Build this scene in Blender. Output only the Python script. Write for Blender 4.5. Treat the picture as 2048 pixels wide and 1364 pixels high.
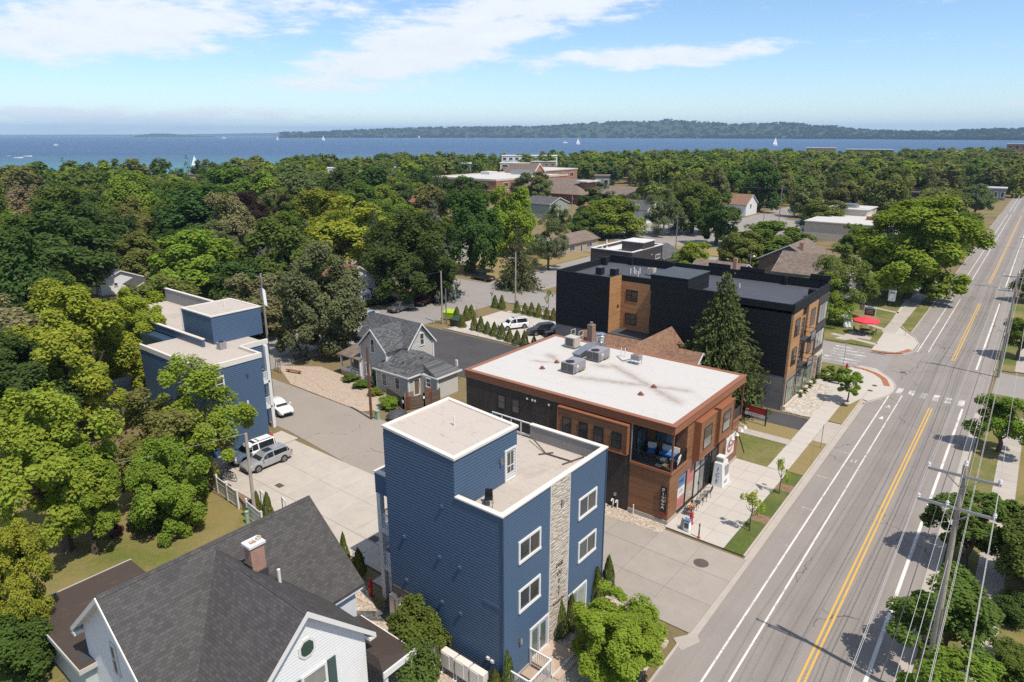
import bpy, math, random
import numpy as np
from mathutils import Vector, Matrix
R = math.radians
scene = bpy.context.scene
C = scene.collection
for o in list(bpy.data.objects): bpy.data.objects.remove(o)
# ------------------------------------------------------------------ camera, sky, sun, exposure
# world axes: +Y runs along the main street, +X to its right; metres
CAMH, FPX, HORIZ = 30.0, 1365.0, 268.0
PITCH = math.atan((682.0-HORIZ)/FPX)
AZ = math.atan((2148.0-1024.0)/math.hypot(FPX, 682.0-HORIZ))
cam_d = bpy.data.cameras.new('camera'); cam = bpy.data.objects.new('camera', cam_d); C.objects.link(cam)
cam.location = (0, 0, CAMH); cam.rotation_euler = (R(90)-PITCH, 0, AZ)
cam_d.sensor_width = 36.0; cam_d.lens = 36.0*FPX/2048.0; cam_d.clip_start = 0.5; cam_d.clip_end = 90000
scene.camera = cam
scene.render.resolution_x, scene.render.resolution_y = 1024, 682
scene.cycles.use_denoising = False; scene.cycles.sample_clamp_indirect = 2.5; scene.cycles.sample_clamp_direct = 12.0
scene.cycles.max_bounces = 7; scene.cycles.diffuse_bounces = 4; scene.cycles.glossy_bounces = 3
scene.cycles.transmission_bounces = 4; scene.cycles.volume_bounces = 0; scene.cycles.caustics_reflective = False; scene.cycles.caustics_refractive = False
vs = scene.view_settings
vs.view_transform = 'Standard'; vs.look = 'None'; vs.gamma = 1.0; vs.use_curve_mapping = False; vs.exposure = 0.32
SUN_EL = 61.0
sd = Vector((0.98, -0.18, 0)).normalized()
sun_to = Vector((sd.x*math.cos(R(SUN_EL)), sd.y*math.cos(R(SUN_EL)), math.sin(R(SUN_EL))))
sl = bpy.data.lights.new('sun', 'SUN'); sl.energy = 4.4; sl.angle = R(0.5); sl.color = (1.0, 0.93, 0.82)
so = bpy.data.objects.new('sun', sl); C.objects.link(so); so.location = (0, 0, 300)
so.rotation_euler = sun_to.to_track_quat('Z', 'Y').to_euler()
W = bpy.data.worlds.new('World'); scene.world = W; W.use_nodes = True
def NN(nt, typ, **kw):
 n = nt.nodes.new(typ)
 for k, v in kw.items():
  if k == 'inp':
   for i, val in v.items(): n.inputs[i].default_value = val
  else: setattr(n, k, v)
 return n
def MATH(nt, op, a, b=None, c=None, clamp=False):
 n = nt.nodes.new('ShaderNodeMath'); n.operation = op; n.use_clamp = clamp
 for i, x in enumerate((a, b, c)):
  if x is None: continue
  if isinstance(x, (int, float)): n.inputs[i].default_value = x
  else: nt.links.new(x, n.inputs[i])
 return n.outputs[0]
def MIXC(nt, fac, a, b, mode='MIX'):
 n = nt.nodes.new('ShaderNodeMix'); n.data_type = 'RGBA'; n.blend_type = mode
 for sock, x in ((n.inputs[0], fac), (n.inputs[6], a), (n.inputs[7], b)):
  if isinstance(x, (int, float)): sock.default_value = x
  elif isinstance(x, (tuple, list)): sock.default_value = (*x[:3], 1)
  else: nt.links.new(x, sock)
 return n.outputs[2]
def build_world():
 nt = W.node_tree; L = nt.links; nt.nodes.clear()
 out = NN(nt, 'ShaderNodeOutputWorld'); bg = NN(nt, 'ShaderNodeBackground'); bg.inputs[1].default_value = 0.128
 sky = NN(nt, 'ShaderNodeTexSky', sky_type='NISHITA', sun_disc=False)
 sky.sun_elevation = R(SUN_EL); sky.sun_rotation = math.atan2(sd.x, sd.y); sky.altitude = 0; sky.air_density = 1.0; sky.dust_density = 0.0; sky.ozone_density = 4.0
 tc = NN(nt, 'ShaderNodeTexCoord'); sx = NN(nt, 'ShaderNodeSeparateXYZ'); L.new(tc.outputs['Generated'], sx.inputs[0])
 # azimuth (radians to the right of the camera heading) and elevation of the viewing direction
 fx = MATH(nt, 'ADD', MATH(nt, 'MULTIPLY', sx.outputs[0], -math.sin(AZ)), MATH(nt, 'MULTIPLY', sx.outputs[1], math.cos(AZ)))
 rx = MATH(nt, 'ADD', MATH(nt, 'MULTIPLY', sx.outputs[0], math.cos(AZ)), MATH(nt, 'MULTIPLY', sx.outputs[1], math.sin(AZ)))
 az = MATH(nt, 'ARCTAN2', rx, fx); el = MATH(nt, 'ARCSINE', sx.outputs[2])
 def noise(ka, ke, scale, detail, rough, off, dist=0.0):
  cb = NN(nt, 'ShaderNodeCombineXYZ'); L.new(MATH(nt, 'MULTIPLY', az, ka), cb.inputs[0]); L.new(MATH(nt, 'MULTIPLY', el, ke), cb.inputs[1]); cb.inputs[2].default_value = off
  n = NN(nt, 'ShaderNodeTexNoise'); n.inputs['Scale'].default_value = scale; n.inputs['Detail'].default_value = detail; n.inputs['Roughness'].default_value = rough; n.inputs['Distortion'].default_value = dist
  L.new(cb.outputs[0], n.inputs['Vector']); return n.outputs['Fac']
 big = noise(1.0, 4.2, 5.0, 3, 0.5, 3.7); fine = noise(1.0, 3.4, 17.0, 7, 0.62, 1.3, 0.3); wisp = noise(1.0, 9.0, 26.0, 5, 0.6, 8.1)
 # soft cloud banks where the photograph has them: (azimuth, elevation, half width, half height, slope, weight)
 banks = [(-0.50, 0.122, 0.22, 0.036, 0.10, 1.0), (-0.37, 0.162, 0.24, 0.022, 0.02, 0.75), (-0.08, 0.118, 0.24, 0.032, 0.22, 1.05), (0.04, 0.165, 0.20, 0.03, 0.16, 1.0),
    (0.20, 0.098, 0.15, 0.014, 0.03, 0.95), (-0.22, 0.062, 0.13, 0.013, 0.06, 0.65), (-0.50, 0.022, 0.30, 0.013, 0.0, 0.75), (0.66, 0.165, 0.12, 0.014, 0.05, 0.7), (0.52, 0.03, 0.26, 0.006, 0.03, 0.35), (-0.55, 0.004, 0.26, 0.012, 0.0, 0.55)]
 tot = None
 for a0, e0, ha, he, s, wgt in banks:
  da = MATH(nt, 'SUBTRACT', az, a0); de = MATH(nt, 'SUBTRACT', MATH(nt, 'SUBTRACT', el, e0), MATH(nt, 'MULTIPLY', da, s))
  q = MATH(nt, 'ADD', MATH(nt, 'POWER', MATH(nt, 'ABSOLUTE', MATH(nt, 'DIVIDE', da, ha)), 2.0), MATH(nt, 'POWER', MATH(nt, 'ABSOLUTE', MATH(nt, 'DIVIDE', de, he)), 2.0))
  g = MATH(nt, 'MULTIPLY', MATH(nt, 'EXPONENT', MATH(nt, 'MULTIPLY', q, -0.9)), wgt)
  tot = g if tot is None else MATH(nt, 'MAXIMUM', tot, g)
 high = MATH(nt, 'MULTIPLY', MATH(nt, 'SUBTRACT', el, 0.2, clamp=True), 3.0, clamp=True)      # the same broken cloud above the frame
 base = MATH(nt, 'ADD', tot, MATH(nt, 'MULTIPLY', high, MATH(nt, 'MULTIPLY', big, 0.9)))
 d = MATH(nt, 'ADD', MATH(nt, 'ADD', MATH(nt, 'MULTIPLY', base, 1.0), MATH(nt, 'MULTIPLY', MATH(nt, 'SUBTRACT', fine, 0.5), 1.5)), MATH(nt, 'ADD', MATH(nt, 'MULTIPLY', MATH(nt, 'SUBTRACT', big, 0.5), 0.8), MATH(nt, 'MULTIPLY', MATH(nt, 'SUBTRACT', wisp, 0.5), 0.45)))
 mr = NN(nt, 'ShaderNodeMapRange', interpolation_type='SMOOTHERSTEP'); L.new(d, mr.inputs[0]); mr.inputs[1].default_value = 0.16; mr.inputs[2].default_value = 0.86
 up = MATH(nt, 'GREATER_THAN', el, -0.02)
 m = MATH(nt, 'MULTIPLY', MATH(nt, 'MULTIPLY', mr.outputs[0], 0.88), up)
 shade = MATH(nt, 'ADD', 0.86, MATH(nt, 'MULTIPLY', fine, 0.22))
 cc = NN(nt, 'ShaderNodeVectorMath', operation='SCALE'); cc.inputs[0].default_value = (6.4, 6.55, 6.7); L.new(shade, cc.inputs['Scale'])
 tint = MIXC(nt, 1.0, sky.outputs[0], (0.88, 0.95, 1.02), 'MULTIPLY')
 col = MIXC(nt, m, tint, cc.outputs[0])
 L.new(col, bg.inputs[0]); L.new(bg.outputs[0], out.inputs[0])
build_world()
# ------------------------------------------------------------------ helpers
_cp, _sp, _ca, _sa = math.cos(PITCH), math.sin(PITCH), math.cos(AZ), math.sin(AZ)
def wray(u, v):
 x = u-1024.0; y = FPX*_cp-(v-682.0)*_sp; z = -FPX*_sp-(v-682.0)*_cp
 return (x*_ca-y*_sa, x*_sa+y*_ca, z)
def G(u, v, z=0.0):
 r = wray(u, v); k = (z-CAMH)/r[2]; return (r[0]*k, r[1]*k)
def depth(x, y, z): return (-x*_sa+y*_ca)*_cp-(z-CAMH)*_sp
def mpp(x, y, z=0): return depth(x, y, z)/FPX          # metres per photograph pixel at a point
def rx(c, y): return c-0.012*(y-35.0)                   # the street runs 0.7 degrees off the building grid
WOFF = {}
def link(o, parent=None):
 C.objects.link(o)
 if parent is not None: o.parent = parent
 return o
def thing(name, label, cat, loc=(0, 0, 0), rotz=0.0, group=None, world=True, scale=None):
 o = bpy.data.objects.new(name, None); link(o); o.location = loc; o.rotation_euler = (0, 0, rotz); o.empty_display_size = 0.3
 if scale: o.scale = scale
 tag(o, label, cat, group)
 WOFF[o.name] = Vector(loc) if world else Vector((0, 0, 0))
 return o
def tag(o, label=None, cat=None, group=None, kind=None):
 if label: o['label'] = label
 if cat: o['category'] = cat
 if group: o['group'] = group
 if kind: o['kind'] = kind
 return o
def copy_tree(o, parent=None, loc=None, rotz=None, label=None, group=None, scale=None):
 c = o.copy(); C.objects.link(c); c.parent = parent
 for ch in o.children: copy_tree(ch, c)
 if loc is not None: c.location = loc
 if rotz is not None: c.rotation_euler = (0, 0, rotz)
 if scale is not None: c.scale = scale
 if label: c['label'] = label
 if group: c['group'] = group
 return c
class MB:
 def __init__(s): s.v = []; s.f = []
 def poly(s, *pts):
  i = len(s.v); s.v += [tuple(p) for p in pts]; s.f.append(tuple(range(i, i+len(pts)))); return s
 def hexa(s, p):                      # bottom four then top four, both counter-clockwise from above
  i = len(s.v); s.v += [tuple(q) for q in p]
  for q in ((3, 2, 1, 0), (4, 5, 6, 7), (0, 1, 5, 4), (1, 2, 6, 5), (2, 3, 7, 6), (3, 0, 4, 7)): s.f.append(tuple(i+k for k in q))
  return s
 def box(s, x0, x1, y0, y1, z0, z1):
  if x0 > x1: x0, x1 = x1, x0
  if y0 > y1: y0, y1 = y1, y0
  return s.hexa([(x0, y0, z0), (x1, y0, z0), (x1, y1, z0), (x0, y1, z0), (x0, y0, z1), (x1, y0, z1), (x1, y1, z1), (x0, y1, z1)])
 def prism(s, pts, z0, z1):
  n = len(pts); i = len(s.v)
  a = sum(pts[k][0]*pts[(k+1) % n][1]-pts[(k+1) % n][0]*pts[k][1] for k in range(n))
  if a < 0: pts = pts[::-1]
  s.v += [(p[0], p[1], z0) for p in pts]+[(p[0], p[1], z1) for p in pts]
  s.f.append(tuple(i+k for k in reversed(range(n)))); s.f.append(tuple(i+n+k for k in range(n)))
  for k in range(n): j = (k+1) % n; s.f.append((i+k, i+j, i+n+j, i+n+k))
  return s
 def sweep(s, prof, a, b):            # profile polygon of 3-D points moved from offset a to offset b
  n = len(prof); i = len(s.v)
  s.v += [tuple(p[k]+a[k] for k in range(3)) for p in prof]+[tuple(p[k]+b[k] for k in range(3)) for p in prof]
  s.f.append(tuple(i+k for k in reversed(range(n)))); s.f.append(tuple(i+n+k for k in range(n)))
  for k in range(n): j = (k+1) % n; s.f.append((i+k, i+j, i+n+j, i+n+k))
  return s
 def cyl(s, p0, p1, r0, r1=None, n=8, cap=True):
  r1 = r0 if r1 is None else r1
  p0 = Vector(p0); p1 = Vector(p1); d = (p1-p0).normalized()
  a = d.orthogonal().normalized(); b = d.cross(a); i = len(s.v)
  for p, r in ((p0, r0), (p1, r1)):
   for k in range(n):
    t = 2*math.pi*k/n; q = p+(a*math.cos(t)+b*math.sin(t))*r; s.v.append(tuple(q))
  for k in range(n): j = (k+1) % n; s.f.append((i+k, i+j, i+n+j, i+n+k))
  if cap: s.f.append(tuple(i+k for k in reversed(range(n)))); s.f.append(tuple(i+n+k for k in range(n)))
  return s
 def tube(s, pts, r, n=6):
  for a, b in zip(pts[:-1], pts[1:]): s.cyl(a, b, r, n=n)
  return s
 def lathe(s, prof, o=(0, 0, 0), n=12, squash=1.0):    # prof: (radius, z)
  i = len(s.v); m = len(prof)
  for r, z in prof:
   for k in range(n): t = 2*math.pi*k/n; s.v.append((o[0]+r*math.cos(t), o[1]+r*math.sin(t)*squash, o[2]+z))
  for a in range(m-1):
   for k in range(n): j = (k+1) % n; s.f.append((i+a*n+k, i+a*n+j, i+(a+1)*n+j, i+(a+1)*n+k))
  s.f.append(tuple(i+k for k in reversed(range(n)))); s.f.append(tuple(i+(m-1)*n+k for k in range(n)))
  return s
 def beam(s, p0, p1, w, h):
  p0 = Vector(p0); p1 = Vector(p1); d = (p1-p0).normalized()
  u = d.cross(Vector((0, 0, 1)))
  u = u.normalized() if u.length > 1e-4 else Vector((1, 0, 0)); v = u.cross(d).normalized()
  a = [p0+u*x*w/2+v*y*h/2 for x, y in ((-1, -1), (1, -1), (1, 1), (-1, 1))]; b = [q+(p1-p0) for q in a]
  return s.hexa(a+b)
 def build(s, name, mat, parent=None, smooth=False, kind=None, label=None):
  off = WOFF.get(parent.name, Vector((0, 0, 0))) if parent is not None else Vector((0, 0, 0))
  me = bpy.data.meshes.new(name)
  me.from_pydata([(x-off.x, y-off.y, z-off.z) for x, y, z in s.v], [], s.f); me.update()
  if mat is not None: me.materials.append(M(mat) if isinstance(mat, str) else mat)
  if smooth: me.polygons.foreach_set('use_smooth', [True]*len(me.polygons))
  o = bpy.data.objects.new(name, me); link(o, parent)
  WOFF[o.name] = off
  if kind: o['kind'] = kind
  if label: o['label'] = label
  return o
def struct(name, mb, mat, parent=None): return tag(mb.build(name, mat, parent), kind='structure')
def BOX(*a): return MB().box(*a)
def inst(src, parent, loc=None, mat=None):
 o = bpy.data.objects.new(src.name.split('.')[0], src.data); link(o, parent)
 if loc is not None: o.location = loc
 WOFF[o.name] = WOFF.get(parent.name, Vector((0, 0, 0)))
 if src.get('kind'): o['kind'] = src['kind']
 return o
# ------------------------------------------------------------------ materials
MATS = {}
def _new(name):
 m = bpy.data.materials.new(name); m.use_nodes = True; nt = m.node_tree
 b = nt.nodes['Principled BSDF']; return m, nt, b
def _pos(nt, scale=1.0):
 g = NN(nt, 'ShaderNodeNewGeometry')
 if scale == 1.0: return g.outputs['Position']
 v = NN(nt, 'ShaderNodeVectorMath', operation='SCALE'); nt.links.new(g.outputs['Position'], v.inputs[0]); v.inputs['Scale'].default_value = scale
 return v.outputs[0]
def _noise(nt, vec, scale, detail=3, rough=0.55, dist=0.0):
 n = NN(nt, 'ShaderNodeTexNoise'); n.inputs['Scale'].default_value = scale; n.inputs['Detail'].default_value = detail; n.inputs['Roughness'].default_value = rough; n.inputs['Distortion'].default_value = dist
 nt.links.new(vec, n.inputs['Vector']); return n.outputs['Fac']
def _ramp(nt, fac, stops):
 r = NN(nt, 'ShaderNodeValToRGB'); e = r.color_ramp.elements
 while len(e) < len(stops): e.new(0.5)
 for k, (p, c) in enumerate(stops): e[k].position = p; e[k].color = (*c[:3], 1) if not isinstance(c, (int, float)) else (c, c, c, 1)
 nt.links.new(fac, r.inputs[0]); return r.outputs[0]
def _mulc(nt, col, fac):              # colour times a scalar socket
 v = NN(nt, 'ShaderNodeVectorMath', operation='SCALE')
 if isinstance(col, (tuple, list)): v.inputs[0].default_value = col[:3]
 else: nt.links.new(col, v.inputs[0])
 nt.links.new(fac, v.inputs['Scale']); return v.outputs[0]
def _bump(nt, b, h, strength=0.4, dist=0.02):
 n = NN(nt, 'ShaderNodeBump'); n.inputs['Strength'].default_value = strength; n.inputs['Distance'].default_value = dist
 nt.links.new(h, n.inputs['Height']); nt.links.new(n.outputs[0], b.inputs['Normal'])
def mat(name, col, rough=0.6, var=0.12, vs=1.2, fine=0.06, fs=14.0, metal=0.0, spec=0.4, bump=0.0, bs=20.0, rnd=0.0, emit=None):
 m, nt, b = _new(name); p = _pos(nt)
 f = MATH(nt, 'ADD', 1.0, MATH(nt, 'ADD', MATH(nt, 'MULTIPLY', MATH(nt, 'SUBTRACT', _noise(nt, p, vs, 4), 0.5), 2*var), MATH(nt, 'MULTIPLY', MATH(nt, 'SUBTRACT', _noise(nt, p, fs, 2), 0.5), 2*fine)))
 if rnd:
  oi = NN(nt, 'ShaderNodeObjectInfo'); f = MATH(nt, 'MULTIPLY', f, MATH(nt, 'ADD', 1-rnd/2, MATH(nt, 'MULTIPLY', oi.outputs['Random'], rnd)))
 nt.links.new(_mulc(nt, col, f), b.inputs['Base Color'])
 b.inputs['Roughness'].default_value = rough; b.inputs['Metallic'].default_value = metal; b.inputs['Specular IOR Level'].default_value = spec
 if bump: _bump(nt, b, _noise(nt, p, bs, 3), bump, 0.02)
 if emit: b.inputs['Emission Color'].default_value = (*emit[:3], 1); b.inputs['Emission Strength'].default_value = emit[3]
 MATS[name] = m; return m
def M(name): return MATS[name]
def mk_mats():
 # asphalt: speckle, patches, wheel-track polish and hair cracks
 def asphalt(name, c, var=0.12, tracks=False, crack=0.5):
  m, nt, b = _new(name); p = _pos(nt); L = nt.links
  f = MATH(nt, 'ADD', 1.0, MATH(nt, 'ADD', MATH(nt, 'MULTIPLY', MATH(nt, 'SUBTRACT', _noise(nt, p, 0.22, 5, 0.6), 0.5), 2.4*var), MATH(nt, 'MULTIPLY', MATH(nt, 'SUBTRACT', _noise(nt, p, 9.0, 3, 0.7), 0.5), 0.5)))
  if tracks:
   s = NN(nt, 'ShaderNodeSeparateXYZ'); L.new(p, s.inputs[0])
   xr = MATH(nt, 'ADD', s.outputs[0], MATH(nt, 'MULTIPLY', MATH(nt, 'SUBTRACT', s.outputs[1], 35.0), 0.012))
   for c0, w, a in ((-8.3, 0.95, -0.13), (-5.2, 0.85, -0.11), (-12.2, 0.9, 0.04), (-3.0, 0.5, 0.10), (-9.1, 0.22, 0.05), (-7.5, 0.22, 0.05)):
    g = MATH(nt, 'EXPONENT', MATH(nt, 'MULTIPLY', MATH(nt, 'POWER', MATH(nt, 'DIVIDE', MATH(nt, 'SUBTRACT', xr, c0), w), 2.0), -1.0)); f = MATH(nt, 'ADD', f, MATH(nt, 'MULTIPLY', g, a))
   st = NN(nt, 'ShaderNodeMapping'); st.inputs['Scale'].default_value = (1.6, 0.03, 1); L.new(p, st.inputs[0]); f = MATH(nt, 'ADD', f, MATH(nt, 'MULTIPLY', MATH(nt, 'SUBTRACT', _noise(nt, st.outputs[0], 2.0, 4), 0.5), 0.22))
  vo = NN(nt, 'ShaderNodeTexVoronoi', feature='DISTANCE_TO_EDGE'); vo.inputs['Scale'].default_value = 0.16
  wv = NN(nt, 'ShaderNodeVectorMath', operation='ADD'); nz = NN(nt, 'ShaderNodeTexNoise'); nz.inputs['Scale'].default_value = 0.5; L.new(p, nz.inputs['Vector'])
  sc = NN(nt, 'ShaderNodeVectorMath', operation='SCALE'); L.new(nz.outputs['Color'], sc.inputs[0]); sc.inputs['Scale'].default_value = 2.6; L.new(p, wv.inputs[0]); L.new(sc.outputs[0], wv.inputs[1]); L.new(wv.outputs[0], vo.inputs['Vector'])
  ck = MATH(nt, 'MULTIPLY', MATH(nt, 'LESS_THAN', vo.outputs['Distance'], 0.006), MATH(nt, 'GREATER_THAN', _noise(nt, p, 0.12, 2), 0.55)); f = MATH(nt, 'MULTIPLY', f, MATH(nt, 'SUBTRACT', 1.0, MATH(nt, 'MULTIPLY', ck, crack)))
  dr = MATH(nt, 'MULTIPLY', MATH(nt, 'GREATER_THAN', _noise(nt, p, 2.4, 3, 0.6), 0.68), MATH(nt, 'GREATER_THAN', _noise(nt, p, 0.17, 2), 0.56)); f = MATH(nt, 'MULTIPLY', f, MATH(nt, 'SUBTRACT', 1.0, MATH(nt, 'MULTIPLY', dr, 0.32)))     # oil drips
  L.new(_mulc(nt, c, f), b.inputs['Base Color']); b.inputs['Roughness'].default_value = 0.9; b.inputs['Specular IOR Level'].default_value = 0.2
  _bump(nt, b, _noise(nt, p, 40, 2), 0.3, 0.01); MATS[name] = m
 asphalt('asphalt', (0.235, 0.208, 0.187), 0.13, True); asphalt('alley', (0.275, 0.238, 0.205), 0.10, False, 0.4); asphalt('side_street', (0.25, 0.228, 0.21), 0.11); asphalt('asphalt_new', (0.066, 0.062, 0.064), 0.3, False, 0.2)
 # concrete, one tone per slab, with water stains
 def concrete(name, c, rnd=0.10, stain=0.10):
  m, nt, b = _new(name); p = _pos(nt); oi = NN(nt, 'ShaderNodeObjectInfo')
  f = MATH(nt, 'ADD', 1.0-rnd/2, MATH(nt, 'MULTIPLY', oi.outputs['Random'], rnd))
  f = MATH(nt, 'ADD', f, MATH(nt, 'ADD', MATH(nt, 'MULTIPLY', MATH(nt, 'SUBTRACT', _noise(nt, p, 0.7, 6, 0.65, 0.6), 0.5), 2.2*stain), MATH(nt, 'MULTIPLY', MATH(nt, 'SUBTRACT', _noise(nt, p, 12, 3, 0.7), 0.5), 0.16)))
  sp = MATH(nt, 'GREATER_THAN', _noise(nt, p, 1.9, 2), 0.74); f = MATH(nt, 'SUBTRACT', f, MATH(nt, 'MULTIPLY', sp, 0.06))
  nt.links.new(_mulc(nt, c, f), b.inputs['Base Color']); b.inputs['Roughness'].default_value = 0.85; b.inputs['Specular IOR Level'].default_value = 0.25; _bump(nt, b, _noise(nt, p, 60, 2), 0.2, 0.005); MATS[name] = m
 concrete('concrete', (0.37, 0.325, 0.28), 0.12, 0.16); concrete('concrete_new', (0.43, 0.39, 0.345), 0.07, 0.08); concrete('concrete_lot', (0.405, 0.36, 0.31), 0.08, 0.17); concrete('concrete_drive', (0.30, 0.262, 0.226), 0.10, 0.17); concrete('kerb', (0.38, 0.33, 0.285), 0.1, 0.16)
 mat('joint', (0.20, 0.17, 0.14)); mat('dark_joint', (0.13, 0.11, 0.09))
 # grass: green and dry patches
 def grass(name, g1, g2, dry, amt, sc=0.16):
  m, nt, b = _new(name); p = _pos(nt)
  a = MIXC(nt, _noise(nt, p, 1.3, 5, 0.7), g1, g2)
  k = _ramp(nt, MATH(nt, 'ADD', MATH(nt, 'MULTIPLY', _noise(nt, p, sc, 5, 0.6, 0.5), 0.75), MATH(nt, 'MULTIPLY', _noise(nt, p, 2.6, 4, 0.7), 0.25)), [(max(0.02, 0.56-amt*0.28), 0.0), (min(0.98, 0.74-amt*0.28), 1.0)])
  col = MIXC(nt, k, a, dry); f = MATH(nt, 'ADD', 0.62, MATH(nt, 'MULTIPLY', _noise(nt, p, 17, 4, 0.75), 0.76))
  nt.links.new(_mulc(nt, col, f), b.inputs['Base Color']); b.inputs['Roughness'].default_value = 0.95; b.inputs['Specular IOR Level'].default_value = 0.1; _bump(nt, b, _noise(nt, p, 14, 4, 0.8), 0.9, 0.06); MATS[name] = m
 grass('ground', (0.075, 0.085, 0.022), (0.105, 0.10, 0.03), (0.19, 0.145, 0.075), 0.9); grass('yard', (0.085, 0.115, 0.020), (0.14, 0.155, 0.035), (0.22, 0.175, 0.07), 0.75, 0.13)
 grass('turf', (0.065, 0.095, 0.022), (0.105, 0.135, 0.035), (0.15, 0.15, 0.055), 0.3); grass('lawn_dry', (0.11, 0.12, 0.03), (0.16, 0.145, 0.05), (0.24, 0.185, 0.085), 1.1); grass('verge', (0.08, 0.115, 0.022), (0.125, 0.14, 0.035), (0.22, 0.175, 0.08), 0.5)
 # gravel and mulch: voronoi stones
 def gravel(name, c1, c2, scale, dirt=None, dth=0.5):
  m, nt, b = _new(name); p = _pos(nt); L = nt.links
  vo = NN(nt, 'ShaderNodeTexVoronoi'); vo.inputs['Scale'].default_value = scale; L.new(p, vo.inputs['Vector'])
  s = NN(nt, 'ShaderNodeSeparateColor'); L.new(vo.outputs['Color'], s.inputs[0])
  col = MIXC(nt, s.outputs[0], c1, c2); col = _mulc(nt, col, MATH(nt, 'ADD', 0.7, MATH(nt, 'MULTIPLY', s.outputs[1], 0.6)))
  if dirt: col = MIXC(nt, _ramp(nt, _noise(nt, p, 0.5, 5, 0.7), [(dth, 0.0), (dth+0.14, 1.0)]), col, dirt)
  L.new(col, b.inputs['Base Color']); b.inputs['Roughness'].default_value = 0.9; b.inputs['Specular IOR Level'].default_value = 0.2
  _bump(nt, b, MATH(nt, 'SUBTRACT', 1.0, vo.outputs['Distance']), 0.8, 0.05); MATS[name] = m
 gravel('gravel', (0.32, 0.25, 0.19), (0.48, 0.41, 0.33), 9, (0.17, 0.125, 0.07), 0.62); gravel('rock_bed', (0.33, 0.28, 0.23), (0.50, 0.46, 0.40), 6.5); gravel('gravel_drive', (0.36, 0.27, 0.21), (0.45, 0.37, 0.29), 14, (0.25, 0.165, 0.10), 0.66); gravel('dark_rock', (0.05, 0.05, 0.05), (0.14, 0.13, 0.12), 6); gravel('mulch', (0.16, 0.09, 0.05), (0.27, 0.18, 0.12), 14); gravel('weeds', (0.26, 0.22, 0.15), (0.40, 0.35, 0.26), 9, (0.10, 0.12, 0.03), 0.50)
 # worn road paint
 def paint(name, c, under, wear):
  m, nt, b = _new(name); p = _pos(nt)
  k = _ramp(nt, MATH(nt, 'ADD', MATH(nt, 'MULTIPLY', _noise(nt, p, 9, 5, 0.75), 0.6), MATH(nt, 'MULTIPLY', _noise(nt, p, 0.6, 3), 0.4)), [(wear, 1.0), (wear+0.07, 0.0)])
  nt.links.new(MIXC(nt, k, c, under), b.inputs['Base Color']); b.inputs['Roughness'].default_value = 0.7; MATS[name] = m
 U = (0.21, 0.19, 0.18); paint('paint_white', (0.60, 0.57, 0.53), U, 0.40); paint('paint_yellow', (0.55, 0.33, 0.055), U, 0.37); paint('paint_faint', (0.50, 0.46, 0.41), (0.40, 0.36, 0.315), 0.52); paint('paint_worn', (0.56, 0.53, 0.49), U, 0.48)
 # shingles: courses run along one axis, one tone per tab
 def shingle(name, c1, c2, axis, bw=0.32, bh=0.16, k=1.35, stain=0.15):
  m, nt, b = _new(name); p = _pos(nt); L = nt.links; s = NN(nt, 'ShaderNodeSeparateXYZ'); L.new(p, s.inputs[0]); cb = NN(nt, 'ShaderNodeCombineXYZ')
  L.new(s.outputs[0 if axis == 'x' else 1], cb.inputs[0]); L.new(MATH(nt, 'MULTIPLY', s.outputs[2], k), cb.inputs[1])
  br = NN(nt, 'ShaderNodeTexBrick'); br.inputs['Scale'].default_value = 1.0; br.inputs['Mortar Size'].default_value = 0.008; br.inputs['Brick Width'].default_value = bw; br.inputs['Row Height'].default_value = bh; br.inputs['Bias'].default_value = 0.0
  br.inputs['Color1'].default_value = (*c1, 1); br.inputs['Color2'].default_value = (*c2, 1); br.inputs['Mortar'].default_value = (*[q*0.62 for q in c1], 1); L.new(cb.outputs[0], br.inputs['Vector'])
  f = MATH(nt, 'ADD', 1.0, MATH(nt, 'ADD', MATH(nt, 'MULTIPLY', MATH(nt, 'SUBTRACT', _noise(nt, p, 0.5, 5, 0.6), 0.5), 2*stain), MATH(nt, 'MULTIPLY', MATH(nt, 'SUBTRACT', _noise(nt, p, 25, 2), 0.5), 0.5)))
  L.new(_mulc(nt, br.outputs['Color'], f), b.inputs['Base Color']); b.inputs['Roughness'].default_value = 0.92; b.inputs['Specular IOR Level'].default_value = 0.2; _bump(nt, b, br.outputs['Fac'], -0.6, 0.02); MATS[name] = m
 for ax in 'xy':
  shingle('shingle_grey_'+ax, (0.060, 0.056, 0.056), (0.088, 0.082, 0.080), ax, 0.30, 0.15); shingle('shingle_slate_'+ax, (0.055, 0.057, 0.06), (0.13, 0.13, 0.132), ax); shingle('shingle_brown_'+ax, (0.17, 0.095, 0.06), (0.26, 0.155, 0.105), ax); shingle('shingle_red_'+ax, (0.19, 0.085, 0.055), (0.26, 0.125, 0.085), ax); shingle('shingle_taupe_'+ax, (0.14, 0.105, 0.085), (0.20, 0.155, 0.125), ax, 0.5, 0.3)
 # horizontal timber-look cladding
 def planks(name, c1, c2, bw=2.4, bh=0.15, gap=0.008, vertical=False, stain=0.12, rough=0.6, dark=0.5):
  m, nt, b = _new(name); p = _pos(nt); L = nt.links; s = NN(nt, 'ShaderNodeSeparateXYZ'); L.new(p, s.inputs[0]); cb = NN(nt, 'ShaderNodeCombineXYZ')
  h = MATH(nt, 'ADD', s.outputs[0], s.outputs[1])
  L.new(s.outputs[2] if vertical else h, cb.inputs[0]); L.new(h if vertical else s.outputs[2], cb.inputs[1])
  br = NN(nt, 'ShaderNodeTexBrick'); br.inputs['Scale'].default_value = 1.0; br.inputs['Mortar Size'].default_value = gap; br.inputs['Brick Width'].default_value = bw; br.inputs['Row Height'].default_value = bh; br.offset_frequency = 3; br.offset = 0.37
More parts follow.
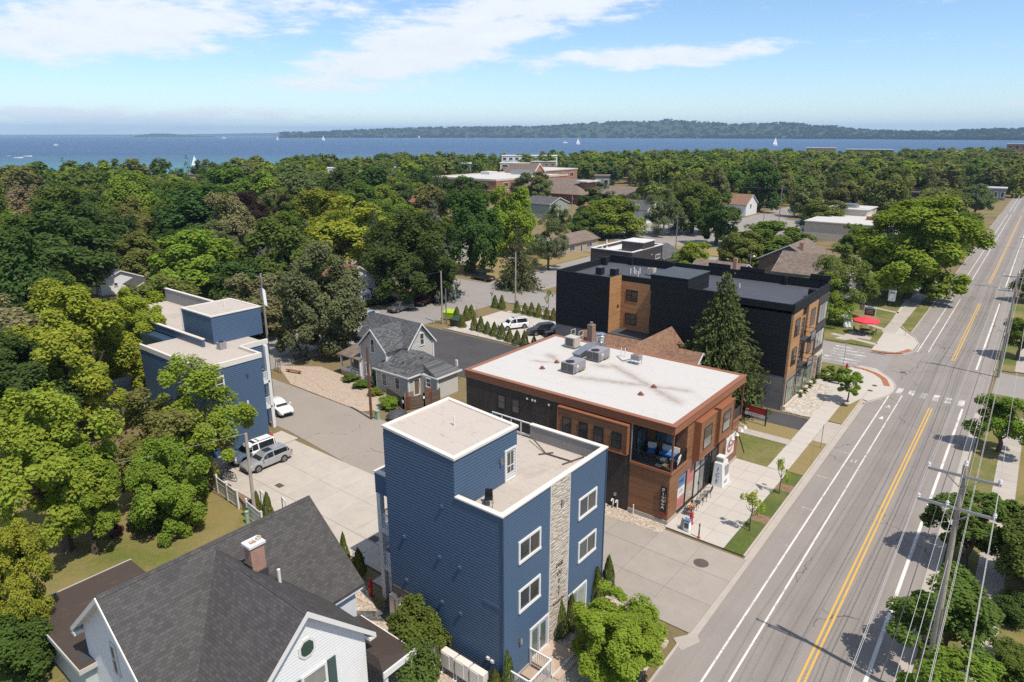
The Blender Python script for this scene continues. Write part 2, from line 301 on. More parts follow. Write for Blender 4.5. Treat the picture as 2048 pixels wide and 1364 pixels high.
  br.inputs['Color1'].default_value = (*c1, 1); br.inputs['Color2'].default_value = (*c2, 1); br.inputs['Mortar'].default_value = (*[q*dark for q in c1], 1); L.new(cb.outputs[0], br.inputs['Vector'])
  mp = NN(nt, 'ShaderNodeMapping'); mp.inputs['Scale'].default_value = (1.2, 1.2, 14) if not vertical else (14, 14, 1.2); L.new(p, mp.inputs[0])
  f = MATH(nt, 'ADD', 1.0, MATH(nt, 'ADD', MATH(nt, 'MULTIPLY', MATH(nt, 'SUBTRACT', _noise(nt, p, 0.6, 4), 0.5), 2*stain), MATH(nt, 'MULTIPLY', MATH(nt, 'SUBTRACT', _noise(nt, mp.outputs[0], 2.0, 4), 0.5), 0.34)))
  L.new(_mulc(nt, br.outputs['Color'], f), b.inputs['Base Color']); b.inputs['Roughness'].default_value = rough; b.inputs['Specular IOR Level'].default_value = 0.3; _bump(nt, b, br.outputs['Fac'], -0.7, 0.02); MATS[name] = m
 planks('wood_clad', (0.20, 0.09, 0.043), (0.27, 0.128, 0.064)); planks('wood_light', (0.36, 0.185, 0.08), (0.46, 0.25, 0.12), 2.6, 0.13); planks('charcoal_clad', (0.036, 0.029, 0.025), (0.05, 0.041, 0.036), 6, 0.3, 0.012, True); planks('black_clad', (0.0075, 0.0085, 0.011), (0.012, 0.013, 0.016), 5, 0.22, 0.01, False, 0.1, 0.75); planks('grey_block', (0.17, 0.155, 0.15), (0.21, 0.195, 0.19), 0.8, 0.2); planks('dark_siding', (0.055, 0.047, 0.048), (0.068, 0.06, 0.06), 4, 0.15); planks('fence_weathered', (0.10, 0.075, 0.06), (0.17, 0.13, 0.105), 2.4, 0.14, 0.012); planks('deck_wood', (0.36, 0.26, 0.19), (0.46, 0.35, 0.27), 3, 0.14)
 def brick(name, c1, c2, mort, bw=0.22, bh=0.075, ms=0.012):
  m, nt, b = _new(name); p = _pos(nt); L = nt.links; s = NN(nt, 'ShaderNodeSeparateXYZ'); L.new(p, s.inputs[0]); cb = NN(nt, 'ShaderNodeCombineXYZ'); L.new(MATH(nt, 'ADD', s.outputs[0], s.outputs[1]), cb.inputs[0]); L.new(s.outputs[2], cb.inputs[1])
  br = NN(nt, 'ShaderNodeTexBrick'); br.inputs['Scale'].default_value = 1.0; br.inputs['Mortar Size'].default_value = ms; br.inputs['Brick Width'].default_value = bw; br.inputs['Row Height'].default_value = bh; br.inputs['Color1'].default_value = (*c1, 1); br.inputs['Color2'].default_value = (*c2, 1); br.inputs['Mortar'].default_value = (*mort, 1); L.new(cb.outputs[0], br.inputs['Vector'])
  L.new(_mulc(nt, br.outputs['Color'], MATH(nt, 'ADD', 0.8, MATH(nt, 'MULTIPLY', _noise(nt, p, 3, 4), 0.4))), b.inputs['Base Color']); b.inputs['Roughness'].default_value = 0.85; _bump(nt, b, br.outputs['Fac'], -0.6, 0.02); MATS[name] = m
 brick('brick_red', (0.27, 0.10, 0.06), (0.34, 0.15, 0.09), (0.38, 0.31, 0.26)); brick('brick_brown', (0.20, 0.115, 0.085), (0.26, 0.16, 0.12), (0.3, 0.25, 0.2)); brick('brick_school', (0.29, 0.11, 0.07), (0.33, 0.14, 0.09), (0.36, 0.2, 0.15), 0.6, 0.3)
 def stone(name):
  m, nt, b = _new(name); p = _pos(nt); L = nt.links; mp = NN(nt, 'ShaderNodeMapping'); mp.inputs['Scale'].default_value = (3.2, 3.2, 11); L.new(p, mp.inputs[0])
  vo = NN(nt, 'ShaderNodeTexVoronoi'); vo.inputs['Scale'].default_value = 1.0; L.new(mp.outputs[0], vo.inputs['Vector']); s = NN(nt, 'ShaderNodeSeparateColor'); L.new(vo.outputs['Color'], s.inputs[0])
  col = _ramp(nt, s.outputs[0], [(0.0, (0.32, 0.25, 0.195)), (0.35, (0.48, 0.41, 0.335)), (0.75, (0.60, 0.535, 0.45)), (1.0, (0.42, 0.345, 0.275))]); L.new(col, b.inputs['Base Color']); b.inputs['Roughness'].default_value = 0.9
  _bump(nt, b, MATH(nt, 'ADD', MATH(nt, 'SUBTRACT', 1.0, vo.outputs['Distance']), s.outputs[1]), 0.9, 0.06); MATS[name] = m
 stone('stone_veneer')
 # membrane roofs with ponding stains
 def membrane(name, c, dirt, th, amt, seams=True, lines=()):
  m, nt, b = _new(name); p = _pos(nt)
  k = MATH(nt, 'MULTIPLY', _ramp(nt, _noise(nt, p, 0.35, 6, 0.7, 0.8), [(th, 0.0), (th+0.2, 1.0)]), amt)
  for (ax, ay), (bx, by), wd in lines:          # silt left where water runs to the drains
   s = NN(nt, 'ShaderNodeSeparateXYZ'); nt.links.new(p, s.inputs[0]); l = math.hypot(bx-ax, by-ay); ux, uy = (bx-ax)/l, (by-ay)/l
   px_ = MATH(nt, 'SUBTRACT', s.outputs[0], ax); py_ = MATH(nt, 'SUBTRACT', s.outputs[1], ay); al = MATH(nt, 'ADD', MATH(nt, 'MULTIPLY', px_, ux), MATH(nt, 'MULTIPLY', py_, uy)); ac = MATH(nt, 'SUBTRACT', MATH(nt, 'MULTIPLY', px_, -uy), MATH(nt, 'MULTIPLY', py_, -ux))
   ac = MATH(nt, 'ADD', ac, MATH(nt, 'MULTIPLY', MATH(nt, 'SUBTRACT', _noise(nt, p, 0.8, 3), 0.5), 0.9)); g = MATH(nt, 'EXPONENT', MATH(nt, 'MULTIPLY', MATH(nt, 'POWER', MATH(nt, 'DIVIDE', MATH(nt, 'ABSOLUTE', ac), wd), 1.4), -1.0))
   inn = MATH(nt, 'MULTIPLY', MATH(nt, 'MULTIPLY', al, 0.9, clamp=True), MATH(nt, 'MULTIPLY', MATH(nt, 'SUBTRACT', l, al), 0.9, clamp=True)); k = MATH(nt, 'MAXIMUM', k, MATH(nt, 'MULTIPLY', MATH(nt, 'MULTIPLY', g, inn), MATH(nt, 'MULTIPLY', _noise(nt, p, 2.2, 4, 0.7), 1.15)), clamp=True)
  col = MIXC(nt, k, c, dirt); sp = _ramp(nt, _noise(nt, p, 3.3, 3, 0.7), [(0.6, 1.0), (0.72, 0.8)]); g = NN(nt, 'ShaderNodeSeparateColor'); nt.links.new(sp, g.inputs[0]); f = MATH(nt, 'MULTIPLY', g.outputs[0], MATH(nt, 'ADD', 0.93, MATH(nt, 'MULTIPLY', _noise(nt, p, 14, 3), 0.14)))
  if seams:
   s = NN(nt, 'ShaderNodeSeparateXYZ'); nt.links.new(p, s.inputs[0]); q = MATH(nt, 'FRACT', MATH(nt, 'DIVIDE', s.outputs[1], 1.83)); f = MATH(nt, 'MULTIPLY', f, MATH(nt, 'SUBTRACT', 1.0, MATH(nt, 'MULTIPLY', MATH(nt, 'LESS_THAN', q, 0.025), 0.12)))
  nt.links.new(_mulc(nt, col, f), b.inputs['Base Color']); b.inputs['Roughness'].default_value = 0.7; MATS[name] = m
 membrane('roof_white', (0.475, 0.45, 0.42), (0.215, 0.155, 0.10), 0.60, 0.45, True, (((-31.8, 55.5), (-21.0, 49.6), 0.5), ((-32.6, 49.8), (-21.5, 53.4), 0.5), ((-38.5, 54.5), (-35.4, 52.4), 0.4), ((-38.5, 51.2), (-35.6, 52.2), 0.3), ((-33.0, 53.9), (-30.0, 54.6), 0.5))); membrane('roof_tan', (0.42, 0.365, 0.315), (0.27, 0.21, 0.15), 0.55, 0.7); membrane('roof_black', (0.05, 0.054, 0.066), (0.105, 0.105, 0.11), 0.54, 0.7); membrane('roof_brown', (0.055, 0.038, 0.03), (0.15, 0.10, 0.06), 0.58, 0.6, False); membrane('roof_pale', (0.55, 0.53, 0.50), (0.42, 0.38, 0.34), 0.5, 0.6, False)
 mat('blue_siding', (0.058, 0.097, 0.158), 0.5, 0.05, 0.5, 0.03, 6); mat('blue_trim', (0.028, 0.055, 0.10), 0.5)
 mat('white', (0.64, 0.63, 0.61), 0.5, 0.05); mat('white_siding', (0.66, 0.66, 0.66), 0.6, 0.05); mat('coping', (0.62, 0.57, 0.51), 0.5, 0.08); mat('cream_siding', (0.46, 0.445, 0.405), 0.6, 0.06); mat('sage_siding', (0.27, 0.31, 0.26), 0.6); mat('tan_siding', (0.36, 0.28, 0.215), 0.7); mat('pale_green', (0.42, 0.47, 0.44), 0.7); mat('parapet_grey', (0.27, 0.255, 0.24), 0.8, 0.12); mat('cream_wall', (0.50, 0.43, 0.35), 0.8); mat('brown_wall', (0.15, 0.10, 0.075), 0.7); mat('foundation', (0.37, 0.34, 0.31), 0.9, 0.15)
 mat('grey_siding', (0.20, 0.20, 0.21), 0.7); mat('rust_metal', (0.26, 0.10, 0.048), 0.45, 0.08, 0.5); mat('rust_dark', (0.17, 0.06, 0.035), 0.5); mat('black_metal', (0.012, 0.012, 0.013), 0.4, 0.0); mat('dark_grey', (0.05, 0.05, 0.052), 0.6); mat('limestone', (0.50, 0.42, 0.34), 0.9, 0.1)
 mat('galv', (0.42, 0.42, 0.43), 0.35, 0.12, 2, 0.05, 14, 0.85); mat('steel', (0.55, 0.55, 0.55), 0.25, 0.1, 2, 0.05, 14, 0.9); mat('unit_grey', (0.25, 0.235, 0.25), 0.5); mat('unit_tan', (0.46, 0.41, 0.34), 0.5); mat('unit_white', (0.62, 0.57, 0.51), 0.5, 0.05); mat('louver', (0.09, 0.085, 0.08), 0.6)
 mat('pole_wood', (0.33, 0.285, 0.24), 0.9, 0.25, 1.5, 0.2, 9, 0, 0.2, 0.6, 14); mat('pole_brown', (0.12, 0.06, 0.035), 0.9, 0.2, 1.5, 0.2, 9, 0, 0.2); mat('wire', (0.40, 0.38, 0.36), 0.5, 0.0); mat('wire_dark', (0.04, 0.04, 0.04), 0.6, 0.0); mat('insulator', (0.55, 0.56, 0.60), 0.2, 0, 1, 0, 1, 0.0, 0.6)
 mat('bark', (0.11, 0.085, 0.065), 0.95, 0.3, 3, 0.2, 12, 0, 0.1, 0.7, 10); mat('bark_pale', (0.42, 0.40, 0.36), 0.9, 0.4, 4, 0.2, 12)
 mat('red', (0.42, 0.018, 0.02), 0.4, 0.08); mat('hydrant', (0.40, 0.022, 0.022), 0.4, 0.1); mat('hydrant_orange', (0.48, 0.075, 0.025), 0.5, 0.1); mat('umbrella_red', (0.62, 0.04, 0.055), 0.7, 0.08); mat('sign_red', (0.33, 0.012, 0.014), 0.4, 0.03); mat('sign_maroon', (0.13, 0.016, 0.02), 0.5); mat('sign_green', (0.02, 0.19, 0.10), 0.4); mat('sign_grey', (0.38, 0.34, 0.28), 0.6); mat('lime', (0.33, 0.46, 0.03), 0.4, 0.05); mat('dark_green', (0.03, 0.055, 0.035), 0.5); mat('transformer', (0.24, 0.35, 0.26), 0.5); mat('steel_blue', (0.10, 0.17, 0.30), 0.5); mat('cushion', (0.03, 0.14, 0.42), 0.8); mat('cushion_pale', (0.60, 0.57, 0.52), 0.9, 0.2, 6); mat('orange', (0.62, 0.22, 0.02), 0.8); mat('jeans', (0.09, 0.14, 0.26), 0.9); mat('skin', (0.42, 0.23, 0.15), 0.6); mat('hair', (0.04, 0.022, 0.014), 0.8); mat('grey_mesh', (0.25, 0.235, 0.23), 0.6); mat('brass', (0.42, 0.28, 0.09), 0.4, 0.05, 1, 0, 1, 0.6); mat('ice_blue', (0.035, 0.15, 0.37), 0.5, 0.0); mat('print_grey', (0.36, 0.35, 0.34), 0.6, 0.3, 3); mat('poster_pink', (0.45, 0.16, 0.14), 0.6, 0.3, 2); mat('poster_tan', (0.42, 0.32, 0.23), 0.6, 0.3, 2); mat('tactile', (0.30, 0.115, 0.055), 0.9, 0.15); mat('iron', (0.09, 0.07, 0.06), 0.7, 0.2); mat('door_grey', (0.32, 0.36, 0.45), 0.5); mat('shutter', (0.05, 0.085, 0.075), 0.6); mat('soffit', (0.60, 0.64, 0.68), 0.6); mat('sail', (0.85, 0.85, 0.83), 0.7, 0.02); mat('twig', (0.33, 0.22, 0.12), 0.8); mat('fire_ring', (0.10, 0.03, 0.028), 0.8, 0.2); mat('flag_blue', (0.03, 0.05, 0.20), 0.8); mat('terracotta', (0.40, 0.14, 0.07), 0.8); mat('yellow', (0.60, 0.38, 0.03), 0.6); mat('orange_post', (0.50, 0.12, 0.06), 0.6)
 # window glass: dark room behind, sky in front
 def glass(name, c, rough=0.04, spec=0.6):
  m, nt, b = _new(name); p = _pos(nt); f = MATH(nt, 'ADD', 0.55, MATH(nt, 'MULTIPLY', _noise(nt, p, 0.8, 2), 0.9)); oi = NN(nt, 'ShaderNodeObjectInfo'); f = MATH(nt, 'MULTIPLY', f, MATH(nt, 'ADD', 0.6, MATH(nt, 'MULTIPLY', oi.outputs['Random'], 0.9)))
  nt.links.new(_mulc(nt, c, f), b.inputs['Base Color']); b.inputs['Roughness'].default_value = rough; b.inputs['Specular IOR Level'].default_value = spec; MATS[name] = m
 glass('glass', (0.055, 0.05, 0.045)); glass('glass_dark', (0.02, 0.022, 0.025), 0.03); glass('glass_blind', (0.30, 0.29, 0.27), 0.1); glass('glass_green', (0.16, 0.20, 0.15), 0.06); glass('car_glass', (0.015, 0.018, 0.02), 0.03, 0.7); glass('glass_tint', (0.10, 0.14, 0.15), 0.05)
 g, nt, b = _new('glass_clear'); b.inputs['Base Color'].default_value = (0.8, 0.86, 0.86, 1); b.inputs['Roughness'].default_value = 0.02; b.inputs['Alpha'].default_value = 0.28; MATS['glass_clear'] = g
 def car(name, c, metal=0.0):
  m, nt, b = _new(name); b.inputs['Base Color'].default_value = (*c, 1); b.inputs['Roughness'].default_value = 0.28; b.inputs['Metallic'].default_value = metal; b.inputs['Coat Weight'].default_value = 0.8; b.inputs['Coat Roughness'].default_value = 0.05; MATS[name] = m
 car('car_white', (0.72, 0.72, 0.71)); car('car_silver', (0.42, 0.42, 0.42), 0.5); car('car_grey', (0.11, 0.105, 0.105), 0.4); car('car_black', (0.010, 0.010, 0.012)); car('car_navy', (0.03, 0.045, 0.085), 0.3); car('car_pale', (0.48, 0.52, 0.57), 0.4); car('car_red', (0.17, 0.035, 0.022)); car('car_blue', (0.05, 0.14, 0.33)); car('car_darkred', (0.10, 0.012, 0.012))
 mat('tyre', (0.018, 0.018, 0.018), 0.9, 0.0); mat('rim', (0.45, 0.45, 0.46), 0.3, 0, 1, 0, 1, 0.8); mat('rim_dark', (0.05, 0.05, 0.05), 0.4, 0); mat('headlight', (0.65, 0.68, 0.70), 0.1, 0, 1, 0, 1, 0.3, 0.8); mat('taillight', (0.38, 0.012, 0.012), 0.2, 0); mat('grille', (0.012, 0.012, 0.012), 0.4, 0); mat('plate', (0.55, 0.58, 0.62), 0.5, 0)
 # foliage: colour comes from the object, each leaf varies a little
 def leaf(name, trans=0.42, var=0.45):
  m, nt, b = _new(name); L = nt.links; nt.nodes.remove(b); out = nt.nodes['Material Output']
  oi = NN(nt, 'ShaderNodeObjectInfo'); ge = NN(nt, 'ShaderNodeNewGeometry')
  f = MATH(nt, 'ADD', 1-var/2, MATH(nt, 'MULTIPLY', ge.outputs['Random Per Island'], var)); f = MATH(nt, 'MULTIPLY', f, MATH(nt, 'ADD', 0.70, MATH(nt, 'MULTIPLY', _noise(nt, ge.outputs['Position'], 0.42, 2), 0.60)))
  hs = NN(nt, 'ShaderNodeHueSaturation'); L.new(MATH(nt, 'ADD', 0.478, MATH(nt, 'MULTIPLY', ge.outputs['Random Per Island'], 0.036)), hs.inputs['Hue']); L.new(oi.outputs['Color'], hs.inputs['Color'])
  c = _mulc(nt, hs.outputs[0], f)
  d = NN(nt, 'ShaderNodeBsdfDiffuse'); t = NN(nt, 'ShaderNodeBsdfTranslucent'); g = NN(nt, 'ShaderNodeBsdfGlossy'); g.inputs['Roughness'].default_value = 0.42; g.inputs['Color'].default_value = (0.8, 0.85, 0.8, 1)
  L.new(c, d.inputs[0]); L.new(MIXC(nt, 1.0, c, (1.15, 1.3, 0.5), 'MULTIPLY'), t.inputs[0])
  a = NN(nt, 'ShaderNodeMixShader'); a.inputs[0].default_value = trans; L.new(d.outputs[0], a.inputs[1]); L.new(t.outputs[0], a.inputs[2])
  e = NN(nt, 'ShaderNodeMixShader'); e.inputs[0].default_value = 0.0; L.new(a.outputs[0], e.inputs[1]); L.new(g.outputs[0], e.inputs[2]); L.new(e.outputs[0], out.inputs[0]); MATS[name] = m
 leaf('leaf'); leaf('needle', 0.10, 0.7)
mk_mats()
# ------------------------------------------------------------------ ground, streets, pavements
def PG(pts, z=0.0): return [G(u, v, z) for u, v in pts]
# land reaches to the lake shore; the shore runs obliquely away to the right
SHORE = [(-520, -900), (-505, -40), (-470, 130), (-455, 300), (-440, 420), (-380, 560), (-300, 690), (-200, 840), (-90, 1000), (90, 1250), (600, 1700), (2500, 2600)]
land = MB().prism(SHORE+[(2500, -900)], -2.0, -0.03); struct('ground', land, 'ground')
def sheet(name, pts, mt, z=0.0, parent=None): return struct(name, MB().prism(pts, z-0.02 if z < 0.05 else -0.02, z), mt, parent) if parent is None else MB().prism(pts, z-0.02 if z < 0.05 else -0.02, z).build(name, mt, parent)
def shx(pts): return [(rx(x, y), y) for x, y in pts]
street = sheet('main_street', shx([(-13.4, -80), (-1.85, -80), (-1.85, 1200), (-13.4, 1200)]), 'asphalt', 0.008)
cross = sheet('cross_street', [(-13.2, 96.4), (-13.2, 107.2), (-330, 107.2), (-330, 96.4)], 'side_street', 0.004)
back = sheet('back_street', [(-91.4, -40), (-78.4, -40), (-78.4, 330), (-91.4, 330)], 'side_street', 0.0)
far_st = sheet('side_street', [(-13.2, 155), (-13.2, 167.5), (-300, 167.5), (-300, 155)], 'side_street', 0.004)
east_st = sheet('cross_street_east', [(-2.2, 96.4), (60, 96.4), (60, 106), (-2.2, 106)], 'side_street', 0.004)
alley = sheet('alley', [(-30.0, 35.2), (-30.0, 44.6), (-46, 45.4), (-91, 45.8), (-91, 37.4), (-59.4, 37.4), (-50.6, 36.6), (-34, 35.0)], 'alley', 0.003)
lot_new = sheet('asphalt_lot', [(-78.0, 61.2), (-78.0, 75.6), (-44.0, 75.6), (-44.0, 71), (-52, 61.2)], 'asphalt_new', 0.006)
drive_sf = sheet('asphalt_driveway', [(-45, 70.8), (-17.0, 70.8), (-15.6, 74.6), (-45, 74.6)], 'asphalt_new', 0.01)
far_lot = sheet('parking_lot', [(-70, 178), (-112, 178), (-112, 238), (-70, 222)], 'side_street', 0.002)
far_lot2 = sheet('parking_lot', [(-60, 214), (-86, 232), (-80, 262), (-48, 246)], 'side_street', 0.002)
# lane lines
def stripe(name, c, w, y0, y1, mt, z=0.012): return MB().prism(shx([(c-w/2, y0), (c+w/2, y0), (c+w/2, y1), (c-w/2, y1)]), 0.0, z).build(name, mt, street)
for c, w in ((-11.16, 0.13), (-9.9, 0.13)):
 for y0, y1 in ((-60, 89.0), (109.5, 152), (171, 330), (345, 700)): stripe('lane_line', c, w, y0+(0.8 if c > -10 else 0), y1, 'paint_white')
for dx in (-0.15, 0.15):
 for y0, y1 in ((-60, 86.5), (108.0, 150), (172, 330), (346, 700)): stripe('centre_line', -6.62+dx, 0.13, y0, y1, 'paint_yellow')
for y0, y1 in ((-60, 88.5), (105.5, 152), (170, 330), (345, 700)): stripe('edge_line', -3.72, 0.22, y0, y1, 'paint_white')
def patch(name, x0, x1, y0, y1, mt, parent=None, z=0.013): return MB().prism(shx([(x0, y0), (x1, y0), (x1, y1), (x0, y1)]), 0.0, z).build(name, mt, parent or street)
for k in range(7):                                                             # zebra bars across the main street
 x = -12.0+k*1.28; patch('crosswalk_bar', x, x+0.62, 89.4, 91.6, 'paint_worn')
for k in range(6): MB().prism([(-22.2+k*0.06, 98.0+k*1.45), (-17.4, 98.0+k*1.45), (-17.4, 98.55+k*1.45), (-22.2, 98.55+k*1.45)], 0.0, 0.012).build('crosswalk_bar', 'paint_worn', cross)
MB().prism([(-24.6, 97.6), (-23.6, 97.6), (-23.6, 101.2), (-24.6, 101.2)], 0, 0.011).build('stop_bar', 'paint_worn', cross)
for y in (48.4, 55.0, 61.6, 68.2, 74.8, 115.0, 121.5): patch('bay_line', -12.6, -11.3, y, y+0.09, 'paint_worn')
for k in range(6): MB().prism(shx([(-12.9+k*0.28, 85.6+k*0.45), (-12.75+k*0.28, 85.6+k*0.45), (-11.3, 83.9+k*0.9), (-11.4, 83.8+k*0.9)]), 0, 0.012).build('hatch_line', 'paint_worn', street)
for y in (64.8, 66.4): # bicycle symbol and arrow
 patch('bike_symbol', -10.8, -10.68, y, y+0.7, 'paint_worn'); patch('bike_symbol', -10.45, -10.33, y+0.1, y+0.8, 'paint_worn')
MB().prism(shx([(-10.75, 79.6), (-10.3, 79.6), (-10.52, 80.6)]), 0, 0.012).build('bike_arrow', 'paint_white', street)
MB().prism(shx([(-10.9, 83.6), (-10.2, 83.6), (-10.55, 84.7)]), 0, 0.012).build('bike_arrow', 'paint_worn', street)
def manhole(u, v, r=0.38):
 x, y = G(u, v); o = MB().lathe([(r, 0.0), (r, 0.018), (r*0.86, 0.018), (r*0.84, 0.012), (r*0.1, 0.012)], (x, y, 0.03 if u < 1450 and v > 900 else 0.004), 16).build('manhole_cover', 'iron')
 tag(o, {1402: 'round iron manhole cover in the concrete drive beside the blue apartment', 1806: 'round iron manhole cover in the crossing by the corner kerb', 1749: 'upper round utility cover in the corner pavement', 1740: 'lower round utility cover in the corner pavement', 1600: 'small dark iron drain cover in the parking lane'}[u], 'manhole')
manhole(1402, 1127, 0.55); manhole(1806, 745, 0.4)
# kerbs
def kerb(pts, w=0.16, h=0.13, name='kerb', gutter=0.0):
 m = MB()
 for (x0, y0), (x1, y1) in zip(pts[:-1], pts[1:]): m.beam((x0, y0, h/2-0.02), (x1, y1, h/2-0.02), w, h+0.04)
 o = struct(name, m, 'kerb'); return o
def shl(c, ys): return [(rx(c, y), y) for y in ys]
kerb(shl(-13.45, (45.0, 87.5))); kerb(shl(-1.8, (-40, 89))); kerb(shl(-1.8, (106, 152))); kerb(shl(-1.8, (171, 330))); kerb(shl(-13.45, (-40, 33.6)))
kerb(shl(-13.45, (116.5, 153))); kerb(shl(-13.45, (170, 330))); kerb([(-25.5, 96.3), (-78, 96.3)]); kerb([(-24, 107.3), (-78, 107.3)]); kerb([(-92, 107.3), (-170, 107.3)]); kerb([(-91.5, 109), (-91.5, 154)]); kerb([(-78.3, 109), (-78.3, 154)]); kerb([(-78.3, 78), (-78.3, 95)]); kerb([(-91.5, 48), (-91.5, 95)])
gut = MB().prism(shx([(-13.36, 34), (-12.85, 34), (-12.85, 88), (-13.36, 88)]), 0.0, 0.014); struct('gutter', gut, 'concrete'); gut2 = MB().prism(shx([(-2.45, -30), (-1.88, -30), (-1.88, 88), (-2.45, 88)]), 0.0, 0.0135); struct('gutter', gut2, 'concrete')
MB().prism([(-13.95, 33.9), (-13.0, 35.2), (-12.5, 34.6), (-13.1, 33.2)], 0, 0.02).build('gutter_flare', 'concrete', bpy.data.objects['gutter'])
# slabs: each slab is a piece of its pavement
def slabs(name, x0, x1, y0, y1, nx, ny, mt, top=0.12, gap=0.022, shear=False, joint='joint', skip=None, th=0.05):
 pts = [(x0, y0), (x1, y0), (x1, y1), (x0, y1)]
 base = struct(name, MB().prism(shx(pts) if shear else pts, -0.02, top-0.018), joint)
 w = (x1-x0)/nx; h = (y1-y0)/ny; src = None
 for i in range(nx):
  for j in range(ny):
   cx, cy = x0+(i+0.5)*w, y0+(j+0.5)*h
   if skip and skip(cx, cy): continue
   X = rx(cx, cy) if shear else cx
   if src is None:
    m = MB().box(-w/2+gap/2, w/2-gap/2, -h/2+gap/2, h/2-gap/2, -th, 0); src = m.build('slab', mt, base); src.location = (X, cy, top)
   else: o = inst(src, base, (X, cy, top)); 
 return base
slabs('plaza', -20.0, -15.15, 45.0, 60.2, 3, 8, 'concrete_new', 0.12)
slabs('sidewalk', -16.7, -14.95, 60.25, 87.0, 1, 18, 'concrete_new', 0.12, shear=True)
slabs('sidewalk', 0.35, 2.05, 8.0, 89.0, 1, 54, 'concrete', 0.12, shear=True)
slabs('sidewalk', 0.35, 2.05, 107.5, 150.0, 1, 20, 'concrete', 0.12, shear=True)
slabs('sidewalk', -17.3, -15.4, 117.5, 152.0, 1, 18, 'concrete', 0.12, shear=True)
slabs('driveway', -30.0, -13.3, 34.9, 44.7, 5, 3, 'concrete_drive', 0.04, gap=0.03)
slabs('parking_pavement', -57.0, -33.0, 29.2, 36.4, 8, 2, 'concrete_lot', 0.05, gap=0.025)
slabs('parking_walk', -60.0, -30.0, 27.0, 29.15, 10, 1, 'concrete_lot', 0.09, gap=0.02)
slabs('parking_pavement', -33.0, -28.6, 26.0, 36.0, 1, 3, 'concrete_lot', 0.05, gap=0.025)
slabs('corner_walk', -60.0, -57.05, 29.2, 36.9, 1, 3, 'concrete_lot', 0.07, gap=0.02)
slabs('courtyard_pavement', -74.0, -52.0, 78.4, 90.8, 5, 3, 'concrete_new', 0.04)
slabs('sidewalk', -73, -52, 92.7, 94.2, 14, 1, 'concrete_new', 0.12)
slabs('garden_walk', -24.0, -16.9, 66.3, 67.7, 5, 1, 'concrete', 0.125)
slabs('entrance_walk', -20.2, -16.8, 86.6, 88.6, 2, 1, 'concrete_new', 0.13)
slabs('front_walk', -18.4, -16.6, 25.2, 29.6, 1, 3, 'concrete_drive', 0.13)
for x in (-53.9, -51.2, -48.5, -45.8, -43.1, -40.4, -37.7): BOX(x-0.05, x+0.05, 29.6, 34.2, 0.03, 0.056).build('bay_line', 'paint_faint', bpy.data.objects['parking_pavement'])
# corner bulb-outs with tactile strips (outlines surveyed on the ground)
def raised(name, px, mt, h=0.12): return struct(name, MB().prism(PG(px, h), -0.02, h), mt)
raised('corner_pavement', [(1694, 736), (1722, 731), (1752, 737), (1776, 752), (1790, 769), (1786, 783), (1772, 791), (1742, 800), (1735, 802), (1722, 797), (1700, 808), (1660, 803), (1672, 783), (1650, 770), (1640, 742), (1700, 752)], 'concrete_new', 0.115)
raised('corner_pavement', [(1742, 699), (1772, 703), (1806, 706), (1826, 700), (1836, 688), (1830, 676), (1814, 665), (1800, 655), (1790, 648), (1832, 590), (1815, 592), (1772, 658), (1752, 688)], 'concrete_new', 0.115)
def band(name, px, w, mt, parent, z=0.13):
 p = PG(px, 0.12); m = MB()
 for a, b in zip(p[:-1], p[1:]): m.beam((a[0], a[1], z-0.02), (b[0], b[1], z-0.02), w, 0.04)
 return m.build(name, mt, parent)
cp = [o for o in bpy.data.objects if o.name.startswith('corner_pavement')]
band('tactile_strip', [(1708, 734), (1728, 738), (1752, 747), (1768, 758), (1774, 772)], 0.7, 'tactile', cp[0]); band('tactile_strip', [(1744, 701), (1770, 705), (1796, 706), (1812, 702), (1820, 699)], 0.6, 'tactile', cp[1])
kerb(PG([(1706, 732), (1734, 735), (1762, 744), (1784, 760), (1792, 773), (1784, 786), (1770, 793), (1742, 803), (1727, 806)], 0.1)); kerb(PG([(1740, 703), (1770, 709), (1806, 710), (1830, 703), (1838, 690), (1832, 676), (1816, 664), (1800, 650)], 0.1))
manhole(1749, 773, 0.3); manhole(1740, 783, 0.3)
for o in [x for x in bpy.data.objects if x.name.startswith('manhole') and x.location.z == 0][-2:]: o.location.z = 0.118
# lawns, verges, beds
def lawn(name, pts, mt, h=0.10): return struct(name, MB().prism(pts, -0.02, h), mt)
def verge(name, x0, x1, y0, y1, mt, h=0.11): return lawn(name, shx([(x0, y0), (x1, y0), (x1, y1), (x0, y1)]), mt, h)
verge('grass_verge', -15.1, -13.55, 45.0, 50.3, 'turf'); verge('tree_pit', -15.1, -13.55, 50.3, 51.6, 'mulch', 0.1); verge('grass_verge', -15.1, -13.55, 51.6, 56.6, 'turf', 0.115); verge('tree_pit', -15.1, -13.55, 56.6, 58.0, 'mulch', 0.1); verge('grass_verge', -15.1, -13.55, 58.0, 60.5, 'turf'); verge('grass_verge', -14.95, -13.55, 60.6, 69.0, 'lawn_dry'); verge('grass_verge', -14.95, -13.55, 75.2, 84.5, 'lawn_dry'); verge('driveway_apron', -14.95, -13.5, 69.1, 75.1, 'concrete', 0.06)
verge('grass_verge', -1.7, 0.35, -20, 89, 'verge'); verge('grass_verge', 2.05, 16, -20, 92, 'yard'); verge('grass_verge', -1.7, 0.35, 107, 153, 'verge'); verge('grass_verge', 2.05, 20, 107, 153, 'yard', 0.1)
verge('grass_verge', -15.4, -13.55, 117.5, 152, 'verge')
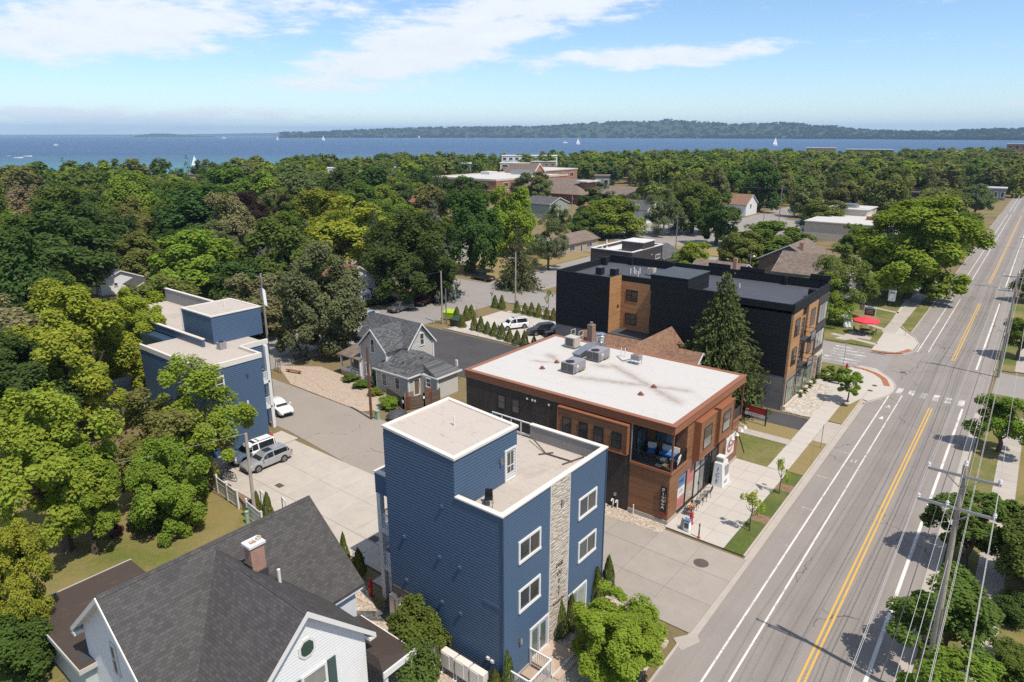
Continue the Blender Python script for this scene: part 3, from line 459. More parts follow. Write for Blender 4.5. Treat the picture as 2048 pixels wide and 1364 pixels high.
lawn('lawn', [(-22.5, 67.75), (-16.95, 67.75), (-16.6, 70.75), (-24, 70.75)], 'lawn_dry'); lawn('lawn', [(-19.7, 60.25), (-16.85, 60.25), (-16.95, 66.25), (-22, 66.25), (-19.8, 62)], 'verge')
lawn('lawn', [(-66, -12), (-40, -12), (-40, 25.6), (-66, 25.6)], 'yard', 0.02); lawn('lawn', [(-24.5, 107.8), (-17.4, 107.8), (-17.3, 152), (-60, 152), (-60, 107.8)], 'verge', 0.1)
lawn('lawn', [(-25, 91.2), (-19.0, 91.6), (-18.8, 96.0), (-25, 96.0)], 'verge', 0.1); lawn('grass_island', [(-61, 168.5), (-84, 168.5), (-84, 178), (-66, 184), (-58, 178)], 'lawn_dry', 0.08); lawn('lawn', [(-92.5, 110), (-92.5, 152), (-120, 152), (-104, 110)], 'lawn_dry', 0.06)
lawn('gravel_drive', [(-71.5, 45.9), (-57.5, 45.6), (-55.5, 48.6), (-58.5, 50.6), (-66.5, 51.8), (-74, 52.4), (-79, 49)], 'gravel_drive', 0.03); lawn('gravel_bed', [(-27.0, 43.3), (-19.8, 44.0), (-19.9, 45.3), (-42, 45.25), (-42, 44.6)], 'gravel', 0.06)
lawn('gravel_yard', [(-32.2, 20.6), (-18.5, 20.6), (-14.0, 14), (-14.0, 33.4), (-16.2, 34.7), (-19.6, 34.9), (-19.6, 24.0), (-30.0, 24.0), (-33.4, 25.6)], 'gravel', 0.07); lawn('gravel_yard', [(-33.0, 22.0), (-30.2, 24.2), (-31.0, 26.3), (-28.6, 26.3), (-28.6, 24.05), (-32, 22)], 'dark_rock', 0.074)
lawn('weed_verge', [(-16.6, 15), (-14.05, 15), (-13.95, 33.2), (-15.4, 34.6), (-16.5, 30)], 'weeds', 0.08)
lawn('rock_bed', [(-20.3, 75.0), (-16.9, 75.0), (-17.0, 86.6), (-20.3, 86.6)], 'rock_bed', 0.1); lawn('rock_bed', [(-20.3, 88.7), (-16.9, 88.7), (-19.0, 91.5), (-24, 91.1), (-20.3, 90.5)], 'rock_bed', 0.1); lawn('rock_bed', [(-73.4, 76.2), (-52, 76.2), (-52, 78.3), (-73.4, 78.3)], 'rock_bed', 0.1); lawn('rock_bed', [(-73, 90.85), (-52, 90.85), (-52, 91.7), (-73, 91.7)], 'rock_bed', 0.08)
kerb([(-74, 76.1), (-50, 76.0)], 0.18, 0.2, 'kerb')
lawn('flower_bed', [(-61, 25.7), (-47, 25.7), (-47, 27.0), (-61, 27.0)], 'mulch', 0.06)
lawn('wood_floor', [(-140, -60), (-92.5, -60), (-92.5, 44), (-140, 44)], 'ground', 0.0)
lawn('bistro_paving', PG([(1668, 676), (1684, 672), (1708, 660), (1732, 668), (1744, 674), (1740, 680), (1716, 676), (1690, 680)], 0.1), 'concrete', 0.112)
for a, b in (((1664, 668), (1752, 690)),): 
 p, q = G(*a), G(*b); kerb([p, q], 1.1, 0.115, 'garden_path')
for a, b in (((1738, 650), (1780, 664)), ((1728, 612), (1802, 628))): p, q = G(*a), G(*b); kerb([p, q], 1.0, 0.115, 'garden_path')
def grate(u, v, label, sx=0.75, sy=0.5):
 x, y = G(u, v); m = MB()
 for k in range(6): m.box(x-sx/2, x+sx/2, y-sy/2+k*sy/6+0.01, y-sy/2+(k+1)*sy/6-0.02, 0.05, 0.062)
 m.box(x-sx/2-0.03, x+sx/2+0.03, y-sy/2-0.03, y+sy/2+0.03, 0.045, 0.055); tag(m.build('drain_grate', 'iron'), label, 'drain')
grate(559, 972, 'rusty drain grate in the sunlit middle of the parking pavement'); grate(750, 1079, 'dark drain grate in the shade beneath the blue balconies', 0.8, 0.6)
# ------------------------------------------------------------------ building kit
class Fac:                       # a vertical facade: horizontal coordinate a along it, z up, n outward
 def __init__(s, face, plane): s.face = face; s.p = plane
 def pt(s, a, z, n):
  f, p = s.face, s.p
  return {'-y': (a, p-n, z), '+y': (a, p+n, z), '+x': (p+n, a, z), '-x': (p-n, a, z)}[f]
 def box(s, m, a0, a1, z0, z1, n0, n1):
  p = s.pt(a0, z0, n0); q = s.pt(a1, z1, n1); m.box(p[0], q[0], p[1], q[1], z0, z1); return m
def window(par, F, a0, a1, z0, z1, kind='hung', frame='white', pane='glass', t=0.09, proud=0.075, nx=1, ny=1, name='window', base=0.0, sill=True, bar=0.05):
 m = MB(); b = base
 F.box(m, a0, a1, z1-t, z1, b, b+proud); F.box(m, a0, a1, z0, z0+t, b, b+proud+(0.03 if sill else 0)); F.box(m, a0, a0+t, z0+t, z1-t, b, b+proud); F.box(m, a1-t, a1, z0+t, z1-t, b, b+proud)
 if kind == 'hung': nx, ny = 1, 2
 if kind == 'slide': nx, ny = 2, 1
 w = (a1-a0-2*t); h = (z1-z0-2*t)
 for i in range(1, nx): F.box(m, a0+t+w*i/nx-bar/2, a0+t+w*i/nx+bar/2, z0+t, z1-t, b+0.01, b+proud-0.012)
 for j in range(1, ny): F.box(m, a0+t, a1-t, z0+t+h*j/ny-bar/2, z0+t+h*j/ny+bar/2, b+0.012, b+proud-0.015)
 o = m.build(name, frame, par)
 for i in range(nx):
  for j in range(ny):
   d = 0.028+0.004*((i+j) % 2)
   q = MB(); F.box(q, a0+t+w*i/nx, a0+t+w*(i+1)/nx, z0+t+h*j/ny, z0+t+h*(j+1)/ny, b, b+d); q.build('pane', pane if not isinstance(pane, (list, tuple)) else pane[(i+j) % len(pane)], o)
 return o
def lap(F, a0, a1, z0, z1, pitch=0.19, d=0.032, m=None, holes=()):
 m = m or MB(); n = max(1, round((z1-z0)/pitch)); h = (z1-z0)/n
 for k in range(n):
  za, zb = z0+k*h, z0+(k+1)*h; segs = [(a0, a1)]
  for (h0, h1, hz0, hz1) in holes:
   if za < hz1-0.01 and zb > hz0+0.01:
    ns = []
    for s0, s1 in segs:
     if h0 > s0: ns.append((s0, min(s1, h0)))
     if h1 < s1: ns.append((max(s0, h1), s1))
    segs = [q for q in ns if q[1]-q[0] > 0.01]
  for s0, s1 in segs:
   p = [F.pt(s0, za, d), F.pt(s1, za, d), F.pt(s1, zb, 0.0), F.pt(s0, zb, 0.0)]; l = [F.pt(s0, za, -0.002), F.pt(s1, za, -0.002), F.pt(s1, za, d), F.pt(s0, za, d)]
   if F.face in ('-y', '+x'): m.poly(*p); m.poly(*l)
   else: m.poly(*p[::-1]); m.poly(*l[::-1])
 return m
def gable_roof(x0, x1, y0, y1, ze, zr, axis, over=0.3, th=0.14, m=None):   # two slabs meeting at the ridge
 m = m or MB()
 if axis == 'y':
  xm = (x0+x1)/2; k = (zr-ze)/((x1-x0)/2)
  for sx, xe in ((-1, x0-over), (1, x1+over)):
   z = ze-k*over; p = [(xe, z), (xm, zr), (xm, zr+th), (xe, z+th)]
   m.sweep([(q[0], 0, q[1]) for q in (p if sx > 0 else p[::-1])], (0, y0-over, 0), (0, y1+over, 0))
 else:
  ym = (y0+y1)/2; k = (zr-ze)/((y1-y0)/2)
  for sy, yv in ((-1, y0-over), (1, y1+over)):
   z = ze-k*over; p = [(yv, z), (ym, zr), (ym, zr+th), (yv, z+th)]
   m.sweep([(0, q[0], q[1]) for q in (p if sy < 0 else p[::-1])], (x0-over, 0, 0), (x1+over, 0, 0))
 return m
def hip_roof(x0, x1, y0, y1, ze, zr, over=0.35, th=0.12):
 m = MB(); x0 -= over; x1 += over; y0 -= over; y1 += over; w = min(x1-x0, y1-y0)/2
 if x1-x0 >= y1-y0: a, b = (x0+w, (y0+y1)/2, zr), (x1-w-0.01, (y0+y1)/2, zr)
 else: a, b = ((x0+x1)/2, y0+w, zr), ((x0+x1)/2, y1-w-0.01, zr)
 c = [(x0, y0, ze), (x1, y0, ze), (x1, y1, ze), (x0, y1, ze)]
 if x1-x0 >= y1-y0: m.poly(c[0], c[1], b, a); m.poly(c[1], c[2], b); m.poly(c[2], c[3], a, b); m.poly(c[3], c[0], a)
 else: m.poly(c[0], c[1], a); m.poly(c[1], c[2], b, a); m.poly(c[2], c[3], b); m.poly(c[3], c[0], a, b)
 m.box(x0, x1, y0, y1, ze-th, ze-0.004); return m
def gable_wall(x0, x1, y0, y1, z0, ze, zr, axis, m=None):
 m = m or MB()
 if axis == 'y': xm = (x0+x1)/2; m.sweep([(x0, 0, z0), (x1, 0, z0), (x1, 0, ze), (xm, 0, zr), (x0, 0, ze)], (0, y0, 0), (0, y1, 0))
 else: ym = (y0+y1)/2; m.sweep([(0, y0, z0), (0, y0, ze), (0, ym, zr), (0, y1, ze), (0, y1, z0)], (x0, 0, 0), (x1, 0, 0))
 return m
def house(name, label, cat, x0, x1, y0, y1, ze, zr, axis, wall, roof, wins=(), group=None, chimney=None, over=0.35, trim='white', hip=False):
 t = thing(name, label, cat, ((x0+x1)/2, (y0+y1)/2, 0), group=group)
 (gable_wall(x0, x1, y0, y1, -0.03, ze, zr, axis) if not hip else BOX(x0, x1, y0, y1, -0.03, ze-0.13)).build('wall', wall, t)
 r = (hip_roof(x0, x1, y0, y1, ze, zr, over) if hip else gable_roof(x0, x1, y0, y1, ze, zr, axis, over)).build('roof', roof, t)
 if chimney: cx, cy, cz, cw = chimney; BOX(cx-cw, cx+cw, cy-cw, cy+cw, ze, cz).build('chimney', 'brick_red', r)
 if not hip:                                                        # barge boards on the gable ends
  m = MB(); k = 0.08
  if axis == 'y':
   xm = (x0+x1)/2; dz = (zr-ze)/((x1-x0)/2)*over
   for yy in (y0-over-0.03, y1+over-0.02):
    for s, xe in ((-1, x0-over), (1, x1+over)): m.sweep([(xe, yy, ze-dz-0.1), (xm, yy, zr-0.1), (xm, yy, zr+0.13), (xe, yy, ze-dz+0.13)][::1 if s > 0 else -1], (0, 0, 0), (0, 0.05, 0))
  else:
   ym = (y0+y1)/2; dz = (zr-ze)/((y1-y0)/2)*over
   for xx in (x0-over-0.03, x1+over-0.02):
    for s, ye in ((-1, y0-over), (1, y1+over)): m.sweep([(xx, ye, ze-dz-0.1), (xx, ym, zr-0.1), (xx, ym, zr+0.13), (xx, ye, ze-dz+0.13)][::1 if s < 0 else -1], (0, 0, 0), (0.05, 0, 0))
  m.build('barge_board', trim, t)
 for w in wins:
  face, a0, a1, z0, z1 = w[:5]; k = w[5] if len(w) > 5 else 'hung'
  F = Fac(face, {'-y': y0, '+y': y1, '+x': x1, '-x': x0}[face])
  if k == 'door': window(t, F, a0, a1, z0, z1, 'single', trim, 'glass_dark', 0.12, name='door', sill=False)
  elif k == 'garage': window(t, F, a0, a1, z0, z1, 'grid', trim, 'white', 0.1, name='garage_door', nx=1, ny=4)
  else: window(t, F, a0, a1, z0, z1, k, trim, 'glass', 0.1)
 return t
def text(name, s, size, mt, loc, rot, parent=None, ext=0.01, spacing=1.0, align='CENTER', label=None):
 cu = bpy.data.curves.new(name, 'FONT'); cu.body = s; cu.size = size; cu.extrude = ext; cu.align_x = align; cu.align_y = 'CENTER'; cu.space_character = spacing; cu.resolution_u = 2
 o = bpy.data.objects.new(name, cu); C.objects.link(o); o.rotation_euler = rot; bpy.context.view_layer.update()
 dg = bpy.context.evaluated_depsgraph_get(); me = bpy.data.meshes.new_from_object(o.evaluated_get(dg)); bpy.data.objects.remove(o)
 me.materials.clear(); me.materials.append(M(mt)); o = bpy.data.objects.new(name, me); link(o, parent); off = WOFF.get(parent.name, Vector((0, 0, 0))) if parent else Vector((0, 0, 0))
 o.location = Vector(loc)-off; o.rotation_euler = rot; WOFF[o.name] = off
 if label: o['label'] = label
 return o
RX = (R(90), 0, R(90)); RY = (R(90), 0, 0)        # lettering on a +X wall and on a -Y wall
# ------------------------------------------------------------------ blue apartment building by the street
def blue_a():
 x0, x1, y0, y1, zp, zd = -28.5, -19.55, 24.0, 34.5, 11.16, 10.1
 t = thing('apartment_building', 'blue clapboard apartment building with a pale stone strip beside the street', 'apartment building', ((x0+x1)/2, (y0+y1)/2, 0))
 BOX(x0+0.04, x1-0.04, y0+0.04, y1-0.04, 0.0, zd-0.12).build('core', 'blue_trim', t); BOX(x0-0.02, x1+0.03, y0-0.03, y1+0.03, -0.03, 0.32).build('foundation', 'foundation', t)
 FX, FY, FB, FW = Fac('+x', x1-0.03), Fac('-y', y0+0.03), Fac('+y', y1-0.03), Fac('-x', x0+0.03)
 stone = (28.35, 30.25)
 wl = [(25.35, 27.4, 7.55, 8.95), (25.37, 27.42, 4.35, 5.85), (31.3, 33.4, 7.4, 8.85), (31.4, 33.5, 4.3, 5.8)]
 dr = [(26.45, 28.32, 0.35, 2.62), (30.46, 32.55, 0.35, 2.5)]
 s = lap(FX, y0, stone[0], 0.3, zp-0.06); lap(FX, stone[1], y1, 0.3, zp-0.06, m=s); s.build('siding', 'blue_siding', t, kind='stuff')
 s = lap(FY, -22.9, x1, 0.3, zp-0.06, d=0.032); lap(FY, x0, -22.9, 0.3, 13.4, d=0.032, m=s); s.build('siding', 'blue_siding', t, kind='stuff'); lap(FB, x0, x1, 0.3, zd).build('siding', 'blue_siding', t, kind='stuff'); lap(FW, y0, y1, 0.3, zp-0.06).build('siding', 'blue_siding', t, kind='stuff')
 for a, b in ((x1-0.05, y0-0.035), ): BOX(a, a+0.1, b, b+0.1, 0.3, zp-0.05).build('corner_board', 'blue_trim', t)
 BOX(x1-0.05, x1+0.035, y1-0.06, y1+0.03, 0.3, zp-0.05).build('corner_board', 'blue_trim', t)
 # stone strip with lettering
 m = MB(); FX.box(m, stone[0], stone[1], 0.3, zp-0.05, 0.0, 0.07); st = m.build('stone_strip', 'stone_veneer', t)
 m = MB(); FX.box(m, stone[0]-0.05, stone[0], 0.3, zp-0.05, 0.0, 0.085); FX.box(m, stone[1], stone[1]+0.05, 0.3, zp-0.05, 0.0, 0.085); m.build('trim_strip', 'white', t)
 X = x1+0.055
 text('lettering', 'ONE', 0.36, 'iron', (X, 29.3, 5.45), RX, st, 0.02)
 for ch, z, sz in (('W', 4.85, 0.5), ('E', 4.3, 0.38), ('S', 3.85, 0.38), ('T', 3.42, 0.38)): text('lettering', ch, sz, 'iron', (X, 29.3, z), RX, st, 0.02)
 text('lettering', 'ELEVENTH', 0.24, 'iron', (X, 29.3, 2.88), RX, st, 0.02, 1.05)
 for w in wl: window(t, FX, *w, 'slide', 'white', 'glass', 0.14, 0.09)
 for d in dr:                                                       # pairs of glazed doors
  o = window(t, FX, *d, 'grid', 'white', 'door_grey', 0.13, 0.09, 2, 1, name='double_door', sill=False)
  mid = (d[0]+d[1])/2
  for a0, a1 in ((d[0]+0.3, mid-0.17), (mid+0.17, d[1]-0.3)):
   m = MB(); FX.box(m, a0, a1, d[2]+0.3, d[3]-0.32, 0.03, 0.052); m.build('door_glass', 'glass_green', o)
  m = MB(); FX.box(m, mid+0.06, mid+0.1, d[2]+0.95, d[2]+1.1, 0.03, 0.1); m.build('door_handle', 'steel', o)
 # parapet, coping, roof deck
 m = MB().box(x0+0.2, x1-0.2, y0+0.2, y1-0.2, zd-0.13, zd); m.build('roof_deck', 'roof_tan', t)
 m = MB().box(x1-0.24, x1-0.04, y0+0.05, y1-0.05, zd-0.1, zp-0.02).box(-25.43, x1-0.245, y1-0.24, y1-0.035, zd-0.1, zp-0.02).box(-22.9, x1-0.245, y0+0.05, y0+0.24, zd-0.1, zp-0.02); m.build('parapet', 'parapet_grey', t)
 m = MB().box(x1-0.28, x1+0.06, y0-0.05, y1+0.06, zp-0.07, zp+0.015).box(-25.45, x1-0.281, y1-0.28, y1+0.06, zp-0.07, zp+0.015).box(-22.86, x1-0.281, y0-0.05, y0+0.28, zp-0.07, zp+0.015); m.build('coping', 'coping', t)
 r = MB().beam((-25.43, y1-0.1, zp-0.03), (-28.9, y1-0.1, zp-0.03), 0.08, 0.07).beam((-25.43, y1-0.1, zd+0.12), (-28.9, y1-0.1, zd+0.12), 0.07, 0.16)
 rail = r.build('railing', 'white', t)
 for k in range(5): BOX(-25.5-k*0.85, -25.43-k*0.85, y1-0.14, y1-0.07, zd, zp-0.02).build('post', 'white', rail)
 pic = MB()
 for k in range(26): pic.box(-25.6-k*0.127, -25.575-k*0.127, y1-0.115, y1-0.09, zd+0.2, zp-0.06)
 pic.build('picket', 'black_metal', rail, kind='stuff')
 # stair tower, its roof falls a little towards the street
 tx0, tx1, ty0, ty1 = x0+0.02, -22.9, y0+0.03, 29.55
 def tz(x): return 13.42+(tx1-x)/(tx1-tx0)*0.40
 m = MB(); m.hexa([(tx0, ty0+0.03, zd), (tx1-0.04, ty0+0.03, zd), (tx1-0.04, ty1-0.03, zd), (tx0, ty1-0.03, zd), (tx0, ty0+0.03, tz(tx0)-0.1), (tx1-0.04, ty0+0.03, tz(tx1)-0.1), (tx1-0.04, ty1-0.03, tz(tx1)-0.1), (tx0, ty1-0.03, tz(tx0)-0.1)]); tw = m.build('stair_tower', 'blue_trim', t)
 FT = Fac('+x', tx1-0.03); lap(FT, ty0, ty1, zd, tz(tx1)-0.08).build('siding', 'blue_siding', tw, kind='stuff')
 m = MB().poly((tx0, ty0-0.005, 13.4), (tx1, ty0-0.005, 13.4), (tx1, ty0-0.005, tz(tx1)-0.05), (tx0, ty0-0.005, tz(tx0)-0.05)); m.build('frieze', 'blue_siding', tw)
 m = MB(); e = 0.07
 def rim(xa, xb, ya, yb, dz0, dz1): m.hexa([(xa, ya, tz(xa)+dz0), (xb, ya, tz(xb)+dz0), (xb, yb, tz(xb)+dz0), (xa, yb, tz(xa)+dz0), (xa, ya, tz(xa)+dz1), (xb, ya, tz(xb)+dz1), (xb, yb, tz(xb)+dz1), (xa, yb, tz(xa)+dz1)])
 rim(tx0-e, tx1+e, ty0-e, ty0+0.2, -0.12, 0.02); rim(tx0-e, tx1+e, ty1-0.2, ty1+e, -0.12, 0.02); rim(tx0-e, tx0+0.2, ty0+0.201, ty1-0.201, -0.12, 0.02); rim(tx1-0.2, tx1+e, ty0+0.201, ty1-0.201, -0.12, 0.02); m.build('coping', 'coping', tw)
 m = MB(); rim(tx0+0.1, tx1-0.1, ty0+0.1, ty1-0.1, -0.12, -0.06); m.build('roof', 'roof_tan', tw)
 MB().cyl((-25.6, 27.0, tz(-25.6)-0.06), (-25.6, 27.0, tz(-25.6)+0.55), 0.055, n=8).build('vent_pipe', 'white', tw)
 d = window(tw, FT, 28.35, 29.45, zd+0.02, 12.2, 'single', 'white', 'white', 0.11, 0.09, name='door', sill=False)
 m = MB(); FT.box(m, 28.62, 29.18, zd+0.55, 11.95, 0.03, 0.05); m.build('door_glass', 'glass', d); m = MB(); FT.box(m, 28.6, 29.2, 11.05, 11.11, 0.03, 0.06); FT.box(m, 28.88, 28.92, zd+0.55, 11.95, 0.03, 0.058); m.build('muntin', 'white', d)
 def lantern(F, a, z, par):
  m = MB(); F.box(m, a-0.08, a+0.08, z-0.14, z+0.14, 0.02, 0.06); p = F.pt(a, z, 0.16); m.cyl((p[0], p[1], z-0.2), (p[0], p[1], z+0.18), 0.075, n=8); m.build('wall_lamp', 'steel', par)
 lantern(FX, 29.4, 9.6, t); lantern(FX, 25.5, 2.55, t); lantern(FX, 33.85, 2.2, t); lantern(FT, 27.95, 11.75, tw)
 # vents on the shaded side
 for a, z in ((-23.84, 10.2), (-27.06, 7.0), (-24.15, 6.82), (-22.6, 6.8), (-27.04, 3.98), (-24.07, 3.83), (-22.63, 3.73), (-20.6, 1.75), (-20.3, 1.7)):
  m = MB(); FY.box(m, a-0.11, a+0.11, z-0.09, z+0.11, 0.0, 0.05); FY.box(m, a-0.09, a+0.09, z-0.05, z+0.1, 0.05, 0.14); m.build('wall_vent', 'unit_white' if z < 2 else 'blue_siding', t)
 m = MB(); FY.box(m, -20.9, x1, 5.38, 5.56, 0.0, 0.06); m.build('belt_board', 'blue_siding', t)
 # utility board and meters
 m = MB(); FY.box(m, -28.35, -26.4, 0.3, 3.1, 0.0, 0.07); bd = m.build('backing_board', 'fence_weathered', t)
 for a0, a1, z0, z1, n1 in ((-28.45, -28.0, 1.0, 2.5, 0.35), (-27.62, -27.28, 0.9, 2.55, 0.28)):
  m = MB(); FY.box(m, a0, a1, z0, z1, 0.02, n1); m.build('meter_cabinet', 'galv', t)
 m = MB(); FY.box(m, -27.97, -27.65, 0.9, 2.3, 0.02, 0.3); cb = m.build('meter_cabinet', 'galv', t)
 for k in range(5):
  z = 1.05+k*0.27; p = FY.pt(-27.45, z, 0.28); MB().cyl(p, (p[0], p[1]-0.13, z), 0.1, n=10).build('meter', 'unit_white', t)
 for a, z, w in ((-27.05, 2.35, 0.2), (-26.75, 2.3, 0.2), (-26.9, 1.75, 0.22)):
  m = MB(); FY.box(m, a-w/2, a+w/2, z-0.2, z+0.2, 0.07, 0.24); m.build('utility_box', 'unit_white', t)
 m = MB(); m.tube([FY.pt(-26.4, 1.95, 0.1), FY.pt(-25.8, 1.95, 0.2), FY.pt(-25.8, 1.1, 0.25)], 0.025).tube([FY.pt(-26.0, 2.05, 0.06), FY.pt(-25.15, 2.05, 0.2), FY.pt(-25.15, 1.0, 0.25)], 0.025); gp = m.build('gas_pipe', 'galv', t)
 for a in (-25.85, -25.2): MB().lathe([(0.12, 0), (0.22, 0.1), (0.22, 0.35), (0.1, 0.5)], (a, y0-0.35, 0.75), 10).build('gas_meter', 'galv', gp)
 # balconies at the rear corner with white posts
 bx0 = -31.0; F2 = Fac('-y', 25.25)
 m = MB().box(bx0, x0-0.03, 25.25, 26.6, 8.1, 9.55); bl = m.build('balcony_block', 'blue_trim', t); lap(F2, bx0, x0, 8.1, 9.5, d=0.032).build('siding', 'blue_siding', bl, kind='stuff'); MB().box(bx0-0.06, x0-0.035, 25.18, 25.5, 9.5, 9.6).box(bx0-0.06, bx0+0.2, 25.501, 29.6, 9.5, 9.6).build('coping', 'coping', bl); BOX(bx0+0.21, x0-0.04, 25.51, 26.6, 9.545, 9.556).build('deck', 'parapet_grey', bl)
 m = MB().box(bx0-0.4, x0-0.03, 26.6, 33.6, 8.1, 10.75); b2 = m.build('balcony_block', 'blue_trim', t); lap(Fac('-y', 26.6), bx0-0.4, x0, 9.6, 10.7, d=0.032).build('siding', 'blue_siding', b2, kind='stuff'); MB().box(bx0-0.5, x0-0.035, 26.5, 26.8, 10.7, 10.8).box(bx0-0.5, bx0-0.2, 26.801, 33.7, 10.7, 10.8).build('coping', 'coping', b2); BOX(bx0-0.19, x0-0.04, 26.81, 33.6, 10.745, 10.757).build('roof', 'roof_tan', b2)
 for px in ((bx0+0.16, 25.45), (bx0-0.1, 33.4), (bx0+0.0, 29.6)): BOX(px[0]-0.17, px[0]+0.17, px[1]-0.17, px[1]+0.17, 0.0, 8.1).build('post', 'white', t)
 for z in (2.75, 5.55):
  m = MB().box(bx0+0.05, x0-0.035, 25.3, 33.5, z-0.32, z); bal = m.build('balcony', 'white', t)
  MB().beam((bx0+0.2, 25.4, z+1.0), (x0-0.04, 25.4, z+1.0), 0.06, 0.06).beam((bx0+0.12, 25.4, z+1.0), (bx0+0.12, 33.4, z+1.0), 0.06, 0.06).beam((bx0+0.2, 25.4, z+0.1), (x0-0.04, 25.4, z+0.1), 0.05, 0.05).build('handrail', 'white', bal)
  BOX(bx0+0.35, x0-0.06, 25.39, 25.41, z+0.14, z+0.95).build('glass_panel', 'glass_clear', bal); BOX(bx0+0.11, bx0+0.13, 25.6, 33.3, z+0.14, z+0.95).build('glass_panel', 'glass_clear', bal)
 for yy, zz in ((26.4, 7.0), (26.4, 4.2)): BOX(x0-0.12, x0-0.03, yy-0.1, yy+0.1, zz-0.12, zz+0.12).build('wall_lamp', 'white', t)
 # front porches
 for ya, yb, rail_ in ((26.4, 28.75, True), (30.4, 32.8, False)):
  po = BOX(x1+0.05, -17.9, ya, yb, 0.02, 0.36).build('porch', 'deck_wood', t)
  BOX(-17.9, -17.5, ya+0.1, yb-0.1, 0.02, 0.2).build('step', 'deck_wood', po)
  BOX(-17.89, -17.86, ya-0.02, yb+0.02, 0.2, 0.38).build('fascia', 'white', po)
  if rail_:
   m = MB()
   for p in ((x1+0.1, ya+0.04), (-18.0, ya+0.04), (-18.0, ya-2.0), (x1+0.1, ya-2.0)): m.box(p[0]-0.05, p[0]+0.05, p[1]-0.05, p[1]+0.05, 0.0, 1.4)
   m.beam((x1+0.1, ya+0.04, 1.36), (-18.0, ya+0.04, 1.36), 0.09, 0.07).beam((-18.0, ya+0.04, 1.36), (-18.0, ya-2.0, 1.3), 0.09, 0.07).beam((-18.0, ya-2.0, 1.3), (x1+0.1, ya-2.0, 1.3), 0.09, 0.07)
   for k in range(11): m.box(x1+0.2+k*0.13, x1+0.23+k*0.13, ya+0.02, ya+0.05, 0.45, 1.33); m.box(x1+0.2+k*0.13, x1+0.23+k*0.13, ya-2.01, ya-1.98, 0.1, 1.28)
   for k in range(14): m.box(-18.02, -17.99, ya-1.9+k*0.14, ya-1.87+k*0.14, 0.1, 1.3)
   m.build('railing', 'white', po, kind='stuff')
   BOX(x1+0.08, -18.1, ya-1.9, ya-0.05, -0.02, 0.1).build('stair_well', 'dark_grey', po); BOX(x1+0.1, -18.15, ya-0.9, ya-0.1, 0.1, 0.25).build('step', 'deck_wood', po)
blue_a()
def roof_things():
 z = 10.105
 def stack_chair(name, label, x, y, zz, rot, mt, cat='chair', metal='black_metal'):
  t = thing(name, label, cat, (x, y, zz), rot, world=False)
  s = MB().box(-0.23, 0.23, -0.22, 0.22, 0.43, 0.46); s.build('seat', mt, t)
  b = MB().hexa([(-0.23, 0.2, 0.46), (0.23, 0.2, 0.46), (0.23, 0.23, 0.46), (-0.23, 0.23, 0.46), (-0.2, 0.3, 0.88), (0.2, 0.3, 0.88), (0.2, 0.33, 0.88), (-0.2, 0.33, 0.88)]); b.build('backrest', mt, t)
  for sx in (-1, 1):
   for sy in (-1, 1): MB().cyl((0.21*sx, 0.19*sy, 0.44), (0.25*sx, 0.24*sy, 0), 0.014, n=6).build('leg', metal, t)
  return t
 stack_chair('plastic_chair', 'black plastic chair alone on the blue building roof deck', -22.0, 25.8, z, R(35), 'black_metal')
 t = thing('fallen_stand', 'dark metal stand lying flat on the blue building roof deck', 'stand', (-22.8, 33.0, z))
 MB().beam((-25.1, 33.95, z+0.35), (-23.2, 33.0, z+0.05), 0.06, 0.06).build('mast', 'iron', t); MB().beam((-23.2, 33.0, z+0.05), (-21.2, 33.1, z+0.05), 0.08, 0.07).build('base_bar', 'iron', t); MB().beam((-23.5, 32.6, z+0.05), (-22.9, 33.4, z+0.05), 0.07, 0.07).build('cross_bar', 'iron', t); MB().beam((-21.5, 32.4, z+0.05), (-21.0, 34.1, z+0.06), 0.07, 0.07).build('cross_bar', 'iron', t)
 return stack_chair
stack_chair = roof_things()
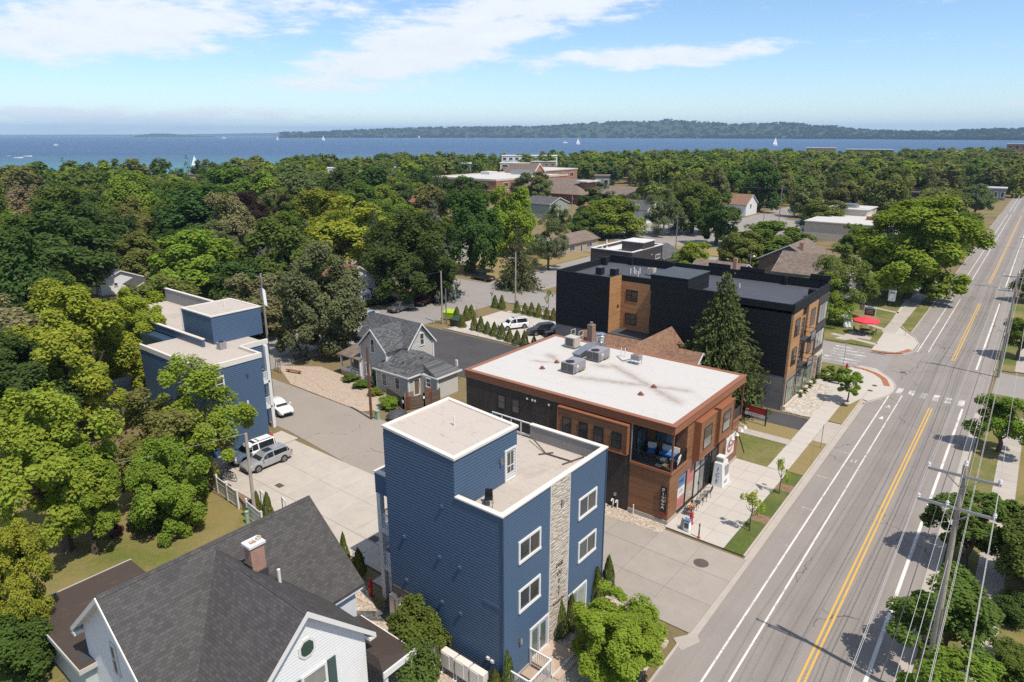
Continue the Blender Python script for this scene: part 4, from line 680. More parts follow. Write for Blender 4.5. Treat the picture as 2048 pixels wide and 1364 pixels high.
# ------------------------------------------------------------------ the other blue apartment building, behind the trees
def blue_c():
 zp, zd = 9.25, 8.95
 t = thing('apartment_building', 'blue clapboard apartment building half hidden by maples behind the parked cars', 'apartment building', (-70, 34, 0))
 f = (-72.0, -59.5, 29.1, 35.2); b = (-88.0, -63.2, 31.5, 38.3)
 BOX(f[0], f[1]-0.04, f[2]+0.04, f[3]-0.03, 0.0, zd-0.12).build('core', 'blue_trim', t); BOX(b[0], b[1]-0.04, b[2], b[3]-0.03, 0.0, zd-0.12).build('core', 'blue_trim', t)
 FX = Fac('+x', f[1]-0.03); FY = Fac('-y', f[2]+0.03); FX2 = Fac('+x', b[1]-0.03)
 lap(FX, f[2], f[3], 0.1, zp-0.06).build('siding', 'blue_siding', t, kind='stuff'); lap(FY, f[0], f[1], 0.1, zp-0.06).build('siding', 'blue_siding', t, kind='stuff'); lap(FX2, f[3], b[3], 0.1, zp-0.06).build('siding', 'blue_siding', t, kind='stuff'); lap(Fac('-y', b[2]+0.03), b[0], f[0], 0.1, zp-0.06).build('siding', 'blue_siding', t, kind='stuff'); lap(Fac('+y', f[3]-0.03), b[1], f[1], 0.1, zp-0.06).build('siding', 'blue_siding', t, kind='stuff')
 BOX(f[0], f[1]-0.2, f[2]+0.2, f[3]-0.2, zd-0.13, zd).build('roof', 'roof_tan', t); BOX(b[0], b[1]-0.2, f[3]-0.19, b[3]-0.2, zd-0.13, zd+0.004).build('roof', 'roof_tan', t)
 m = MB().box(f[1]-0.25, f[1]+0.06, f[2]-0.05, f[3]+0.06, zd-0.2, zp).box(b[1], f[1]-0.251, f[3]-0.2, f[3]+0.06, zd-0.2, zp).box(b[1]-0.2, b[1]+0.06, f[3]+0.061, b[3]+0.05, zd-0.2, zp).box(f[0], f[1]-0.251, f[2]-0.05, f[2]+0.2, zd-0.2, zp); m.build('coping', 'coping', t)
 for z0, z1 in ((6.45, 8.05), (3.6, 5.1), (0.75, 2.3)):
  window(t, FX, 30.2, 31.1, z0, z1, 'hung', 'white', 'glass', 0.13, 0.09, sill=True)
 # stair tower and roof deck
 x0, x1, y0, y1, zt = -72.6, -66.5, 34.2, 39.9, 12.0
 BOX(x0, x1-0.04, y0+0.04, y1, zd, zt-0.08).build('stair_tower', 'blue_trim', t); tw = t.children[-1]
 lap(Fac('+x', x1-0.03), y0, y1, zd, zt-0.06).build('siding', 'blue_siding', tw, kind='stuff'); lap(Fac('-y', y0+0.03), x0, x1, zd, zt-0.06).build('siding', 'blue_siding', tw, kind='stuff')
 MB().box(x1-0.2, x1+0.06, y0-0.06, y1+0.05, zt-0.1, zt+0.02).box(x0-0.05, x0+0.2, y0-0.06, y1+0.05, zt-0.1, zt+0.02).box(x0+0.201, x1-0.201, y0-0.06, y0+0.2, zt-0.1, zt+0.02).box(x0+0.201, x1-0.201, y1-0.2, y1+0.05, zt-0.1, zt+0.02).build('coping', 'coping', tw); BOX(x0+0.1, x1-0.1, y0+0.1, y1-0.1, zt-0.12, zt-0.05).build('roof', 'roof_tan', tw)
 BOX(x0-0.07, x0+0.03, y0-0.1, y0, zd, zt).build('downpipe', 'white', tw); MB().cyl((-69.5, 37.5, zt-0.05), (-69.5, 37.5, zt+0.75), 0.06, n=8).build('vent_pipe', 'white', tw)
 m = MB().box(-90, x0, 40.6, 40.85, zd-2, 10.6); m.build('parapet', 'parapet_grey', t); BOX(-90, x0-0.01, 40.55, 40.9, 10.6, 10.7).build('coping', 'coping', t); BOX(-90, x0, 33.0, 40.6, 8.2, 8.96).build('roof_deck', 'roof_tan', t)
 m = MB().box(-84, x1-0.02, 33.0, 33.25, 8.3, 9.75); m.build('parapet', 'blue_siding', t); BOX(-84, x1, 32.95, 33.3, 9.75, 9.85).build('coping', 'coping', t)
 # balconies on white posts at the corner nearest the alley
 for y in (37.0,): BOX(-61.75, -61.4, y-0.15, y+0.2, 0.0, 9.2).build('post', 'white', t)
 for z in (2.6, 5.4):
  bal = BOX(b[1]+0.03, -61.4, f[3]+0.03, 37.0, z-0.25, z).build('balcony', 'white', t); MB().beam((b[1]+0.1, 36.95, z+1.0), (-61.45, 36.95, z+1.0), 0.06, 0.06).beam((-61.45, f[3]+0.1, z+1.0), (-61.45, 36.95, z+1.0), 0.06, 0.06).build('handrail', 'white', bal); BOX(-61.46, -61.44, f[3]+0.1, 36.8, z+0.1, z+0.95).build('glass_panel', 'glass_clear', bal)
 o = MB().box(-64.9, -64.2, 33.6, 34.3, zd, zd+0.75); k = o.build('roof_condenser', 'unit_grey', None); tag(k, 'small grey condenser box on the far blue building roof', 'condenser'); MB().lathe([(0.28, 0), (0.28, 0.05), (0.05, 0.05)], (-64.55, 33.95, zd+0.75), 12).build('fan_guard', 'black_metal', k)
 m = MB().cyl((-66.4, 39.2, 9.2), (-66.4, 39.2, 15.3), 0.05, 0.035, 6); t2 = thing('flagpole', 'thin pale flagpole with a drooping white banner behind the blue stair tower', 'flagpole', (-66.4, 40.3, 0)); MB().cyl((-66.4, 40.3, 0), (-66.4, 40.3, 15.0), 0.035, 0.025, 6).build('pole', 'galv', t2); MB().poly((-66.4, 40.3, 14.0), (-66.15, 40.5, 13.7), (-66.1, 40.55, 11.9), (-66.35, 40.35, 12.1)).poly((-66.1, 40.55, 11.9), (-66.15, 40.5, 13.7), (-66.4, 40.35, 13.98), (-66.35, 40.36, 12.11)).build('banner', 'sail', t2)
 for a, z in ((33.5, 7.35), (33.2, 4.6)): 
  m = MB(); FX.box(m, a-0.08, a+0.08, z-0.15, z+0.15, 0.0, 0.14); m.build('wall_lamp', 'dark_grey' if z > 5 else 'white', t)
blue_c()
# ------------------------------------------------------------------ shop building with the white roof
def shop():
 x0, x1, y0, y1, zr = -41.3, -19.95, 45.3, 60.1, 8.6
 t = thing('shop_building', 'two storey timber clad shop building with a white flat roof', 'building', ((x0+x1)/2, (y0+y1)/2, 0))
 zf, zs = 7.95, 4.62                         # underside of eaves, upper floor
 px = -23.5                                   # the open corner porch spans px..x1, y0..48.1
 py = 48.1
 BOX(x0+0.03, px, y0+0.03, y1-0.03, 0.0, zf+0.3).build('wall', 'charcoal_clad', t)
 BOX(px+0.002, x1-0.03, py, 57.4, zs, zf+0.3).build('upper_wall', 'wood_clad', t)
 BOX(px+0.002, x1-0.03, y0+0.03, 47.0, 0.42, zs-0.06).build('lower_wall', 'wood_clad', t); BOX(px+0.002, x1-0.03, 55.45, y1-0.03, 0.42, zs-0.06).build('lower_wall', 'wood_clad', t); BOX(px+0.002, x1-0.03, 47.001, 55.449, 3.6, zs-0.06).build('shop_fascia', 'wood_clad', t)
 BOX(px+0.002, x1-1.0, 57.4, y1-0.03, zs, zf+0.3).build('upper_wall', 'wood_clad', t)
 MB().box(px+0.002, x1+0.02, y0-0.02, 47.0, -0.03, 0.42).box(px+0.002, x1+0.02, 55.45, y1+0.02, -0.03, 0.42).build('foundation', 'foundation', t)
 # roof, fascia
 e = 0.06
 m = MB().box(x0-e, x1+0.15, y0-e, y0+0.28, zf, zr).box(x0-e, x1+0.15, y1-0.28, y1+e, zf, zr).box(x0-e, x0+0.28, y0+0.281, y1-0.281, zf, zr).box(x1-0.2, x1+0.15, y0+0.281, y1-0.281, zf, zr); fa = m.build('roof_fascia', 'rust_metal', t)
 m = MB().box(x0-e-0.06, x1+0.21, y0-e-0.06, y0+0.34, zr, zr+0.07).box(x0-e-0.06, x1+0.21, y1-0.34, y1+e+0.06, zr, zr+0.07).box(x0-e-0.06, x0+0.34, y0+0.341, y1-0.341, zr, zr+0.07).box(x1-0.26, x1+0.21, y0+0.341, y1-0.341, zr, zr+0.07); m.build('roof_edge', 'rust_metal', fa)
 BOX(x0+0.28, x1-0.2, y0+0.28, y1-0.28, zf+0.05, zr+0.03).build('roof', 'roof_white', t); BOX(px, x1-0.02, y0+0.1, y1-0.1, zf-0.05, zf+0.04).build('soffit', 'dark_grey', t)
 FY = Fac('-y', y0+0.03); FX = Fac('+x', x1-0.03)
 for a0, a1 in ((-37.35, -36.5), (-35.7, -34.85)): window(t, FY, a0, a1, 5.75, 7.1, 'hung', 'black_metal', 'glass', 0.06, 0.05, sill=False)
 for a in (-33.97, -33.4, -33.1, -31.6):
  m = MB(); FY.box(m, a-0.08, a+0.08, 7.4, 7.56, 0.0, 0.1); m.build('wall_vent', 'unit_white', t)
 # timber box with four windows
 F2 = Fac('-y', y0-0.35); bx = BOX(-30.4, -23.72, y0-0.35, y0+0.02, 5.25, 7.72).build('bay_box', 'wood_clad', t); MB().box(-30.46, -23.66, y0-0.42, y0+0.01, 7.72, 7.8).box(-30.46, -30.4, y0-0.42, y0+0.01, 5.2, 7.719).box(-23.72, -23.66, y0-0.42, y0+0.01, 5.2, 7.719).box(-30.4, -23.72, y0-0.42, y0+0.01, 5.18, 5.25).build('bay_trim', 'rust_metal', bx)
 for a0, a1 in ((-29.93, -29.05), (-28.27, -27.4), (-26.79, -25.87), (-25.11, -24.17)): window(bx, F2, a0, a1, 5.6, 6.98, 'hung', 'black_metal', 'glass', 0.06, 0.05, sill=False)
 # corner porch
 BOX(px, x1+0.06, y0-0.03, py, zs-0.06, zs+0.08).build('porch_floor', 'dark_grey', t); MB().box(px, x1+0.12, y0-0.09, y0+0.0, zs-0.14, zs+0.1).box(x1+0.03, x1+0.12, y0+0.001, py+0.3, zs-0.14, zs+0.1).build('floor_edge', 'rust_metal', t)
 BOX(x1-0.06, x1+0.08, y0-0.02, y0+0.12, zs+0.1, zf).build('post', 'rust_dark', t); BOX(px-0.02, px+0.06, y0-0.02, y0+0.06, zs+0.1, zf).build('post', 'unit_grey', t)
 F3 = Fac('-y', py); window(t, F3, -22.7, -20.9, 5.7, 7.2, 'slide', 'black_metal', 'glass_tint', 0.06, 0.05, sill=False); F4 = Fac('+x', px+0.002); window(t, F4, 46.2, 47.9, zs+0.1, 7.0, 'slide', 'black_metal', 'glass_tint', 0.07, 0.05, name='patio_door', sill=False)
 for (a, b) in (((px+0.1, y0+0.05), (x1-0.1, y0+0.05)), ((x1+0.0, y0+0.15), (x1+0.0, py-0.02))):
  rl = MB().beam((*a, zs+1.12), (*b, zs+1.12), 0.05, 0.05).beam((*a, zs+0.2), (*b, zs+0.2), 0.04, 0.04).build('railing', 'black_metal', t)
  d = Vector((b[0]-a[0], b[1]-a[1], 0)); n = int(d.length/0.11); m = MB()
  for k in range(1, n): p = Vector((*a, 0))+d*k/n; m.box(p.x-0.012, p.x+0.012, p.y-0.012, p.y+0.012, zs+0.2, zs+1.1)
  m.build('baluster', 'black_metal', rl, kind='stuff')
  for k in range(3): p = Vector((*a, 0))+d*k/2; BOX(p.x-0.03, p.x+0.03, p.y-0.03, p.y+0.03, zs+0.08, zs+1.15).build('rail_post', 'black_metal', rl)
 # porch at the far corner
 BOX(px, x1+0.06, 57.4, y1+0.02, zs-0.06, zs+0.08).build('porch_floor', 'dark_grey', t); BOX(x1-0.03, x1+0.11, y1-0.16, y1-0.02, zs+0.1, zf).build('post', 'rust_dark', t); rl = MB().beam((x1+0.02, 57.42, zs+1.12), (x1+0.02, y1-0.16, zs+1.12), 0.05, 0.05).build('railing', 'black_metal', t); BOX(x1+0.0, x1+0.03, 57.45, y1-0.2, zs+0.18, zs+1.08).build('rail_panel', 'black_metal', rl)
 BOX(x1+0.031, x1+0.12, 57.3, y1+0.02, zs-0.14, zs+0.1).build('floor_edge', 'rust_metal', t)
 # projecting window boxes on the street front
 for a0, a1, z0, z1, w in ((49.4, 52.6, 4.35, 7.62, (50.15, 51.75, 4.95, 6.9)), (53.5, 56.6, 4.5, 7.5, (54.25, 55.9, 5.05, 6.85))):
  b = MB(); FX.box(b, a0, a1, z0, z1, 0.0, 0.55); b = b.build('bay_box', 'wood_clad', t); q = MB(); FX.box(q, a0-0.05, a1+0.05, z1, z1+0.07, 0.0, 0.62); FX.box(q, a0-0.05, a0, z0, z1-0.001, 0.0, 0.62); FX.box(q, a1, a1+0.05, z0, z1-0.001, 0.0, 0.62); FX.box(q, a0-0.05, a1+0.05, z0-0.07, z0, 0.0, 0.62); q.build('bay_trim', 'rust_metal', b); window(b, Fac('+x', x1-0.03+0.55), *w, 'hung', 'black_metal', ['glass_blind', 'glass'], 0.07, 0.05, sill=False)
 # shop front
 BOX(px+0.01, x1-0.2, 47.01, 55.44, 0.02, 3.6).build('shop_interior', 'dark_grey', t)
 FS = Fac('+x', x1-0.2)
 window(t, FS, 47.05, 48.75, 0.3, 3.55, 'single', 'black_metal', 'print_grey', 0.07, 0.08, name='shop_window', sill=False); window(t, FS, 48.8, 50.45, 0.3, 3.55, 'single', 'black_metal', 'poster_tan', 0.07, 0.08, name='shop_window', sill=False)
 dd = window(t, FS, 50.5, 52.7, 0.1, 3.55, 'grid', 'black_metal', 'glass_blind', 0.07, 0.08, 2, 1, name='shop_door', sill=False); window(t, FS, 52.75, 54.1, 0.3, 3.55, 'single', 'black_metal', 'glass_dark', 0.07, 0.08, name='shop_window', sill=False)
 m = MB(); FS.box(m, 50.55, 52.65, 2.55, 2.63, 0.03, 0.1); FS.box(m, 51.5, 51.54, 1.0, 1.3, 0.05, 0.14); m.build('door_bar', 'black_metal', dd)
 for z0, z1, mt in ((2.4, 3.4, 'steel_blue'), (1.5, 2.3, 'white'), (0.5, 1.4, 'poster_pink')):
  m = MB(); FS.box(m, 47.2, 48.6, z0, z1, 0.03, 0.04); m.build('window_poster', mt, t)
 text('window_lettering', 'DELI', 0.42, 'black_metal', (x1-0.15, 47.9, 2.9), RX, t, 0.004); text('window_lettering', '1.25', 0.4, 'red', (x1-0.15, 47.9, 1.95), RX, t, 0.004); text('window_lettering', 'ICE', 0.5, 'white', (x1-0.15, 49.6, 0.9), RX, t, 0.004)
 m = MB(); FS.box(m, 49.0, 50.3, 2.0, 3.3, 0.03, 0.04); m.build('window_poster', 'poster_pink', t)
 # small logo board with its goose-neck lamps
 lb = MB(); FX.box(lb, 56.95, 58.95, 1.35, 3.3, 0.02, 0.1); lb = lb.build('logo_board', 'white', t); m = MB()
 for k in range(28):
  a = 2*math.pi*k/28; b = 2*math.pi*(k+1)/28; m.poly(FX.pt(57.95+0.72*math.cos(a), 2.32+0.66*math.sin(a), 0.106), FX.pt(57.95+0.72*math.cos(b), 2.32+0.66*math.sin(b), 0.106), FX.pt(57.95+0.5*math.cos(b), 2.32+0.42*math.sin(b), 0.106), FX.pt(57.95+0.5*math.cos(a), 2.32+0.42*math.sin(a), 0.106))
 m.build('logo_ring', 'terracotta', lb); m = MB(); FX.box(m, 57.6, 58.4, 2.22, 2.4, 0.1, 0.107); m.build('logo_bar', 'red', lb)
 for a in (56.5, 57.6, 58.7, 59.6):
  pts = [FX.pt(a, 3.75, 0.0), FX.pt(a, 3.98, 0.25), FX.pt(a, 4.0, 0.55), FX.pt(a, 3.8, 0.75)]; o = MB().tube(pts, 0.025).build('gooseneck_lamp', 'white', t); p = pts[-1]; MB().lathe([(0.05, 0.12), (0.09, 0.08), (0.2, -0.12), (0.19, -0.13)], p, 12).build('lamp_shade', 'white', o)
 # vertical sign
 sg = MB(); FY.box(sg, -20.62, -20.12, 0.95, 3.35, 0.03, 0.12); sg = sg.build('sign_board', 'black_metal', t)
 for k, ch in enumerate('PIZZA'): text('lettering', ch, 0.46, 'white', (-20.4, y0+0.03-0.13, 3.08-k*0.38), RY, sg, 0.006)
 text('lettering', 'BY THE SLICE', 0.12, 'yellow', (-20.2, y0-0.1, 2.4), (R(90), R(90), 0), sg, 0.004)
 m = MB(); FY.box(m, -20.6, -20.14, 0.98, 1.12, 0.12, 0.126); m.build('sign_band', 'red', sg); MB().lathe([(0.0, 0.0), (0.15, 0.0)], (-20.37, y0-0.1, 1.3), 10)
 for x in (-24.8, -24.4): MB().tube([(x, y0-0.12, 0.05), (x, y0-0.12, 0.75), (x-0.02, y0-0.3, 0.85), (x-0.02, y0-0.42, 0.7)], 0.06, 8).build('vent_pipe', 'white', t)
 BOX(-24.75, -24.55, y0-0.2, y0+0.02, 1.15, 1.4).build('wall_box', 'galv', t); MB().cyl((-22.9, y0-0.15, 0), (-22.9, y0-0.15, 0.95), 0.05, n=8).build('stand_pipe', 'white', t); BOX(-20.2, -20.0, 45.9, 46.2, 3.0, 3.3).build('wall_box', 'rust_metal', t)
 # service ladder rails at the rear edge
 m = MB()
 for x in (-38.7, -37.7): m.cyl((x, y1+0.1, 6), (x, y1+0.1, zr+1.2), 0.04).cyl((x, y1-0.7, zr), (x, y1-0.7, zr+1.2), 0.04).cyl((x, y1+0.1, zr+1.2), (x, y1-0.7, zr+1.2), 0.03).cyl((x, y1+0.1, zr+0.65), (x, y1-0.7, zr+0.65), 0.03)
 m.beam((-38.2, y1+0.05, zr+0.14), (-38.2, y1-0.9, zr+0.14), 1.0, 0.05); m.build('roof_ladder', 'unit_tan', t)
 # plant on the roof: each unit stands there by itself
 z = zr+0.03
 def package(label, x, y):
  u = thing('rooftop_unit', label, 'rooftop unit', (x, y, z), group='packaged units on the white roof')
  BOX(x-0.7, x+0.7, y-1.05, y+1.05, z+0.12, z+1.02).build('cabinet', 'unit_grey', u); BOX(x-0.62, x+0.62, y-0.95, y+0.95, z, z+0.12).build('kerb_frame', 'louver', u)
  MB().lathe([(0.42, 0), (0.42, 0.05), (0.36, 0.05), (0.34, 0.02), (0.08, 0.03)], (x-0.05, y-0.5, z+1.02), 16).build('fan_guard', 'black_metal', u)
  for k in range(2): BOX(x-0.68+k*0.7, x-0.06+k*0.7, y-1.07, y-1.05, z+0.2, z+0.95).build('louvre', 'louver', u)
  BOX(x+0.7, x+0.72, y-0.5, y-0.2, z+0.55, z+0.8).build('label_plate', 'unit_white', u); BOX(x+0.7, x+0.78, y-0.85, y-0.55, z+0.2, z+0.75).build('service_box', 'unit_grey', u); MB().cyl((x+0.78, y-0.1, z+0.2), (x+0.78, y+0.9, z+0.2), 0.05).build('gas_pipe', 'brass', u)
 package('grey packaged rooftop unit nearest the roof front on the white roof', -33.1, 51.35); package('grey packaged rooftop unit beside the sheet metal duct on the white roof', -33.1, 55.8)
 u = thing('rooftop_unit', 'tan box cooler with dark grille on the white roof', 'rooftop unit', (-37.3, 57.6, z)); BOX(-37.95, -36.7, 57.05, 58.1, z+0.1, z+1.15).build('cabinet', 'unit_tan', u); BOX(-37.8, -36.9, 57.03, 57.05, z+0.25, z+1.05).build('grille', 'louver', u); BOX(-38.05, -36.6, 56.95, 58.2, z, z+0.1).build('base', 'louver', u)
 u = thing('air_duct', 'galvanized sheet metal duct running to the roof fan', 'duct', (-34.7, 57, z)); MB().hexa([(-35.1, 54.6, z+0.15), (-34.4, 54.6, z+0.15), (-34.4, 57.0, z+0.15), (-35.1, 57.0, z+0.15), (-35.2, 54.2, z+0.6), (-34.3, 54.2, z+0.6), (-34.3, 57.0, z+0.95), (-35.2, 57.0, z+0.95)]).build('intake_hood', 'galv', u); BOX(-35.1, -34.4, 57.0, 58.3, z+0.2, z+0.9).build('duct_run', 'galv', u); BOX(-35.0, -34.2, 58.3, 59.2, z, z+0.6).build('fan_kerb', 'galv', u)
 f = thing('exhaust_fan', 'shiny upblast exhaust fan on the white roof edge', 'exhaust fan', (-34.6, 58.75, z+0.6)); MB().lathe([(0.18, 0.0), (0.3, 0.15), (0.42, 0.4), (0.5, 0.75), (0.52, 0.95), (0.44, 0.95), (0.4, 0.8), (0.2, 0.7)], (-34.6, 58.75, z+0.6), 16).build('fan_bowl', 'steel', f, True); MB().lathe([(0.5, 0), (0.5, 0.06), (0.3, 0.14)], (-34.6, 58.75, z+1.62), 16).build('fan_cap', 'steel', f)
 u = thing('condenser', 'small grey condenser on stilts on the white roof', 'condenser', (-29.4, 56.8, z)); BOX(-29.85, -28.95, 56.45, 57.15, z+0.45, z+0.95).build('cabinet', 'unit_grey', u); MB().lathe([(0.28, 0), (0.28, 0.07), (0.1, 0.04)], (-29.4, 56.8, z+0.95), 14).build('fan_guard', 'brass', u)
 for sx in (-0.4, 0.4):
  for sy in (-0.3, 0.3): MB().cyl((-29.4+sx, 56.8+sy, z), (-29.4+sx, 56.8+sy, z+0.45), 0.025).build('leg', 'galv', u)
 for k, (x, y, d) in enumerate(((-35.76, 50.02, 'nearest the shaded roof edge'), (-35.67, 52.33, 'behind the one nearest the shaded roof edge'), (-25.15, 49.73, 'nearest the porch corner of the roof'), (-25.09, 52.03, 'where the stains cross on the roof'))):
  o = MB().lathe([(0.3, 0), (0.28, 0.05), (0.16, 0.08), (0.15, 0.2), (0.08, 0.27)], (x, y, z), 12).build('roof_drain', 'rust_dark'); tag(o, 'dark domed roof drain '+d, 'roof drain', 'roof drains on the white roof')
 MB().tube([(-32.0, 57.6, z+0.08), (-30.8, 56.6, z+0.08), (-30.4, 57.6, z+0.08)], 0.03).tube([(-30.8, 56.6, z+0.08), (-29.5, 56.5, z+0.2)], 0.02).build('pipe_run', 'dark_grey', t)
 MB().cyl((-31.7, 57.9, z), (-31.7, 57.9, z+0.9), 0.05).cyl((-31.35, 58.1, z), (-31.35, 58.1, z+0.9), 0.05).build('vent_pipe', 'white', t)
shop()
def porch_furniture():
 z = 4.71
 def lounge(name, label, x, y, rot, w):
  t = thing(name, label, 'seat', (x, y, z), rot, world=False); BOX(-w/2, w/2, -0.36, 0.36, 0.12, 0.34).build('frame', 'black_metal', t); BOX(-w/2+0.05, w/2-0.05, -0.34, 0.28, 0.34, 0.5).build('seat_cushion', 'cushion', t); MB().hexa([(-w/2, 0.28, 0.3), (w/2, 0.28, 0.3), (w/2, 0.4, 0.3), (-w/2, 0.4, 0.3), (-w/2, 0.42, 0.95), (w/2, 0.42, 0.95), (w/2, 0.5, 0.95), (-w/2, 0.5, 0.95)]).build('back_cushion', 'cushion_pale', t)
  for sx in (-1, 1): BOX(sx*w/2-0.05, sx*w/2+0.05, -0.36, 0.4, 0.0, 0.6).build('arm', 'black_metal', t)
 lounge('porch_chair', 'porch armchair with blue seat and pale back in the shop corner', -22.6, 47.2, R(20), 0.7); lounge('porch_sofa', 'blue cushioned porch sofa against the timber wall', -21.2, 47.45, 0, 1.5); lounge('porch_chair', 'blue porch armchair by the street railing', -20.3, 46.5, R(-80), 0.75)
 t = thing('side_table', 'small glass topped table on the shop porch', 'table', (-21.3, 46.4, z)); BOX(-21.7, -20.9, 46.1, 46.6, z+0.4, z+0.44).build('table_top', 'glass_tint', t); [BOX(a-0.02, a+0.02, b-0.02, b+0.02, z, z+0.4).build('leg', 'black_metal', t) for a in (-21.66, -20.94) for b in (46.14, 46.56)]
 t = thing('basket', 'woven tan basket on the porch floor by the corner post', 'basket', (-20.6, 45.75, z)); MB().lathe([(0.2, 0), (0.26, 0.15), (0.27, 0.28), (0.24, 0.28), (0.2, 0.06)], (-20.6, 45.75, z), 12).build('basket_body', 'twig', t)
porch_furniture()
# ------------------------------------------------------------------ black clad apartment block
def black():
 x0, x1, y0, y1, zp, zd = -51.6, -20.3, 75.2, 89.3, 12.4, 11.55
 t = thing('apartment_block', 'three storey black clad apartment block with timber bays', 'apartment building', (-36, 82, 0))
 wx0, wx1, wy = -43.3, -37.4, 78.2          # recessed timber bay
 BOX(x0, wx0, y0, y1, 5.0, zd-0.01).build('wall', 'black_clad', t); BOX(wx0+0.001, wx1-0.001, wy, y1-0.3, 3.6, zd-0.01).build('timber_bay', 'wood_light', t); BOX(wx1, -26.8, y0, y1-0.3, 4.0, zd-0.01).build('wall', 'black_clad', t); BOX(-26.799, x1-0.25, y0, y1-0.3, 4.0, zd-0.01).build('wall', 'black_clad', t)
 BOX(wx0+0.0, wx0+0.02, y0+0.02, wy+0.01, 5.0, zd+0.85).build('bay_return', 'wood_light', t)
 BOX(x0+0.02, x1-0.3, y0+0.02, y1-0.05, -0.02, 5.0).build('podium', 'grey_block', t); BOX(wx0, wx1, y0+0.02, wy, 5.0, 5.06).build('terrace', 'roof_black', t)
 FB = Fac('-y', wy)
 for a0, a1 in ((-42.5, -40.8), (-38.95, -37.5)):
  for z0, z1 in ((9.0, 10.5), (5.8, 7.35)): window(t, FB, a0, a1, z0, z1, 'grid', 'black_metal', 'glass', 0.07, 0.05, 2, 2, sill=False)
 BOX(wx0+0.02, wx0+0.1, 77.3, 77.6, 8.1, 8.45).build('wall_vent', 'black_metal', t)
 # roofs and parapets
 MB().box(x0+0.2, wx0, y0+0.2, y1-0.2, zd-0.2, zd).box(wx0+0.001, wx1, wy+0.1, y1-0.2, zd-0.2, zd).box(wx1+0.001, x1-0.25, y0+0.2, y1-0.2, zd-0.2, zd).build('roof', 'roof_black', t)
 m = MB().box(x0, x0+0.25, y0, y1, zd-0.3, zp+0.05).box(x0+0.251, x1-0.26, y1-0.25, y1, zd-0.3, zp+0.3).box(x1-0.25, x1, y0, y1, zd-0.3, zp+0.0).box(-26.8, x1-0.251, y0, y0+0.22, zd-0.3, 12.3).box(x0+0.251, wx0, y0-0.0, y0+0.2, zd-0.011, zp+0.05).box(wx0-0.2, wx0-0.001, y0+0.201, wy+0.2, zd-0.011, zp+0.05).box(wx0, wx1, wy, wy+0.2, zd-0.011, zd+0.75).box(wx1, -26.801, y0, y0+0.2, zd-0.011, 12.55)
 for x, w, h in ((-34.5, 3.0, 0.8), (-30.0, 3.2, 0.8), (-21.5, 2.4, 0.9)): m.box(x-w/2, x+w/2, y1-0.27, y1+0.02, zp+0.3, zp+h)
 for x in (-47.6, -41.0, -25.5): m.box(x-0.15, x+0.15, y1-0.7, y1-0.251, zd, zp+0.25)
 m.box(x0+0.25, x0+1.1, y1-3.0, y1-2.4, zd, zp+0.3); m.box(x1-0.9, x1-0.251, y1-6.2, y1-5.2, zd, zp+0.2); m.build('parapet', 'black_clad', t)
 sx0, sx1, sy0, sy1, sz = -37.6, -32.7, y0+0.01, 81.5, 13.6
 BOX(sx0, sx1, sy0-0.012, sy1, zd, sz-0.06).build('stair_head', 'black_clad', t); BOX(sx0-0.05, sx1+0.05, sy0-0.05, sy1+0.05, sz-0.06, sz).build('stair_roof', 'roof_black', t)
 # street front
 FX = Fac('+x', x1-0.25)
 BOX(x1-0.25, x1-0.02, y0+0.01, y1-0.01, 11.4, zp-0.01).build('cornice_band', 'dark_siding', t)
 def clad(a0, a1, z0, z1, mt, n=0.22, name='cladding'): m = MB(); FX.box(m, a0, a1, z0, z1, -0.02, n); return m.build(name, mt, t)
 for a0, a1 in ((75.22, 78.7), (81.0, 84.9)):
  clad(a0, a1, 4.1, 11.4, 'wood_light', 0.24)
  for z0, z1 in ((8.45, 10.45), (5.0, 7.05)): window(t, Fac('+x', x1-0.01), (a0+a1)/2-0.85, (a0+a1)/2+0.85, z0, z1, 'grid', 'black_metal', 'glass', 0.07, 0.05, 2, 2, sill=False)
 clad(84.91, y1, 4.1, 11.4, 'dark_siding', 0.3)
 for z0, z1 in ((8.0, 10.4), (4.75, 6.95)): window(t, Fac('+x', x1+0.05), 85.2, 88.9, z0, z1, 'grid', 'black_metal', 'glass_blind', 0.08, 0.06, 3, 1, sill=False)
 FI = Fac('+x', x1-0.9)
 BOX(x1-0.95, x1-0.26, 78.71, 80.99, 4.1, 4.35).build('balcony_recess', 'dark_grey', t)
 for z in (7.55, 4.45):
  bal = BOX(x1-0.25, x1+1.15, 78.75, 80.95, z-0.16, z).build('balcony', 'dark_grey', t); BOX(x1-0.29, x1-0.24, 78.8, 80.9, z, z+2.6).build('balcony_back', 'wood_light', bal)
  for y in (78.8, 80.88): BOX(x1+1.05, x1+1.13, y, y+0.06, z, z+1.1).build('rail_post', 'black_metal', bal)
  MB().beam((x1+1.09, 78.8, z+1.08), (x1+1.09, 80.94, z+1.08), 0.06, 0.05).beam((x1-0.2, 78.82, z+1.08), (x1+1.09, 78.82, z+1.08), 0.06, 0.05).beam((x1-0.2, 80.92, z+1.08), (x1+1.09, 80.92, z+1.08), 0.06, 0.05).build('handrail', 'black_metal', bal); BOX(x1+1.08, x1+1.1, 78.87, 80.86, z+0.1, z+1.02).build('glass_panel', 'glass_tint', bal); window(bal, Fac('+x', x1-0.24), 79.1, 80.5, z+0.02, z+2.3, 'slide', 'black_metal', 'glass_dark', 0.07, 0.05, name='patio_door', sill=False)
 clad(75.21, y1-0.01, 0.55, 4.1, 'brick_brown', 0.2, 'brick_base'); m = MB(); FX.box(m, y0+0.0, 86.6, -0.02, 0.55, -0.02, 0.5); m.build('plinth', 'limestone', t)
